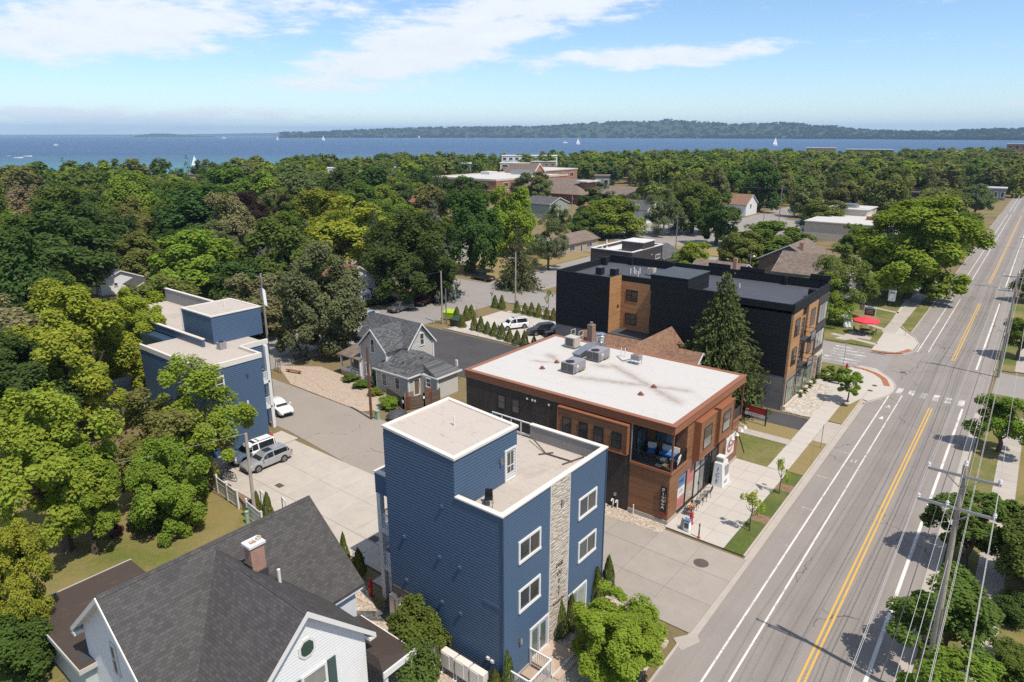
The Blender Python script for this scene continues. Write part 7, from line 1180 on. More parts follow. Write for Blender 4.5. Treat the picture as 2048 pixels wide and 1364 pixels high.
# ------------------------------------------------------------------ lake, far shores, boats
def lake():
 m, nt, b = _new('water'); p = _pos(nt); L = nt.links
 s = NN(nt, 'ShaderNodeSeparateXYZ'); L.new(p, s.inputs[0])
 # pale sand shelf seen through shallow water along the near shore
 dd = MATH(nt, 'ADD', MATH(nt, 'MULTIPLY', s.outputs[0], -0.80), MATH(nt, 'MULTIPLY', s.outputs[1], 0.6)); nz = _noise(nt, p, 0.0035, 4, 0.6)
 k = _ramp(nt, MATH(nt, 'ADD', MATH(nt, 'DIVIDE', MATH(nt, 'SUBTRACT', dd, 560.0), 900.0), MATH(nt, 'MULTIPLY', MATH(nt, 'SUBTRACT', nz, 0.5), 0.35)), [(0.05, 1.0), (0.75, 0.0)])
 mp = NN(nt, 'ShaderNodeMapping'); mp.inputs['Rotation'].default_value = (0, 0, -AZ); mp.inputs['Scale'].default_value = (1, 1, 1); L.new(p, mp.inputs[0]); m2 = NN(nt, 'ShaderNodeMapping'); m2.inputs['Scale'].default_value = (0.0006, 0.004, 1); L.new(mp.outputs[0], m2.inputs[0])
 st = _noise(nt, m2.outputs[0], 2.0, 5, 0.65); col = MIXC(nt, k, (0.052, 0.100, 0.185), (0.080, 0.205, 0.250)); col = _mulc(nt, col, MATH(nt, 'ADD', 0.82, MATH(nt, 'MULTIPLY', st, 0.36)))
 L.new(col, b.inputs['Base Color']); b.inputs['Roughness'].default_value = 0.55; b.inputs['Specular IOR Level'].default_value = 0.22; _bump(nt, b, _noise(nt, p, 0.35, 4, 0.7), 1.0, 1.2); MATS['water'] = m
 struct('lake', MB().prism([(-60000, -30000), (60000, -30000), (60000, 60000), (-60000, 60000)], -6.0, -1.2), 'water')
lake()
def hills():
 mat('forest_hill', (0.038, 0.056, 0.024), 0.95, 0.45, 0.01, 0.5, 0.05, 0, 0.05)
 def ridge(name, prof, dist0, dist1, label=None, dep=900, seed=1):
  # prof: (photo x, crest y) ; the crest height follows from the distance
  g = random.Random(seed); us = [p[0] for p in prof]; n = 150; rows = [(0.0, 0.0), (0.03, 0.10), (0.25, 0.52), (0.55, 0.88), (0.8, 1.0), (1.0, 0.72), (1.25, 0.0)]; V = []; Fc = []
  for i in range(n+1):
   u = us[0]+(us[-1]-us[0])*i/n
   for (ua, va), (ub, vb) in zip(prof[:-1], prof[1:]):
    if ua <= u <= ub: v = va+(vb-va)*(u-ua)/(ub-ua); break
   w = wray(u, 268); l = math.hypot(w[0], w[1]); f = i/n; D = dist0+(dist1-dist0)*f
   h = max(6.0, CAMH+(268.0-v)/1426.0*(D+dep*0.8)*math.hypot(1, (u-1024)/1426.0)**0+g.uniform(-2.5, 2.5))
   for a, b in rows:
    d = D+a*dep; V.append((w[0]/l*d, w[1]/l*d, -1.3+(h+1.3)*b*(1+0.05*math.sin(i*0.9+a*7)*(0 < b < 1))))
  k = len(rows)
  for i in range(n):
   for j in range(k-1): Fc.append((i*k+j, (i+1)*k+j, (i+1)*k+j+1, i*k+j+1))
  me = bpy.data.meshes.new(name); me.from_pydata(V, [], Fc); me.update(); me.materials.append(M('forest_hill')); o = bpy.data.objects.new(name, me); link(o); tag(o, kind='structure'); return o
 ridge('hills', [(560, 266), (640, 265), (700, 262), (760, 260), (850, 257), (950, 256), (1050, 255), (1120, 253), (1200, 247), (1290, 246), (1330, 243), (1400, 247), (1470, 252), (1560, 249), (1640, 255), (1700, 260), (1760, 264), (1850, 266), (1960, 263), (2060, 261), (2300, 260)], 6400, 4200, dep=1400, seed=3)
 ridge('hills', [(-60, 270), (180, 269.5), (360, 268.5), (480, 267), (600, 265), (700, 262), (900, 258)], 15500, 9800, dep=2500, seed=5); ridge('island', [(262, 274), (275, 270), (300, 267.5), (335, 267), (360, 269), (392, 271), (430, 273.5)], 8200, 8400, dep=500, seed=6)
 # crest trees give the skyline its rough edge
 src = [crown(970+k, 8, 8, 0.7, 0.55, gap=0, nb=3) for k in range(3)]; V, Fc, n = [], [], 0; g = random.Random(4)
 hl = [o for o in bpy.data.objects if o.name == 'hills'][0]; vv = [v.co for v in hl.data.vertices]; k = 7
 for _ in range(2600):
  i = g.randrange(150); fr = g.random()*4.4; row = min(4, int(fr)); f_ = fr-row; t_ = g.random(); a = vv[i*k+row].lerp(vv[(i+1)*k+row], t_); b = vv[i*k+row+1].lerp(vv[(i+1)*k+row+1], t_); p = a.lerp(b, f_)
  v, f = src[g.randrange(3)]; s = g.uniform(8, 17); V.append(v*np.array([s*1.5, s*1.5, s*0.75])+np.array([p.x, p.y, p.z+s*0.3])); Fc.append(f+n); n += len(v)
 o = bpy.data.objects.new('hill_wood', mesh_np('hill_wood', np.concatenate(V), np.concatenate(Fc), 'leaf')); link(o); o.color = (0.03, 0.05, 0.02, 1); tag(o, 'dark wood covering the hills across the lake', 'wood', kind='stuff')
 m = MB()
 for i in range(4, 146, 2):
  a = vv[i*k+0]
  if g.random() < 0.55: s = g.uniform(8, 22); d = Vector((a.x, a.y, 0)).normalized(); q = a+d*g.uniform(6, 60); m.box(q.x-s/2, q.x+s/2, q.y-s/2, q.y+s/2, -1.3, g.uniform(4, 9))
 o = m.build('shore_houses', 'cream_siding'); tag(o, 'tiny pale houses strung along the far lake shore', 'houses', kind='stuff')
hills()
def boats():
 def sailboat(u, v, hpx, label, heel=0.0, bare=False):
  x, y = G(u, v, -1.2); k = mpp(x, y, 0); h = hpx*k; t = thing('sailboat', label, 'sailboat', (x, y, -1.2), AZ+R(20), 'sailing boats on the lake', False)
  L = h*0.62; MB().hexa([(-L*0.42, -L*0.1, -0.05*L), (L*0.42, -L*0.06, -0.05*L), (L*0.42, L*0.06, -0.05*L), (-L*0.42, L*0.1, -0.05*L), (-L*0.5, -L*0.13, 0.1*L), (L*0.55, -0.02*L, 0.13*L), (L*0.55, 0.02*L, 0.13*L), (-L*0.5, L*0.13, 0.1*L)]).build('hull', 'white', t); MB().cyl((0.05*L, 0, 0.1*L), (0.05*L, 0, h), 0.012*L, n=5).build('mast', 'galv', t)
  if not bare:
   MB().sweep([(0.02*L, 0, 0.22*L), (-0.46*L, 0.03*L, 0.24*L), (0.04*L, 0, h*0.98)], (0, 0, 0), (0, 0.012*L, 0)).build('mainsail', 'sail', t); MB().sweep([(0.08*L, 0, 0.2*L), (0.5*L, -0.04*L, 0.18*L), (0.06*L, 0, h*0.82)], (0, 0, 0), (0, 0.012*L, 0)).build('jib', 'sail', t)
 for a in ((647, 281, 10, 'white sailing boat left of mid lake'), (555, 280, 7, 'tiny sailing boat left of the white one'), (838, 276, 6, 'tiny sailing boat below the far hills'), (1156, 289, 13, 'white sailing boat above the brick school'), (1550, 291, 17, 'largest sailing boat, off the right shore'), (391, 334, 24, 'sailing boat close inshore above the brown roof')): sailboat(*a)
 for a in ((37, 316, 26, 'left of three moored boats at the left edge'), (56, 313, 24, 'middle of three moored boats at the left edge'), (17, 312, 10, 'leftmost moored boat at the left edge'), (474, 322, 20, 'bare masted boat behind the shore trees')): sailboat(*a, bare=True)
 for k, (u, v, lab) in enumerate(((112, 291, 'small motor boat with a wake at left'), (1130, 286, 'small motor boat left of the white sail'), (448, 277, 'white motor boat far out'), (1527, 302, 'white yacht moored by the right shore'))):
  x, y = G(u, v, -1.2); s = mpp(x, y)*(6 if k < 3 else 9); t = thing('motor_boat', lab, 'boat', (x, y, -1.2), AZ, None, False); MB().hexa([(-s*0.7, -s*0.2, 0), (s*0.7, -s*0.1, 0), (s*0.7, s*0.1, 0), (-s*0.7, s*0.2, 0), (-s*0.8, -s*0.25, s*0.22), (s, -s*0.02, s*0.28), (s, s*0.02, s*0.28), (-s*0.8, s*0.25, s*0.22)]).build('hull', 'white', t); BOX(-s*0.4, s*0.25, -s*0.15, s*0.15, s*0.22, s*0.5).build('cabin', 'white', t)
boats()
# ------------------------------------------------------------------ vehicles (nose towards local +Y)
def car_proto(kind, L, Wd, Hh, wb, roof_col=None):
 """Returns a builder that makes one vehicle of this shape in any paint."""
 hw = Wd/2
 # stations: y, z of sill, z of shoulder, half width at shoulder; hood / deck line
 nose, tail = L/2, -L/2
 if kind == 'pickup': prof = [(tail, .55, .95, .90), (tail+.06, .45, 1.02, .97), (-.5, .42, 1.05, 1.0), (-.42, .40, 1.06, 1.0), (.55, .40, 1.05, 1.0), (nose-1.35, .40, 1.05, 1.0), (nose-.55, .42, 1.0, .97), (nose-.10, .45, .88, .90), (nose, .5, .72, .84)]
 elif kind == 'suv': prof = [(tail, .48, .90, .86), (tail+.10, .36, 1.02, .95), (-wb/2, .33, 1.04, 1.0), (0, .30, 1.03, 1.0), (nose-1.2, .31, 1.03, 1.0), (nose-.55, .33, .99, .97), (nose-.16, .36, .90, .90), (nose, .44, .78, .80)]
 else: prof = [(tail, .44, .84, .86), (tail+.12, .32, .97, .94), (-wb/2, .26, .97, 1.0), (0, .23, .94, 1.0), (nose-1.2, .24, .93, 1.0), (nose-.55, .26, .87, .96), (nose-.16, .30, .77, .88), (nose, .38, .66, .77)]
 if kind == 'suv': gh = [(tail+.10, 1.02, .76), (tail+.36, Hh, .68), (-.2, Hh+.04, .70), (.45, Hh, .68), (1.18, 1.03, .80)]
 elif kind == 'wagon': gh = [(tail+.10, .96, .76), (tail+.42, Hh-.02, .66), (-.4, Hh+.03, .68), (.25, Hh-.01, .66), (1.05, .94, .80)]
 elif kind == 'pickup': gh = [(-.52, 1.05, .80), (-.40, Hh-.02, .66), (.1, Hh+.01, .68), (.72, Hh-.05, .66), (1.35, 1.04, .82)]
 else: gh = [(tail+.50, .96, .74), (-1.05, Hh-.04, .64), (-.35, Hh+.02, .66), (.25, Hh-.02, .65), (1.08, .94, .80)]
 def build(paint, label, x, y, rot, z=0.0, rim='rim', group=None, name=None, glass='car_glass', low=False):
  t = thing(name or {'suv': 'parked_suv', 'wagon': 'parked_wagon', 'sedan': 'parked_car', 'pickup': 'pickup_truck'}[kind], label, 'pickup' if kind == 'pickup' else 'car', (x, y, z), rot, group, False)
  m = MB(); rings = []
  for (yy, zs, zt, w) in prof:
   a = hw*w; zm = zs+(zt-zs)*0.45; i = len(m.v)
   m.v += [(-a*.86, yy, zs), (-a*.985, yy, zs+.08), (-a, yy, zm), (-a*.955, yy, zt-.05), (-a*.86, yy, zt), (0, yy, zt+.035), (a*.86, yy, zt), (a*.955, yy, zt-.05), (a, yy, zm), (a*.985, yy, zs+.08), (a*.86, yy, zs)]; rings.append(i)
  for i, j in zip(rings[:-1], rings[1:]):
   for k in range(10): m.f.append((i+k, i+k+1, j+k+1, j+k))
   m.f.append((i+10, i, j, j+10))
  m.f.append(tuple(rings[0]+k for k in range(11))); m.f.append(tuple(rings[-1]+k for k in reversed(range(11)))); body = m.build('body', paint, t, True)
  md = body.modifiers.new('edge', 'EDGE_SPLIT'); md.split_angle = R(38)
  # greenhouse: painted pillars and roof, separate panes
  m = MB(); rr = []
  for (yy, zz, w) in gh:
   a = hw*w; zb = 0.9 if kind not in ('pickup', 'suv') else 1.0; i = len(m.v); wb_ = hw*.88
   m.v += [(-wb_, yy, zb-.06), (-a, yy, zz-.05), (-a*.86, yy, zz), (a*.86, yy, zz), (a, yy, zz-.05), (wb_, yy, zb-.06)]; rr.append(i)
  for i, j in zip(rr[:-1], rr[1:]):
   for k in range(5): m.f.append((i+k, i+k+1, j+k+1, j+k))
  m.f.append(tuple(rr[0]+k for k in range(6))); m.f.append(tuple(rr[-1]+k for k in reversed(range(6)))); cab = m.build('cabin', roof_col or paint, t)
  def pane(nm, quad, off):
   q = [Vector(p) for p in quad]; n = (q[1]-q[0]).cross(q[3]-q[0]).normalized()*0.015; c = sum(q, Vector())/4; n = n if n.dot(c-Vector((0, -0.2, 1.0))) > 0 else -n; q = [c+(p-c)*0.90+n for p in q]; MB().poly(*q).build(nm, glass, cab)
  V = m.v
  g0, g1, g2, g3, g4 = rr
  pane('windscreen', [(V[g4+5][0]*.92, V[g4][1]+.02, V[g4][2]+.1), V[g3+4], V[g3+1], (V[g4][0]*.92, V[g4][1]+.02, V[g4][2]+.1)], -0.012 if (Vector(V[g3+4])-Vector(V[g4+4])).cross(Vector(V[g4+1])-Vector(V[g4+4])).y < 0 else 0.012)
  pane('rear_window', [V[g0+1], V[g1+1], V[g1+4], V[g0+4]], 0.012 if (Vector(V[g1+1])-Vector(V[g0+1])).cross(Vector(V[g0+4])-Vector(V[g0+1])).y < 0 else -0.012)
  for s in (1, -1):
   a, b, = (1, 0) if s < 0 else (4, 5)
   for i, j in ((g1, g2), (g2, g3)):
    P = [V[i+b], V[j+b], V[j+a], V[i+a]]; lowp = [Vector(P[0])+(Vector(P[3])-Vector(P[0]))*0.12, Vector(P[1])+(Vector(P[2])-Vector(P[1]))*0.12, Vector(P[2]), Vector(P[3])]; n = (lowp[1]-lowp[0]).cross(lowp[3]-lowp[0]); pane('side_window', lowp, 0.012*(1 if n.x*s > 0 else -1))
   tri = [V[g3+b], V[g4+b], (V[g4+a][0], V[g4+a][1], V[g4+a][2]), V[g3+a]]; q = [Vector(p) for p in tri]; n = (q[1]-q[0]).cross(q[3]-q[0]); pane('side_window', [q[0]+(q[3]-q[0])*.15, q[0]+(q[1]-q[0])*.55+(q[3]-q[0])*.12, q[3]+(q[2]-q[3])*.35, q[3]], 0.012*(1 if n.x*s > 0 else -1))
   tri = [V[g0+b], V[g1+b], V[g1+a], V[g0+a]]; q = [Vector(p) for p in tri]; n = (q[1]-q[0]).cross(q[3]-q[0])
   if kind in ('suv', 'wagon'): pane('side_window', [q[1]+(q[0]-q[1])*.5+(q[2]-q[1])*.2, q[1]+(q[2]-q[1])*.12, q[2], q[2]+(q[3]-q[2])*.35], 0.012*(1 if n.x*s > 0 else -1))
  wr = 0.34 if kind in ('sedan', 'wagon') else 0.39
  for s in (1, -1):
   for yy in (wb/2, -wb/2):
    MB().cyl((s*(hw-.03), yy, wr), (s*(hw+.006), yy, wr), wr*1.17, n=18).build('wheel_arch', 'grille', t)
    w = MB().cyl((s*(hw-.22), yy, wr), (s*(hw+.015), yy, wr), wr, n=18).build('wheel', 'tyre', t); r = MB().cyl((s*(hw-.02), yy, wr), (s*(hw+.022), yy, wr), wr*.66, n=14).build('rim', rim, w); sp = MB()
    for k in range(5): a = R(72*k); sp.beam((s*(hw+.026), yy+.06*math.cos(a), wr+.06*math.sin(a)), (s*(hw+.026), yy+wr*.6*math.cos(a), wr+wr*.6*math.sin(a)), .03, .08)
    sp.build('spoke', 'rim_dark' if rim == 'rim' else 'rim', w, kind='stuff')
   zf = prof[-2][2]-.06; zt = prof[1][2]-.10
   MB().hexa([(s*hw*.50, nose-.16, zf-.1), (s*hw*.84, nose-.30, zf-.1), (s*hw*.84, nose-.34, zf-.08), (s*hw*.5, nose-.2, zf-.08), (s*hw*.5, nose-.04, zf-.02), (s*hw*.86, nose-.20, zf), (s*hw*.80, nose-.42, zf+.10), (s*hw*.5, nose-.3, zf+.075)]).build('headlight', 'headlight', t)
   BOX(s*hw*.58, s*hw*.90, tail-.015, tail+.16, zt-.18, zt+.04).build('taillight', 'taillight', t)
   BOX(s*(hw-.02), s*(hw+.17), gh[4][0]-.32, gh[4][0]-.20, prof[4][2]+.02, prof[4][2]+.17).build('mirror', paint, t)
   for yy in (.15, -.75): BOX(s*(hw-.01), s*(hw+.012), yy, yy+.16, prof[3][2]-.17, prof[3][2]-.13).build('door_handle', paint, t)
  BOX(-hw*.52, hw*.52, nose-.05, nose+.015, .42 if kind != 'sedan' else .36, .66 if kind in ('suv', 'pickup') else .54).build('grille', 'grille', t); BOX(-hw*.8, hw*.8, nose-.12, nose+.01, .30, .40).build('bumper', 'grille', t); BOX(-hw*.8, hw*.8, tail-.01, tail+.12, .34, .46).build('bumper', 'grille', t); BOX(-.26, .26, tail-.018, tail+.02, .62, .76).build('number_plate', 'plate', t); BOX(-hw*.84, hw*.84, tail+.5, nose-.5, .2, .36).build('underside', 'grille', t)
  if kind == 'pickup': BOX(-hw*.8, hw*.8, tail+.14, -.6, 1.04, 1.10).build('bed_cover', 'grille', t)
  if kind == 'suv' or kind == 'wagon':
   for s in (-1, 1): MB().beam((s*hw*.56, tail+.55, Hh+.05), (s*hw*.56, .25, Hh+.05), .04, .05).build('roof_rail', 'grille' if kind == 'suv' else 'rim', t)
   BOX(-hw*.42, hw*.42, -.55, .2, Hh+.022, Hh+.035).build('sunroof', glass, t)
  return t
 return build
sedan = car_proto('sedan', 4.6, 1.8, 1.42, 2.7); wagon = car_proto('wagon', 4.7, 1.8, 1.45, 2.72); suv = car_proto('suv', 4.6, 1.86, 1.66, 2.7); bigsuv = car_proto('suv', 4.95, 2.0, 1.75, 2.95); pickup = car_proto('pickup', 5.8, 2.0, 1.88, 3.65)
suv('car_white', 'white crossover parked against the far blue building', -56.7, 31.6, math.pi, 0.05, 'rim_dark'); wagon('car_silver', 'silver estate car with a sunroof parked beside the white crossover', -54.45, 31.55, math.pi, 0.05)
x, y = G(742, 1024); sedan('car_navy', 'dark car half hidden behind the white balcony posts', -34.6, 31.2, math.pi, 0.05)
sedan('car_white', 'white car nose out behind the far blue building balconies', -64.9, 39.9, R(-100), 0.02)
def park(b, u, v, rot, col, label, **kw): x, y = G(u, v, 0.3); return b(col, label, x, y, rot, **kw)
park(sedan, 736, 634, math.pi, 'car_pale', 'pale silver sedan at the kerb behind the grey house'); park(bigsuv, 801, 618, math.pi, 'car_grey', 'grey SUV parked under the big dark maple', name='parked_suv'); park(pickup, 854, 604, math.pi, 'car_red', 'black and red pickup in the maple shade', roof_col=None) if False else park(pickup, 852, 604, math.pi, 'car_darkred', 'dark red pickup in the maple shade', rim='rim_dark'); park(suv, 901, 595, 0, 'car_navy', 'navy crossover at the corner under the big dark maple')
park(pickup, 965, 557, R(86), 'car_black', 'black pickup parked at the far corner of the crossing', rim='rim_dark'); park(bigsuv, 1027, 653, R(152), 'car_white', 'white SUV in the pale courtyard behind the hedge', rim='rim_dark'); park(suv, 1083, 664, R(150), 'car_black', 'black crossover in the pale courtyard', rim='rim_dark'); park(suv, 1116, 668, R(150), 'car_black', 'second black crossover, mostly behind the shop roof', rim='rim_dark')
park(sedan, 1437, 464, R(120), 'car_black', 'black car far up the side street'); park(suv, 1450, 474, R(110), 'car_pale', 'pale van like car just below the far black car'); park(suv, 1604, 446, R(100), 'car_blue', 'blue truck cab in the distant car park'); park(suv, 1596, 459, R(30), 'car_white', 'white car in the distant car park'); park(sedan, 1628, 469, R(60), 'car_black', 'black sedan in the distant car park'); park(suv, 1612, 482, R(80), 'car_white', 'white car below the distant black sedan'); park(bigsuv, 1527, 452, R(60), 'car_white', 'white van by the brown roofed far house')
# ------------------------------------------------------------------ power poles and wires
def catenary(a, b, sag, n=10): return [(a[0]+(b[0]-a[0])*k/n, a[1]+(b[1]-a[1])*k/n, a[2]+(b[2]-a[2])*k/n-sag*4*(k/n)*(1-k/n)) for k in range(n+1)]
def power_pole(x, y, h, label, arms=(0.5, 2.3), r=0.19, mt='pole_wood', lean=(0, 0), armlen=1.55, group='power poles along the street'):
 t = thing('power_pole', label, 'power pole', (x, y, 0), group=group); T_ = (x+lean[0], y+lean[1], h); MB().cyl((x, y, -0.1), T_, r, r*0.62, 12).build('pole', mt, t); tips = []
 for k, d in enumerate(arms):
  z = h-d; ax = armlen*(1.0 if k == 0 else 1.12); cx = T_[0]; cy = T_[1]; a = MB().beam((cx-ax, cy-0.16, z), (cx+ax*(0.95 if k else 1.0), cy-0.16, z), 0.11, 0.13).build('crossarm', 'galv', t); MB().beam((cx-0.75, cy-0.16, z-0.05), (cx, cy-0.14, z-0.7), 0.04, 0.04).beam((cx+0.75, cy-0.16, z-0.05), (cx, cy-0.14, z-0.7), 0.04, 0.04).build('brace', 'galv', a, kind='stuff')
  for dx in ((-ax+0.05, ax-0.08) if k == 0 else (-ax+0.05, -0.42, ax*0.95-0.08)): MB().lathe([(0.05, 0), (0.1, 0.05), (0.06, 0.1), (0.1, 0.15), (0.05, 0.24)], (cx+dx, cy-0.16, z+0.06), 8).build('insulator', 'insulator', a); tips.append((cx+dx, cy-0.16, z+0.3))
 MB().lathe([(0.06, 0), (0.11, 0.06), (0.06, 0.12), (0.1, 0.18), (0.05, 0.28)], (T_[0], T_[1], h), 8).build('insulator', 'insulator', t); tips.append((T_[0], T_[1], h+0.3)); MB().cyl((x+0.13, y-0.13, 0), (x+0.1, y-0.13, h*0.45), 0.045).build('conduit', 'galv', t); return tips
PX0 = -0.78
tA = power_pole(-0.9, 37.6, 14.4, 'tall grey power pole with two crossarms nearest the camera', lean=(-0.35, 0)); tB = power_pole(-2.05, 103.8, 13.6, 'grey power pole with crossarms by the crossing', lean=(-0.2, 0)); tC = power_pole(-2.9, 168.0, 12.6, 'third power pole along the right kerb'); tD = power_pole(-3.8, 232.0, 12.4, 'fourth power pole far along the right kerb'); tZ = [(p[0]+0.85, p[1]-68, p[2]) for p in tA]
spans = [('behind the camera to the nearest pole', tZ, tA), ('from the nearest pole to the crossing pole', tA, tB), ('from the crossing pole to the third pole', tB, tC), ('from the third pole to the fourth pole', tC, tD)]
names = ['street side upper', 'house side upper', 'street side lower', 'middle lower', 'house side lower', 'pole top']
for sp, a, b in spans:
 for k in range(6): o = MB().tube(catenary(a[k], b[k], 0.9), 0.011, 5).build('power_line', 'wire'); tag(o, names[k]+' power line '+sp, 'power line', 'power lines along the street')
for j, (dx, z, mt) in enumerate(((-0.2, 9.2, 'wire'), (-0.25, 8.6, 'wire_dark'), (0.2, 8.3, 'wire'), (0.25, 7.9, 'wire'), (-1.3, 9.9, 'wire_dark'))):
 for n_, (p, q) in enumerate((((-0.2, -30.0), (-0.95, 37.6)), ((-0.95, 37.6), (-2.1, 103.8)), ((-2.1, 103.8), (-2.95, 168.0)))):
  o = MB().tube(catenary((p[0]+dx, p[1], z), (q[0]+dx, q[1], z), 0.7), 0.013 if mt == 'wire' else 0.02, 5).build('utility_cable', mt); tag(o, ('pale' if mt == 'wire' else 'black')+' utility cable strung lower on the poles, '+['first', 'second', 'third', 'fourth', 'fifth'][j]+' from the street, '+['nearest span', 'second span', 'third span'][n_], 'cable', 'utility cables along the street')
# service line that crosses the road, leaving its thin shadow
o = MB().tube(catenary((-1.2, 37.6, 10.6), (-52.9, 25.6, 8.6), 1.2, 16), 0.012, 4); 
def plain_pole(u, v, h, label, r=0.15, mt='pole_wood', lean=(0, 0), arm=False, lamp=None):
 x, y = G(u, v); t = thing('utility_pole', label, 'utility pole', (x, y, 0), group='utility poles'); MB().cyl((x, y, -0.1), (x+lean[0], y+lean[1], h), r, r*0.7, 10).build('pole', mt, t)
 if arm: MB().beam((x+lean[0]-1.1, y+lean[1]-0.15, h-0.5), (x+lean[0]+1.1, y+lean[1]-0.15, h-0.5), 0.1, 0.12).build('crossarm', mt, t); MB().cyl((x+lean[0]-0.3, y+lean[1]-0.1, h-3.1), (x+lean[0]-0.3, y+lean[1]-0.1, h-2.1), 0.2).build('transformer_can', 'galv', t)
 if lamp: MB().tube([(x, y, h-1.2), (x+lamp[0]*0.6, y+lamp[1]*0.6, h-0.9), (x+lamp[0], y+lamp[1], h-1.0)], 0.04).build('lamp_arm', 'galv', t); MB().lathe([(0.06, 0.1), (0.2, 0.0), (0.16, -0.12), (0.05, -0.14)], (x+lamp[0], y+lamp[1], h-1.0), 10).build('lamp_head', 'galv', t)
 return (x+lean[0], y+lean[1], h)
pa = plain_pole(511, 1040, 7.4, 'leaning weathered pole between the white fences', 0.16, 'pole_wood', (-0.5, 0.35)); pb = plain_pole(743, 838, 8.3, 'brown timber pole at the edge of the gravel drive', 0.16, 'pole_brown'); pc = plain_pole(538, 705, 11.5, 'tall pole with a crossarm and transformer behind the far blue building', 0.17, 'pole_wood', arm=True); pd = plain_pole(404, 640, 9.5, 'brown pole behind the blue stair tower', 0.15, 'pole_brown'); pe = plain_pole(885, 648, 8.8, 'grey timber pole beside the lime skip', 0.15, 'pole_wood'); pf = plain_pole(893, 648, 6.0, 'shorter blue grey steel pole beside the timber pole', 0.12, 'galv'); pg = plain_pole(1031, 609, 9.6, 'pole with a lamp beside the street crossing', 0.16, 'pole_wood', lamp=(-1.2, -0.4)); ph = plain_pole(1351, 500, 9.5, 'grey pole behind the charcoal house', 0.15, 'galv'); pi_ = plain_pole(1496, 570, 7.0, 'short grey pole behind the black parapet', 0.15, 'galv', lamp=(0.8, 0.3)); pj = plain_pole(1524, 470, 9.0, 'street lamp pole in the distance by the brown roofed house', 0.1, 'galv', lamp=(1.2, 0)); pk = plain_pole(1556, 455, 13.5, 'tall distant pole carrying the long wire', 0.15, 'galv', arm=False); pl = plain_pole(1143, 455, 10.5, 'pole with a white box amid the trees by the sage house', 0.14, 'pole_wood', lamp=(0.4, 0)); pm = plain_pole(1766, 440, 10.5, 'distant pole with a crossarm behind the great maple', 0.14, 'pole_wood', arm=True); pn = plain_pole(195, 590, 8.0, 'thin pole in front of the white garage', 0.1, 'pole_wood')
def cable(a, b, sag, label, mt='wire_dark', r=0.014): tag(MB().tube(catenary(a, b, sag, 14), r, 4).build('overhead_cable', mt), label, 'cable')
cable(pa, (-66, -8.0, 6.2), 0.8, 'thin pale cable running down over the back lawn', 'wire'); cable(pg, (-62, 91.0, 3.5), 0.2, 'thin cable dropping from the lamp pole towards the courtyard'); cable(pc, pb, 0.7, 'slack cable between the brown pole and the transformer pole'); cable((pk[0], pk[1], 12.8), (-14, 172, 11.2), 0.8, 'long pale wire from the tall distant pole to the street', 'wire', 0.03); cable((pk[0], pk[1], 12.8), (-190, 255, 12.5), 0.9, 'long pale wire running left from the tall distant pole', 'wire', 0.03); cable(tA[-1], (-19.6, 33.5, 8.8), 1.0, 'thin dark service drop from the nearest power pole to the blue building') if False else None; cable(pe, (-96, 78, 5.0), 0.5, 'thin cable from the timber pole to the red roofed house', 'wire')
# ------------------------------------------------------------------ fences, hydrants, boxes, signs
def white_fence(pts, label, h=1.75, n=None):
 x, y = pts[0]; f = thing('fence', label, 'fence', (x, y, 0)); k = 0
 for a, b in zip(pts[:-1], pts[1:]):
  d = math.hypot(b[0]-a[0], b[1]-a[1]); n = max(1, round(d/1.85))
  for i in range(n):
   p = (a[0]+(b[0]-a[0])*i/n, a[1]+(b[1]-a[1])*i/n); q = (a[0]+(b[0]-a[0])*(i+1)/n, a[1]+(b[1]-a[1])*(i+1)/n)
   pan = MB().beam((*p, h*0.48), (*q, h*0.48), 0.03, h*0.80).build('panel', 'white', f); MB().beam((*p, h*0.90), (*q, h*0.90), 0.06, 0.12).build('rail', 'white', pan); MB().beam((*p, h*0.10), (*q, h*0.10), 0.06, 0.12).build('rail', 'white', pan); MB().beam((*p, h*0.66), (*q, h*0.66), 0.05, 0.07).build('rail', 'white', pan)
   po = BOX(p[0]-0.065, p[0]+0.065, p[1]-0.065, p[1]+0.065, 0, h+0.06).build('post', 'white', f); MB().lathe([(0.1, 0), (0.1, 0.03), (0.01, 0.09)], (p[0], p[1], h+0.06), 4).build('post_cap', 'white', po)
 q = pts[-1]; BOX(q[0]-0.065, q[0]+0.065, q[1]-0.065, q[1]+0.065, 0, h+0.06).build('post', 'white', f)
white_fence([(-66.0, 26.9), (-49.2, 25.55)], 'long white vinyl fence between the lawn and the parking pavement'); white_fence([(-47.2, 25.2), (-44.6, 24.9)], 'short white fence piece left of the shingle roof'); white_fence([(-35.6, 23.6), (-32.9, 22.9)], 'white fence piece by the red hydrant beside the shingle roof')
def gate_frame(u, v, label):
 x, y = G(u, v); t = thing('garden_arch', label, 'frame', (x, y, 0)); MB().box(x-0.05, x+0.05, y-0.05, y+0.05, 0, 1.9).build('post', 'white', t); MB().box(x+0.75, x+0.85, y-0.25, y-0.15, 0, 1.9).build('post', 'white', t); MB().beam((x, y, 1.85), (x+0.8, y-0.2, 1.85), 0.08, 0.1).beam((x, y, 0.5), (x+0.8, y-0.2, 0.5), 0.05, 0.08).build('rail', 'white', t)
gate_frame(525, 1020, 'white frame standing at the edge of the parking pavement'); gate_frame(568, 1035, 'second white frame above the shingle roof ridge')
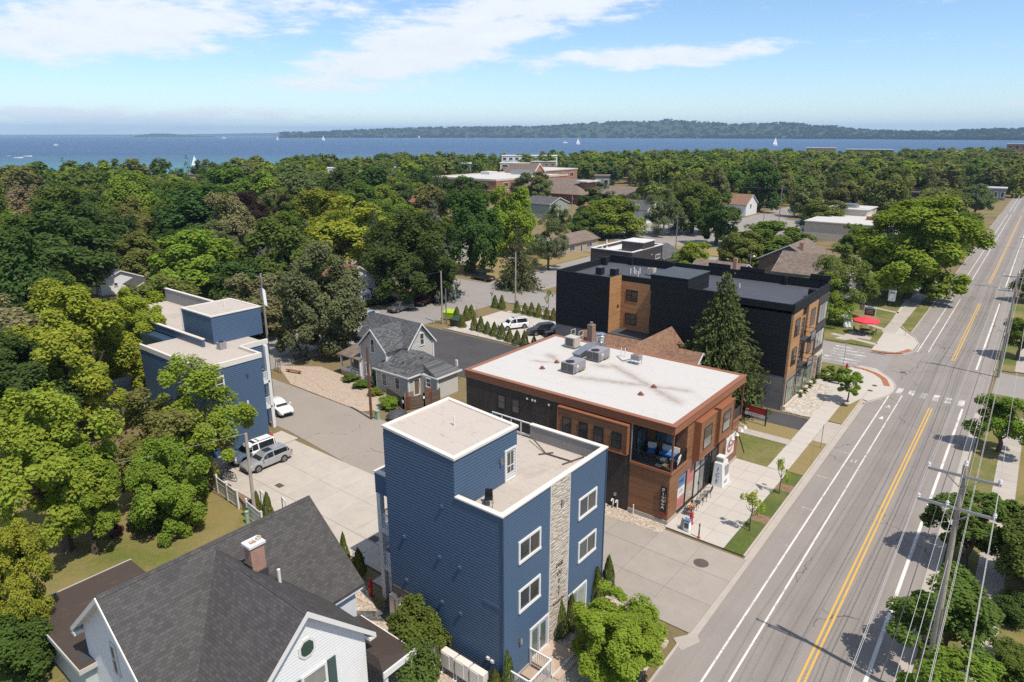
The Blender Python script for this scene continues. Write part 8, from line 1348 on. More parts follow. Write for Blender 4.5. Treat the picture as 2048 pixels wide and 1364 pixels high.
def hydrant(u, v, h, label, mt='hydrant', z=0.05):
 x, y = G(u, v, z); t = thing('fire_hydrant', label, 'hydrant', (x, y, z), group='fire hydrants'); MB().lathe([(0.19, 0), (0.19, 0.05), (0.11, 0.07), (0.11, 0.16), (0.13, 0.18), (0.115, h*0.62), (0.15, h*0.66), (0.15, h*0.72), (0.13, h*0.78), (0.09, h*0.9), (0.03, h*0.95), (0.03, h)], (x, y, z), 14).build('barrel', mt, t); MB().cyl((x-0.2, y, z+h*0.55), (x+0.2, y, z+h*0.55), 0.055, n=8).build('outlet', mt, t); MB().cyl((x, y-0.2, z+h*0.52), (x, y, z+h*0.52), 0.075, n=8).build('outlet', mt, t)
hydrant(545, 884, 1.25, 'orange hydrant beside the white crossover', 'hydrant_orange', 0.06); hydrant(742, 1190, 1.35, 'red hydrant in the gravel by the white balcony post'); hydrant(1382, 1047, 1.15, 'red hydrant on the plaza by the shop corner', 'hydrant', 0.12); hydrant(1693, 740, 1.0, 'red hydrant on the grass by the corner pavement', 'hydrant', 0.1)
def bollard():
 x, y = G(1397, 1078); t = thing('marker_post', 'slim black marker post with a red foot on the plaza edge', 'post', (x, y, 0.12)); MB().cyl((x, y, 0.12), (x, y, 0.42), 0.06).build('foot', 'red', t); MB().cyl((x, y, 0.42), (x, y, 1.35), 0.055).build('shaft', 'black_metal', t); MB().lathe([(0.14, 0), (0.14, 0.03), (0.05, 0.05)], (x, y, 0.12), 8).build('base_plate', 'hydrant', t); text('lettering', 'PARK', 0.13, 'white', (x+0.0, y-0.06, 0.95), (R(90), R(90), 0), t, 0.004)
bollard()
def ice_box():
 x0, x1, y0, y1 = -19.75, -18.75, 53.7, 55.5; t = thing('ice_machine', 'white vending ice machine with blue ICE lettering outside the shop', 'ice machine', (-19.25, 54.6, 0.12)); b = MB().hexa([(x0, y0, 0.12), (x1, y0, 0.12), (x1, y1, 0.12), (x0, y1, 0.12), (x0+0.02, y0+0.25, 2.25), (x1-0.28, y0+0.25, 2.25), (x1-0.28, y1-0.2, 2.25), (x0+0.02, y1-0.2, 2.25)]).build('cabinet', 'white', t); BOX(x0+0.05, x1-0.3, y0+0.5, y1-0.6, 2.25, 2.75).build('top_unit', 'white', t); BOX(x0+0.03, x1-0.28, y0+0.48, y0+0.5, 2.32, 2.6).build('grille', 'galv', t); BOX(x1-0.2, x1-0.03, y0+0.75, y1-0.5, 1.1, 1.9).build('chute_door', 'galv', t)
 for k, ch in enumerate('ICE'): z = 1.75-k*0.55; text('lettering', ch, 0.5, 'ice_blue', (x0+0.45, y0+0.03+0.25*(z-0.12)/2.13-0.06, z), (R(90-6.6), 0, 0), t, 0.006)
 text('lettering', 'ICE', 0.42, 'ice_blue', (x1-0.012, y0+0.75, 0.5), (R(90), 0, R(90)), t, 0.006)
ice_box()
def mesh_chair(x, y, rot, label):
 t = thing('patio_chair', label, 'chair', (x, y, 0.12), rot, 'patio chairs outside the shop', False); BOX(-0.26, 0.26, -0.25, 0.25, 0.40, 0.425).build('seat', 'grey_mesh', t); MB().hexa([(-0.25, 0.23, 0.42), (0.25, 0.23, 0.42), (0.25, 0.25, 0.42), (-0.25, 0.25, 0.42), (-0.24, 0.42, 1.0), (0.24, 0.42, 1.0), (0.24, 0.44, 1.0), (-0.24, 0.44, 1.0)]).build('backrest', 'grey_mesh', t)
 for s in (-1, 1): MB().tube([(s*0.28, -0.28, 0), (s*0.28, -0.26, 0.62), (s*0.28, 0.2, 0.66), (s*0.27, 0.34, 0.7)], 0.017, 6).build('arm', 'dark_grey', t); MB().tube([(s*0.27, 0.3, 0.0), (s*0.27, 0.22, 0.44)], 0.017, 6).build('leg', 'dark_grey', t)
for k, yy in enumerate((48.95, 50.05, 50.75, 51.6)): mesh_chair(-19.25, yy, R(-80+6*k), ['grey mesh patio chair next to the seated person', 'grey mesh patio chair second from the seated person', 'grey mesh patio chair third from the seated person', 'grey mesh patio chair nearest the ice machine'][k])
mesh_chair(-19.2, 47.85, R(-85), 'grey mesh patio chair carrying the person in orange')
def person():
 t = thing('person', 'person in an orange shirt and jeans seated outside the shop', 'person', (-19.2, 47.85, 0.12), R(-85), None, False)
 # facing local -Y; one continuous skinned body
 J = {'pel': (0, 0.08, 0.52, .13), 'spi': (0, 0.13, 0.72, .125), 'che': (0, 0.17, 0.92, .15), 'nec': (0, 0.16, 1.09, .055), 'hea': (0, 0.13, 1.22, .085), 'top': (0, 0.13, 1.33, .07), 'lsh': (-.19, 0.16, 1.0, .065), 'lel': (-.27, 0.05, 0.78, .045), 'lwr': (-.18, -0.15, 0.68, .032), 'rsh': (.19, 0.16, 1.0, .065), 'rel': (.27, 0.05, 0.78, .045), 'rwr': (.18, -0.15, 0.68, .032), 'lhi': (-.1, 0.02, 0.51, .09), 'lkn': (-.13, -0.40, 0.53, .06), 'lan': (-.13, -0.45, 0.10, .042), 'lto': (-.14, -0.62, 0.04, .035), 'rhi': (.1, 0.02, 0.51, .09), 'rkn': (.14, -0.40, 0.53, .06), 'ran': (.16, -0.40, 0.10, .042), 'rto': (.18, -0.58, 0.04, .035)}
 E_ = [('pel', 'spi'), ('spi', 'che'), ('che', 'nec'), ('nec', 'hea'), ('hea', 'top'), ('che', 'lsh'), ('lsh', 'lel'), ('lel', 'lwr'), ('che', 'rsh'), ('rsh', 'rel'), ('rel', 'rwr'), ('pel', 'lhi'), ('lhi', 'lkn'), ('lkn', 'lan'), ('lan', 'lto'), ('pel', 'rhi'), ('rhi', 'rkn'), ('rkn', 'ran'), ('ran', 'rto')]
 for sgn, w in ((-1, 'lwr'), (1, 'rwr')):
  b = J[w]
  for k in range(5): n = w+str(k); a = (k-2)*0.022; ln = (0.055, 0.085, 0.095, 0.088, 0.07)[k]; J[n] = (b[0]-sgn*0.02+a, b[1]-0.075 if k else b[1]-0.04, b[2]-0.005, .013); J[n+'t'] = (b[0]-sgn*0.03+a*1.2-(sgn*-0.03 if k == 0 else 0), b[1]-0.075-ln, b[2]-0.03, .009); E_ += [(w, n), (n, n+'t')]
 ks = list(J); me = bpy.data.meshes.new('body'); me.from_pydata([J[k][:3] for k in ks], [(ks.index(a), ks.index(b)) for a, b in E_], []); o = bpy.data.objects.new('body', me); link(o, t); sk = o.modifiers.new('skin', 'SKIN')
 for k, v in zip(ks, me.skin_vertices[0].data): v.radius = (J[k][3], J[k][3])
 me.skin_vertices[0].data[0].use_root = True; sb = o.modifiers.new('sub', 'SUBSURF'); sb.levels = 1; sb.render_levels = 2
 m, nt, b = _new('clothed_skin'); tc = NN(nt, 'ShaderNodeTexCoord'); s = NN(nt, 'ShaderNodeSeparateXYZ'); nt.links.new(tc.outputs['Object'], s.inputs[0])
 shirt = MATH(nt, 'MULTIPLY', MATH(nt, 'GREATER_THAN', s.outputs[2], 0.60), MATH(nt, 'LESS_THAN', s.outputs[2], 1.06)); fore = MATH(nt, 'LESS_THAN', s.outputs[1], 0.02); c = MIXC(nt, MATH(nt, 'LESS_THAN', s.outputs[2], 0.605), (0.42, 0.23, 0.15), (0.09, 0.14, 0.26)); c = MIXC(nt, MATH(nt, 'MULTIPLY', shirt, MATH(nt, 'SUBTRACT', 1.0, fore)), c, (0.62, 0.22, 0.02)); c = MIXC(nt, MATH(nt, 'LESS_THAN', s.outputs[2], 0.09), c, (0.05, 0.05, 0.05)); nt.links.new(c, b.inputs['Base Color']); b.inputs['Roughness'].default_value = 0.8; me.materials.append(m)
 MB().lathe([(0.02, -0.02), (0.10, 0.0), (0.112, 0.06), (0.09, 0.13), (0.03, 0.165)], (0, 0.155, 1.21), 12, 1.1).build('hair', 'hair', t, True)
 for s_ in (-1, 1): MB().lathe([(0.004, -.012), (0.013, 0), (0.004, .012)], (s_*0.035, 0.045, 1.235), 6).build('eye', 'white', t); MB().lathe([(0.005, -.03), (0.018, 0), (0.005, .03)], (s_*0.09, 0.13, 1.225), 6).build('ear', 'skin', t)
 MB().hexa([(-.012, .05, 1.19), (.012, .05, 1.19), (.012, .06, 1.19), (-.012, .06, 1.19), (-.006, .045, 1.235), (.006, .045, 1.235), (.006, .06, 1.235), (-.006, .06, 1.235)]).build('nose', 'skin', t); BOX(-.025, .025, .048, .056, 1.155, 1.165).build('mouth', 'red', t)
person()
def a_frame():
 x, y = -18.9, 45.75; t = thing('sandwich_board', 'folding sandwich board tilted by the shop corner', 'sign', (x, y, 0.12)); MB().beam((x, y-0.25, 0.12), (x+0.3, y+0.05, 1.1), 0.03, 0.03).beam((x+0.5, y+0.35, 0.12), (x+0.3, y+0.05, 1.1), 0.03, 0.03).beam((x+0.55, y-0.35, 0.12), (x+0.45, y-0.1, 1.0), 0.03, 0.03).build('frame', 'dark_grey', t); MB().hexa([(x-0.1, y-0.1, 0.2), (x+0.25, y-0.45, 0.2), (x+0.27, y-0.43, 0.2), (x-0.08, y-0.08, 0.2), (x, y, 1.0), (x+0.35, y-0.35, 1.0), (x+0.37, y-0.33, 1.0), (x+0.02, y+0.02, 1.0)]).build('board', 'print_grey', t)
 b = thing('newspaper_box', 'pale blue and white newspaper box on the plaza edge', 'newspaper box', (-18.3, 45.45, 0.12)); BOX(-18.55, -18.1, 45.3, 45.65, 0.2, 1.0).build('case', 'sail', b); BOX(-18.57, -18.08, 45.27, 45.68, 1.0, 1.14).build('lid', 'steel_blue', b); BOX(-18.5, -18.15, 45.28, 45.3, 0.45, 0.9).build('window', 'glass_tint', b)
a_frame()
def sf_sign():
 xa, ya, xb, yb = -22.75, 69.75, -20.35, 69.55; t = thing('roadside_sign', 'red and white insurance sign between two black posts on the lawn', 'sign', ((xa+xb)/2, ya, 0.1)); rot = math.atan2(yb-ya, xb-xa)
 for x, y in ((xa, ya), (xb, yb)): BOX(x-0.06, x+0.06, y-0.06, y+0.06, 0.05, 2.05).build('post', 'black_metal', t)
 MB().beam((xa+0.06, ya, 1.63), (xb-0.06, yb, 1.63), 0.07, 0.72).build('red_panel', 'sign_red', t); MB().beam((xa+0.06, ya, 1.07), (xb-0.06, yb, 1.07), 0.07, 0.38).build('white_panel', 'white', t); MB().beam((xa+0.06, ya, 2.02), (xb-0.06, yb, 2.02), 0.09, 0.05).build('cap_rail', 'galv', t); cx, cy = (xa+xb)/2, (ya+yb)/2-0.04
 text('lettering', 'StateFarm', 0.37, 'white', (cx+0.22, cy, 1.62), (R(90), 0, rot), t, 0.006); text('lettering', 'Insurance and Financial', 0.15, 'dark_grey', (cx, cy-0.0, 1.14), (R(90), 0, rot), t, 0.005); text('lettering', 'Services', 0.12, 'dark_grey', (cx+0.5, cy, 0.98), (R(90), 0, rot), t, 0.005)
 m = MB()
 for k, (dx, dz) in enumerate(((-0.95, 1.70), (-0.80, 1.58), (-0.95, 1.52))):
  pts = [(cx+dx+0.11*math.cos(a), cy-0.004, dz+0.07*math.sin(a)) for a in [2*math.pi*q/12 for q in range(12)]]; m.poly(*pts)
 m.build('emblem', 'white', t)
sf_sign()
def locker():
 x, y = G(1677, 770); t = thing('parcel_locker', 'black parcel mailbox on a post in the rock bed', 'mailbox', (x, y, 0.1)); BOX(x-0.07, x+0.07, y-0.07, y+0.07, 0.05, 0.9).build('post', 'black_metal', t); BOX(x-0.33, x+0.33, y-0.3, y+0.3, 0.9, 1.75).build('case', 'black_metal', t); MB().hexa([(x-0.36, y-0.33, 1.75), (x+0.36, y-0.33, 1.75), (x+0.36, y+0.33, 1.75), (x-0.36, y+0.33, 1.75), (x-0.36, y-0.2, 1.9), (x+0.36, y-0.2, 1.9), (x+0.36, y+0.2, 1.9), (x-0.36, y+0.2, 1.9)]).build('hood', 'black_metal', t); text('lettering', '515', 0.16, 'white', (x, y-0.31, 1.55), RY, t, 0.004)
locker()
def post_sign(u, v, h, label, plates, z=0.1, mt='galv'):
 x, y = G(u, v, z); t = thing('street_sign', label, 'sign', (x, y, z)); MB().cyl((x, y, z-0.1), (x, y, z+h), 0.035, n=8).build('post', mt, t)
 for (w, hh, dz, rot, m_, txt) in plates:
  o = MB().box(-w/2, w/2, -0.05, -0.035, -hh/2, hh/2).build('plate', m_, t); o.location = Vector((x, y, z+dz))-Vector(t.location); o.rotation_euler = (0, 0, rot)
  if txt: text('lettering', txt, hh*0.6, 'white' if m_ != 'sail' else 'dark_grey', (x+0.055*math.sin(rot), y-0.055*math.cos(rot), z+dz), (R(90), 0, rot), t, 0.003)
 return t
post_sign(1641, 896, 2.5, 'grey parking sign on a post at the driveway apron', [(0.36, 0.5, 2.3, R(55), 'galv', None)]); post_sign(1687, 727, 3.0, 'green street name sign at the crossing', [(0.9, 0.22, 2.9, R(10), 'sign_green', 'W FRONT'), (0.9, 0.22, 2.65, R(100), 'sign_green', 'OAK')]); x = post_sign(984, 612, 3.0, 'yield sign under a blue street name plate at the back corner', [(0.9, 0.2, 2.9, R(20), 'steel_blue', 'SECOND'), (0.9, 0.2, 3.12, R(110), 'steel_blue', 'OAK')], 0.05)
xx, yy = G(984, 612, 0.05); MB().sweep([(xx-0.4, yy-0.06, 2.55), (xx, yy-0.06, 1.85), (xx+0.4, yy-0.06, 2.55)], (0, 0, 0), (0, 0.02, 0)).build('yield_plate', 'hydrant', x); MB().sweep([(xx-0.22, yy-0.075, 2.45), (xx, yy-0.075, 2.07), (xx+0.22, yy-0.075, 2.45)], (0, 0, 0), (0, 0.012, 0)).build('yield_face', 'white', x)
post_sign(1810, 672, 1.9, 'small sign on the far corner pavement', [(0.3, 0.4, 1.75, R(40), 'galv', None)]); post_sign(1813, 650, 1.4, 'small brown box sign on the verge beyond the crossing', [(0.35, 0.3, 1.3, R(40), 'brown_wall', None)]); post_sign(919, 648, 2.2, 'thin brown marker stake behind the hedge row', [], 0.05, 'rust_metal'); post_sign(954, 634, 1.8, 'second thin brown marker stake behind the hedge row', [], 0.05, 'rust_metal'); post_sign(1427, 553, 2.0, 'green sign post on the corner lawn', [(0.4, 0.3, 1.8, R(30), 'dark_green', None)], 0.05) if False else None
for u, v, lab, mt in ((936, 600, 'thin red sign', 'x'),): pass
def sticks():
 x, y = G(1621, 935); t = thing('bare_sapling', 'leafless thin sapling in the dry verge', 'sapling', (x, y, 0.1)); MB().cyl((x, y, 0.05), (x+0.05, y, 2.9), 0.02, 0.008, 5).tube([(x, y, 1.4), (x+0.3, y+0.1, 2.0)], 0.008, 4).tube([(x, y, 1.7), (x-0.25, y-0.1, 2.2)], 0.008, 4).build('stem', 'twig', t)
sticks()
def units():
 for k, (x, lab) in enumerate(((-24.3, 'outdoor air unit furthest left, behind the leafy shrub'), (-22.75, 'outdoor air unit second from the street corner'), (-21.65, 'outdoor air unit in the middle of the row'), (-20.55, 'outdoor air unit nearest the street corner'))):
  y = 23.1; t = thing('air_unit', 'white '+lab, 'air unit', (x, y, 0.07), group='outdoor air units beside the blue building'); BOX(x-0.5, x+0.5, y-0.22, y+0.22, 0.55, 1.62).build('case', 'unit_white', t); BOX(x-0.46, x+0.16, y-0.25, y-0.22, 0.62, 1.55).build('fan_grille', 'unit_grey' if False else 'coping', t); BOX(x+0.5, x+0.56, y-0.12, y+0.1, 0.6, 0.95).build('valve_cover', 'unit_white', t); MB().beam((x-0.46, y-0.3, 0.12), (x-0.46, y+0.3, 0.12), 0.06, 0.08).beam((x+0.46, y-0.3, 0.12), (x+0.46, y+0.3, 0.12), 0.06, 0.08).build('foot_rail', 'white', t)
  for sx in (-0.44, 0.44):
   for sy in (-0.18, 0.18): BOX(x+sx-0.025, x+sx+0.025, y+sy-0.025, y+sy+0.025, 0.1, 0.56).build('leg', 'white', t)
units()
def bins():
 def skip(u, v, mt, label, sx, sy, h, lid, rot=0.0):
  x, y = G(u, v); t = thing('waste_container', label, 'dumpster', (x, y, 0.02), rot, None, False); MB().hexa([(-sx*.46, -sy*.42, 0.1), (sx*.46, -sy*.42, 0.1), (sx*.46, sy*.42, 0.1), (-sx*.46, sy*.42, 0.1), (-sx/2, -sy/2, h*.8), (sx/2, -sy/2, h*.8), (sx/2, sy/2, h), (-sx/2, sy/2, h)]).build('body', mt, t); MB().hexa([(-sx*.52, -sy*.52, h*.8), (sx*.52, -sy*.52, h*.8), (sx*.52, sy*.52, h), (-sx*.52, sy*.52, h), (-sx*.52, -sy*.52, h*.8+.06), (sx*.52, -sy*.52, h*.8+.06), (sx*.52, sy*.52, h+.08), (-sx*.52, sy*.52, h+.08)]).build('lid', lid, t)
  for s in (-1, 1): BOX(s*sx*.5, s*sx*.56, -sy*.2, sy*.2, h*.45, h*.6).build('lift_pocket', mt, t); BOX(s*sx*.4-.05, s*sx*.4+.05, -sy*.35, -sy*.2, 0, 0.14).build('wheel', 'tyre', t)
 skip(899, 638, 'lime', 'lime green skip behind the poles by the asphalt lot', 1.9, 1.5, 1.5, 'lime', R(20)); skip(915, 652, 'dark_green', 'dark green utility cabinet at the end of the hedge row', 2.1, 1.6, 1.4, 'dark_green'); skip(501, 1033, 'lime', 'lime and dark wheeled bin behind the leaning pole', 0.8, 0.8, 1.2, 'dark_grey')
 x, y = G(755, 838); t = thing('transformer_pedestal', 'pale green utility pedestal at the foot of the brown pole', 'utility box', (x, y, 0)); MB().hexa([(x-.25, y-.2, 0), (x+.25, y-.2, 0), (x+.25, y+.2, 0), (x-.25, y+.2, 0), (x-.22, y-.17, .85), (x+.22, y-.17, .85), (x+.22, y+.17, .95), (x-.22, y+.17, .95)]).build('case', 'transformer', t); BOX(x-.27, x+.27, y-.22, y+.22, .93, 1.0).build('cap', 'transformer', t)
 x, y = G(496, 1048); t = thing('transformer_pedestal', 'pale green utility pedestal at the end of the white fence', 'utility box', (x, y, 0)); MB().cyl((x, y, 0), (x, y, 1.1), 0.16, 0.14, 8).build('case', 'transformer', t); MB().lathe([(0.18, 0), (0.18, 0.06), (0.05, 0.12)], (x, y, 1.1), 8).build('cap', 'transformer', t)
 x, y = G(223, 1067); t = thing('fire_ring', 'rust red square fire ring on the back lawn', 'fire pit', (x, y, 0)); m = MB(); s = 0.62
 for a in range(4):
  c, d = math.cos(R(90*a+20)), math.sin(R(90*a+20)); n = (-d, c); m.beam((x+c*s-n[0]*s, y+d*s-n[1]*s, 0.2), (x+c*s+n[0]*s, y+d*s+n[1]*s, 0.2), 0.1, 0.45)
 m.build('ring', 'fire_ring', t); MB().lathe([(0.45, 0), (0.4, 0.08), (0.1, 0.12)], (x, y, 0.02), 10).build('ash', 'dark_grey', t)
 x, y = G(588, 746); t = thing('timber_bench', 'low weathered timber bench frame beside the alley tree', 'bench', (x, y, 0)); MB().beam((x-1.2, y-0.3, 0.35), (x+1.2, y+0.3, 0.35), 0.35, 0.08).build('seat', 'rust_metal', t); [BOX(x+s*0.9-0.06, x+s*0.9+0.06, y+s*0.2-0.1, y+s*0.2+0.1, 0, 0.32).build('leg', 'fence_weathered', t) for s in (-1, 1)]
 x, y = G(556, 745); t = thing('barrier', 'grey green timber trestle under the alley tree', 'trestle', (x, y, 0)); [MB().beam((x+dx, y, 0), (x+dx*0.6, y+0.2, 1.9), 0.09, 0.05).build('leg', 'fence_weathered', t) for dx in (-0.7, 0.0, 0.6)]; MB().beam((x-0.5, y+0.15, 1.5), (x+0.4, y+0.15, 1.5), 0.05, 0.12).build('rail', 'fence_weathered', t)
bins()
def bikes():
 def bike(x, y, rot, label, mt, z=0.09):
  t = thing('bicycle', label, 'bicycle', (x, y, z), rot, 'bicycles by the white fence', False)
  for yy in (-0.52, 0.52):
   m = MB(); n = 18
   for k in range(n): a, b = 2*math.pi*k/n, 2*math.pi*(k+1)/n; m.cyl((0, yy+0.33*math.cos(a), 0.34+0.33*math.sin(a)), (0, yy+0.33*math.cos(b), 0.34+0.33*math.sin(b)), 0.022, n=5, cap=False)
   w = m.build('wheel', 'tyre', t); m = MB()
   for k in range(8): a = 2*math.pi*k/8; m.cyl((0, yy, 0.34), (0, yy+0.32*math.cos(a), 0.34+0.32*math.sin(a)), 0.006, n=3)
   m.build('spokes', 'steel', w, kind='stuff')
  MB().tube([(0, -0.52, 0.34), (0, -0.12, 0.32), (0, 0.38, 0.82), (0, -0.2, 0.80), (0, -0.12, 0.32)], 0.02).tube([(0, -0.52, 0.34), (0, -0.2, 0.8)], 0.016).tube([(0, 0.52, 0.34), (0, 0.38, 0.9)], 0.018).build('frame', mt, t); BOX(-0.07, 0.07, -0.34, -0.08, 0.92, 0.98).build('saddle', 'black_metal', t); MB().cyl((0, -0.2, 0.8), (0, -0.21, 0.93), 0.014).build('seat_post', 'steel', t); MB().tube([(-0.28, 0.28, 1.02), (-0.1, 0.4, 1.0), (0.1, 0.4, 1.0), (0.28, 0.28, 1.02)], 0.016).build('handlebar', 'black_metal', t); MB().cyl((-0.12, -0.12, 0.3), (0.12, -0.12, 0.3), 0.02).build('crank', 'steel', t)
 x, y = G(458, 962, 0.09); bike(x, y, R(115), 'silver bicycle nearest the parked cars by the white fence', 'steel'); bike(x-0.5, y+0.1, R(128), 'second silver bicycle beside the white fence', 'galv'); bike(x-0.95, y+0.25, R(110), 'dark bicycle furthest left by the white fence', 'black_metal'); x, y = G(728, 1135, 0.09); bike(x, y, R(60), 'dark bicycle by the shingle roof edge', 'black_metal'); bike(x-0.6, y-0.05, R(75), 'dark bicycle beside the slim arborvitae', 'iron')
bikes()
def bistro():
 x, y = G(1728, 668, 0.11); t = thing('parasol', 'open red parasol over the crowded garden table', 'parasol', (x, y, 0.11)); m = MB(); n = 8
 for k in range(n):
  a, b = 2*math.pi*k/n, 2*math.pi*(k+1)/n; m.poly((x, y, 2.95), (x+1.95*math.cos(a), y+1.95*math.sin(a), 2.35), (x+1.95*math.cos(b), y+1.95*math.sin(b), 2.35)); m.poly((x+1.95*math.cos(a), y+1.95*math.sin(a), 2.35), (x+1.97*math.cos(a), y+1.97*math.sin(a), 2.15), (x+1.97*math.cos(b), y+1.97*math.sin(b), 2.15), (x+1.95*math.cos(b), y+1.95*math.sin(b), 2.35)[:3])
 m.build('canopy', 'umbrella_red', t); MB().cyl((x, y, 0.1), (x, y, 2.95), 0.035).build('pole', 'galv', t)
 for k in range(8): a = 2*math.pi*k/8; MB().cyl((x, y, 2.6), (x+1.9*math.cos(a), y+1.9*math.sin(a), 2.36), 0.015, n=4).build('rib', 'galv', t)
 t = thing('garden_table', 'round dark garden table under the red parasol', 'table', (x, y, 0.11)); MB().lathe([(0.75, 0), (0.75, 0.04), (0.05, 0.05)], (x, y, 0.82), 18).build('table_top', 'iron', t); MB().cyl((x, y+0.05, 0.12), (x, y+0.05, 0.82), 0.06).build('pedestal', 'black_metal', t)
 lab = ['nearest the crossing', 'second from the crossing', 'facing the street', 'beside the path', 'behind the table', 'in the deepest shade', 'nearest the stair rail']
 for k in range(7):
  a = 2*math.pi*k/7+0.3; cx, cy = x+1.35*math.cos(a), y+1.35*math.sin(a); c = thing('garden_chair', 'black wrought iron garden chair under the parasol, '+lab[k], 'chair', (cx, cy, 0.11), a-math.pi/2, 'garden chairs under the parasol', False); MB().lathe([(0.24, 0), (0.24, 0.05), (0.05, 0.06)], (0, 0, 0.44), 12).build('seat', 'black_metal', c); MB().tube([(-0.24, 0.2, 0.45), (-0.22, 0.28, 0.85), (0, 0.3, 0.98), (0.22, 0.28, 0.85), (0.24, 0.2, 0.45)], 0.03).tube([(-0.1, 0.24, 0.45), (-0.08, 0.29, 0.93)], 0.03).tube([(0.1, 0.24, 0.45), (0.08, 0.29, 0.93)], 0.03).build('backrest', 'black_metal', c); [MB().cyl((sx*0.2, sy*0.2, 0.44), (sx*0.24, sy*0.24, 0), 0.02, n=5).build('leg', 'black_metal', c) for sx in (-1, 1) for sy in (-1, 1)]
 x, y = G(1737, 640, 0.1); t = thing('yard_sign', 'maroon garden sign in a white frame behind the red parasol', 'sign', (x, y, 0.1)); [BOX(x+s*0.85-0.07, x+s*0.85+0.07, y-0.07, y+0.07, 0.05, 2.3).build('post', 'white', t) for s in (-1, 1)]; BOX(x-0.78, x+0.78, y-0.04, y+0.04, 0.9, 2.05).build('board', 'sign_maroon', t); MB().hexa([(x-0.8, y-0.05, 2.05), (x+0.8, y-0.05, 2.05), (x+0.8, y+0.05, 2.05), (x-0.8, y+0.05, 2.05), (x-0.3, y-0.05, 2.45), (x+0.3, y-0.05, 2.45), (x+0.3, y+0.05, 2.45), (x-0.3, y+0.05, 2.45)]).build('crest', 'door_grey', t); [BOX(x-0.55, x+0.55, y-0.05, y-0.04, z, z+0.06).build('letter_row', 'cream_wall', t) for z in (1.75, 1.5, 1.25)]
 x, y = G(1781, 612, 0.1); t = thing('yard_sign', 'pale notice board on dark posts under the great maple', 'sign', (x, y, 0.1)); [BOX(x+s*0.55-0.05, x+s*0.55+0.05, y-0.05, y+0.05, 0.05, 1.1).build('post', 'black_metal', t) for s in (-1, 1)]; BOX(x-0.6, x+0.6, y-0.05, y+0.05, 1.0, 3.0).build('board', 'sail', t); BOX(x-0.45, x+0.45, y-0.06, y-0.05, 2.4, 2.75).build('print', 'print_grey', t)
 x, y = G(1716, 632, 0.1); t = thing('house_flag', 'striped flag with a blue corner on a slanting staff', 'flag', (x, y, 0.1)); MB().cyl((x, y, 0.1), (x+0.5, y-0.2, 3.1), 0.025).build('staff', 'white', t)
 for k in range(7): z0 = 2.9-k*0.0; MB().hexa([(x+0.1+k*0.11, y-0.06, 1.3), (x+0.2+k*0.11, y-0.1, 1.25), (x+0.2+k*0.11, y-0.09, 1.25), (x+0.1+k*0.11, y-0.05, 1.3), (x+0.3+k*0.11-0.2, y-0.14, 2.9), (x+0.4+k*0.11-0.2, y-0.18, 2.85), (x+0.4+k*0.11-0.2, y-0.17, 2.85), (x+0.3+k*0.11-0.2, y-0.13, 2.9)]).build('stripe', 'hydrant' if k % 2 == 0 else 'sail', t)
 BOX(x+0.05, x+0.42, y-0.2, y-0.185, 2.2, 2.9).build('canton', 'flag_blue', t)
 x, y = G(1690, 652, 0.1); t = thing('stair_railing', 'white porch steps with railings beside the pale tree', 'steps', (x, y, 0.1)); p, q = G(1704, 656, 0.1), G(1700, 626, 0.1)
 for s in (0, 1.3):
  a, b = (p[0]-s, p[1], 0.1), (p[0]-s-1.6, p[1]+3.6, 0.1); MB().beam((a[0], a[1], 1.0), (b[0], b[1], 2.3), 0.08, 0.08).build('handrail', 'white', t); [BOX(a[0]+(b[0]-a[0])*k/3-0.05, a[0]+(b[0]-a[0])*k/3+0.05, a[1]+(b[1]-a[1])*k/3-0.05, a[1]+(b[1]-a[1])*k/3+0.05, 0.1, 1.1+1.3*k/3).build('post', 'white', t) for k in range(4)]
 for k in range(6): MB().beam((p[0]-0.65-1.6*k/6, p[1]+3.6*k/6, 0.12+0.2*k), (p[0]-0.65-1.6*(k+1)/6, p[1]+3.6*(k+1)/6, 0.12+0.2*k), 1.2, 0.2).build('step', 'soffit', t)
 x, y = G(1676, 648, 0.1); t = thing('parasol', 'small orange parasol by the pale tree', 'parasol', (x, y, 0.1)); MB().lathe([(0.9, 0), (0.05, 0.3)], (x, y, 2.1), 8).build('canopy', 'hydrant_orange', t); MB().cyl((x, y, 0.1), (x, y, 2.3), 0.03).build('pole', 'white', t)
bistro()
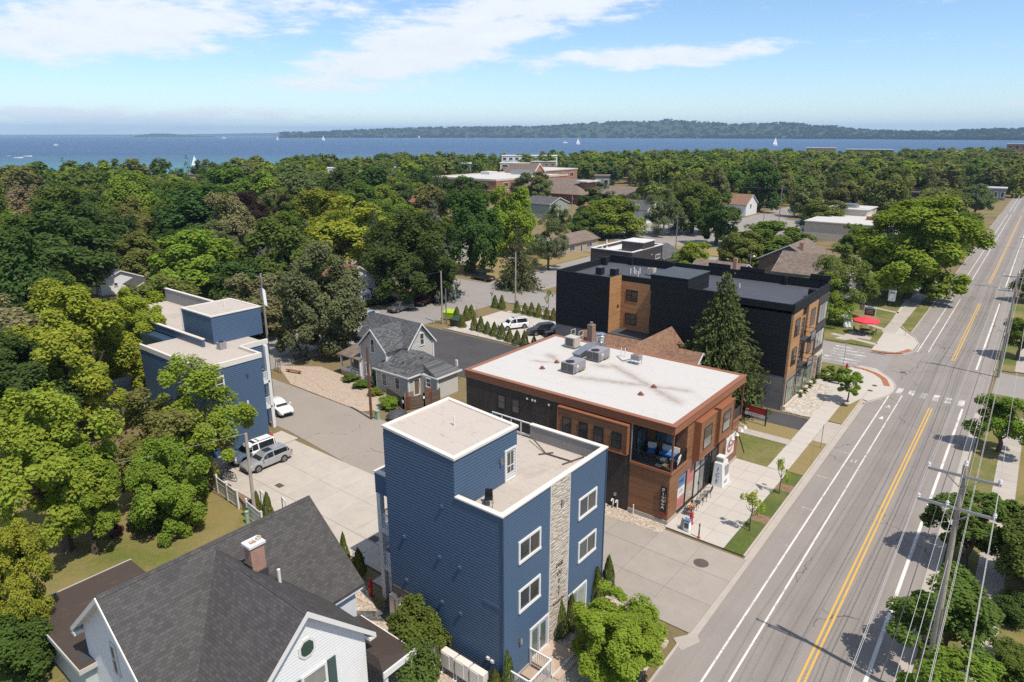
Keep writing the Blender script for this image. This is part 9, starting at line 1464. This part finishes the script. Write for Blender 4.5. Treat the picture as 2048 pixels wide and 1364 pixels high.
# ------------------------------------------------------------------ school and the far town
def wins(t, F, a0, a1, n, z0, z1, w, mt='glass', fr='cream_wall'):
 for k in range(n): c = a0+(a1-a0)*(k+0.5)/n; window(t, F, c-w/2, c+w/2, z0, z1, 'slide', fr, mt, 0.25, 0.12)
def school():
 t = thing('school', 'red brick school with flat white roofs and a pointed gable', 'school', (-235, 300, 0))
 x0, x1, y0, y1, zt = -250, -208, 252, 312, 9.2
 BOX(x0, x1, y0, y1, -0.03, zt).build('wall', 'brick_school', t); BOX(x0+0.5, x1-0.5, y0+0.5, y1-0.5, zt, zt+0.1).build('roof', 'roof_white', t); MB().box(x0-0.2, x1+0.2, y0-0.2, y0+0.5, zt-0.4, zt+0.5).box(x1-0.5, x1+0.2, y0+0.501, y1, zt-0.4, zt+0.5).box(x0-0.2, x0+0.5, y0+0.501, y1, zt-0.4, zt+0.5).build('parapet', 'cream_wall', t); BOX(x0+0.1, x1+0.12, y0-0.12, y1, 4.3, 4.7).build('string_course', 'cream_wall', t)
 wins(t, Fac('+x', x1), y0+3, y1-16, 5, 5.6, 8.0, 4.2); wins(t, Fac('+x', x1), y0+3, y1-16, 5, 1.2, 3.6, 4.2); wins(t, Fac('-y', y0), x0+20, x1-2, 2, 5.6, 8.0, 4.0)
 for y in (y0+12.2, y0+20.8, y0+29.5, y0+38): BOX(x1, x1+0.9, y-0.9, y+0.9, 0, zt-1.2).build('pier', 'brick_school', t)
 BOX(-252, -228, 312, 352, -0.03, 10.0).build('wall', 'brick_school', t); BOX(-252.3, -227.7, 312, 352.3, 10.0, 10.6).build('roof', 'roof_white', t); wins(t, Fac('+x', -228), 318, 350, 4, 6.0, 8.6, 4.0)
 gable_wall(-246, -226, 306, 316, 0, 9.5, 14.2, 'x').build('gable_wall', 'brick_school', t); gable_roof(-246, -226.6, 306, 316, 9.5, 14.2, 'x', 0.2).build('gable_roof', 'shingle_taupe_x', t); m = MB()
 for s in (-1, 1): m.sweep([(-225.9, 311, 14.0), (-225.9, 311, 14.9), (-225.9, 311+s*5.4, 9.8), (-225.9, 311+s*5.4, 9.0)][::s], (0, 0, 0), (0.4, 0, 0))
 m.build('gable_coping', 'cream_wall', t); BOX(-234, -222, 296, 300, zt, zt+2.4).build('roof_plant', 'galv', t); BOX(-246, -240, 285, 292, zt, zt+1.6).build('roof_plant', 'roof_pale', t)
 g = thing('school', 'long low school wing under brown shingle roofs before the brick school', 'school', (-180, 280, 0)); BOX(-206, -166, 262, 282, -0.03, 4.2).build('wall', 'brick_school', g); hip_roof(-206, -166, 260, 284, 4.3, 10.0, 1.0).build('roof', 'shingle_taupe_x', g); BOX(-168, -140, 272, 290, -0.03, 3.6).build('wall', 'brick_school', g); hip_roof(-168, -142, 270, 290, 3.7, 7.4, 1.2).build('roof', 'shingle_taupe_x', g); BOX(-172, -168.5, 268, 276, 4, 9.2).build('light_tower', 'brick_school', g); BOX(-173.5, -167, 266.5, 277.5, 9.2, 9.7).build('tower_roof', 'roof_pale', g); BOX(-204.5, -167, 271.9, 272.1, 9.4, 10.1).build('ridge_flashing', 'roof_pale', g); wins(g, Fac('+x', -140), 274, 288, 3, 0.8, 2.6, 2.4)
school()
def block(name, label, u0, u1, vtop, h, D, wall, roof='roof_white', wn=(3, 2), cat='building', zoff=0.0):
 w0, w1 = wray(u0, 300), wray(u1, 300); f = lambda w: (w[0]/math.hypot(w[0], w[1])*D, w[1]/math.hypot(w[0], w[1])*D); a, b = f(w0), f(w1); d = Vector((b[0]-a[0], b[1]-a[1], 0)); L = d.length; c = ((a[0]+b[0])/2, (a[1]+b[1])/2); t = thing(name, label, cat, (c[0], c[1], 0), math.atan2(d.y, d.x), None, False); dp = min(16, max(8, L*0.5))
 BOX(-L/2, L/2, 0, dp, -1.0, h).build('wall', wall, t); BOX(-L/2-0.3, L/2+0.3, -0.3, dp+0.3, h, h+0.5).build('roof', roof, t); F = Fac('-y', 0.0); nx, ny = wn
 for i in range(nx):
  for j in range(ny): x = -L/2+L*(i+0.5)/nx; z = h*(j+0.25)/ny; window(t, F, x-L/nx*0.3, x+L/nx*0.3, z, z+h/ny*0.5, 'single', 'white', 'glass', 0.15, 0.12)
 return t
def hat(v, D): return CAMH-(v-268.0)/1426.0*D        # height seen at photo row v at that distance
block('office_building', 'white four storey building before the lake right of centre', 1003, 1115, 311, hat(311, 520), 520, 'white_siding', 'roof_pale', (9, 4)); block('office_building', 'tan lower front block of the white lakeside building', 1000, 1060, 326, hat(325, 495), 495, 'cream_wall', 'roof_pale', (3, 3)); block('office_building', 'brick wing right of the white lakeside building', 1062, 1112, 322, hat(322, 500), 500, 'brick_brown', 'roof_pale', (4, 3))
block('apartment_building', 'white apartment block among trees left of centre', 700, 752, 337, hat(339, 400), 400, 'white_siding', 'roof_pale', (3, 4)); block('apartment_building', 'second white apartment block with a black roof edge', 786, 830, 324, hat(328, 420), 420, 'white_siding', 'shingle_grey_x', (2, 4)); block('apartment_building', 'third white apartment block behind the tan trees', 652, 690, 328, hat(333, 440), 440, 'white_siding', 'roof_pale', (3, 3)); block('house', 'pale house with grey roof right of the white lakeside building', 1138, 1158, 328, hat(329, 480), 480, 'soffit', 'shingle_slate_x', (2, 2), 'house'); block('house', 'brown flat roofed house in the trees near the shore', 922, 942, 326, hat(326, 430), 430, 'brown_wall', 'roof_pale', (2, 2), 'house'); block('house', 'grey gabled house right of the brown school roofs', 1192, 1222, 350, hat(350, 330), 330, 'grey_siding', 'shingle_taupe_x', (2, 2), 'house')
block('hall', 'long brown roofed hall by the shore at left', 268, 402, 335, hat(341, 480), 480, 'brown_wall', 'shingle_taupe_x', (8, 1))
hx = [o for o in bpy.data.objects if o.name.startswith('hall')][0]
block('apartment_building', 'red brick and white lakeside apartments at right', 1612, 1672, 293, hat(293, 900), 900, 'brick_school', 'roof_white', (7, 3)); block('apartment_building', 'dark and white lakeside apartments right of the brick ones', 1692, 1786, 294, hat(295, 920), 920, 'dark_siding', 'roof_white', (9, 3)); block('hotel', 'white flat roofed lakeside hall far right', 1882, 1938, 296, hat(297, 880), 880, 'white_siding', 'roof_white', (6, 2)); block('factory', 'red brick industrial building at the right frame edge', 2012, 2070, 283, hat(284, 940), 940, 'brick_school', 'roof_pale', (4, 3)); block('factory', 'lower grey base block before the red brick building', 1996, 2075, 301, hat(302, 820), 820, 'grey_siding', 'roof_brown', (6, 2)); block('warehouse', 'low cream roofed store at far right', 1926, 2012, 342, hat(343, 470), 470, 'cream_wall', 'roof_white', (6, 1)); block('warehouse', 'grey gable store near the far right street', 1962, 2030, 355, hat(356, 400), 400, 'grey_siding', 'roof_white', (5, 1)); block('warehouse', 'dark low roofed yard building far right of centre', 1835, 1898, 368, hat(369, 330), 330, 'brown_wall', 'roof_brown', (5, 1))
block('warehouse', 'pale low building between far trees right of the birch', 1290, 1325, 372, hat(374, 300), 300, 'cream_wall', 'roof_pale', (3, 1))
# air: a thin even haze over land and lake
hz = MB().box(-26000, 26000, -3000, 26000, -8.0, 300.0).build('haze', None); tag(hz, 'faint bluish summer haze over the lake and far shore', 'haze', kind='stuff')
hm = bpy.data.materials.new('haze_air'); hm.use_nodes = True; nt = hm.node_tree; nt.nodes.clear(); ho = nt.nodes.new('ShaderNodeOutputMaterial'); pv = nt.nodes.new('ShaderNodeVolumePrincipled'); pv.inputs['Color'].default_value = (0.50, 0.73, 1.0, 1); pv.inputs['Density'].default_value = 7.5e-5; pv.inputs['Anisotropy'].default_value = 0.0; nt.links.new(pv.outputs[0], ho.inputs['Volume']); hz.data.materials.append(hm)
print('objects', len(bpy.data.objects))
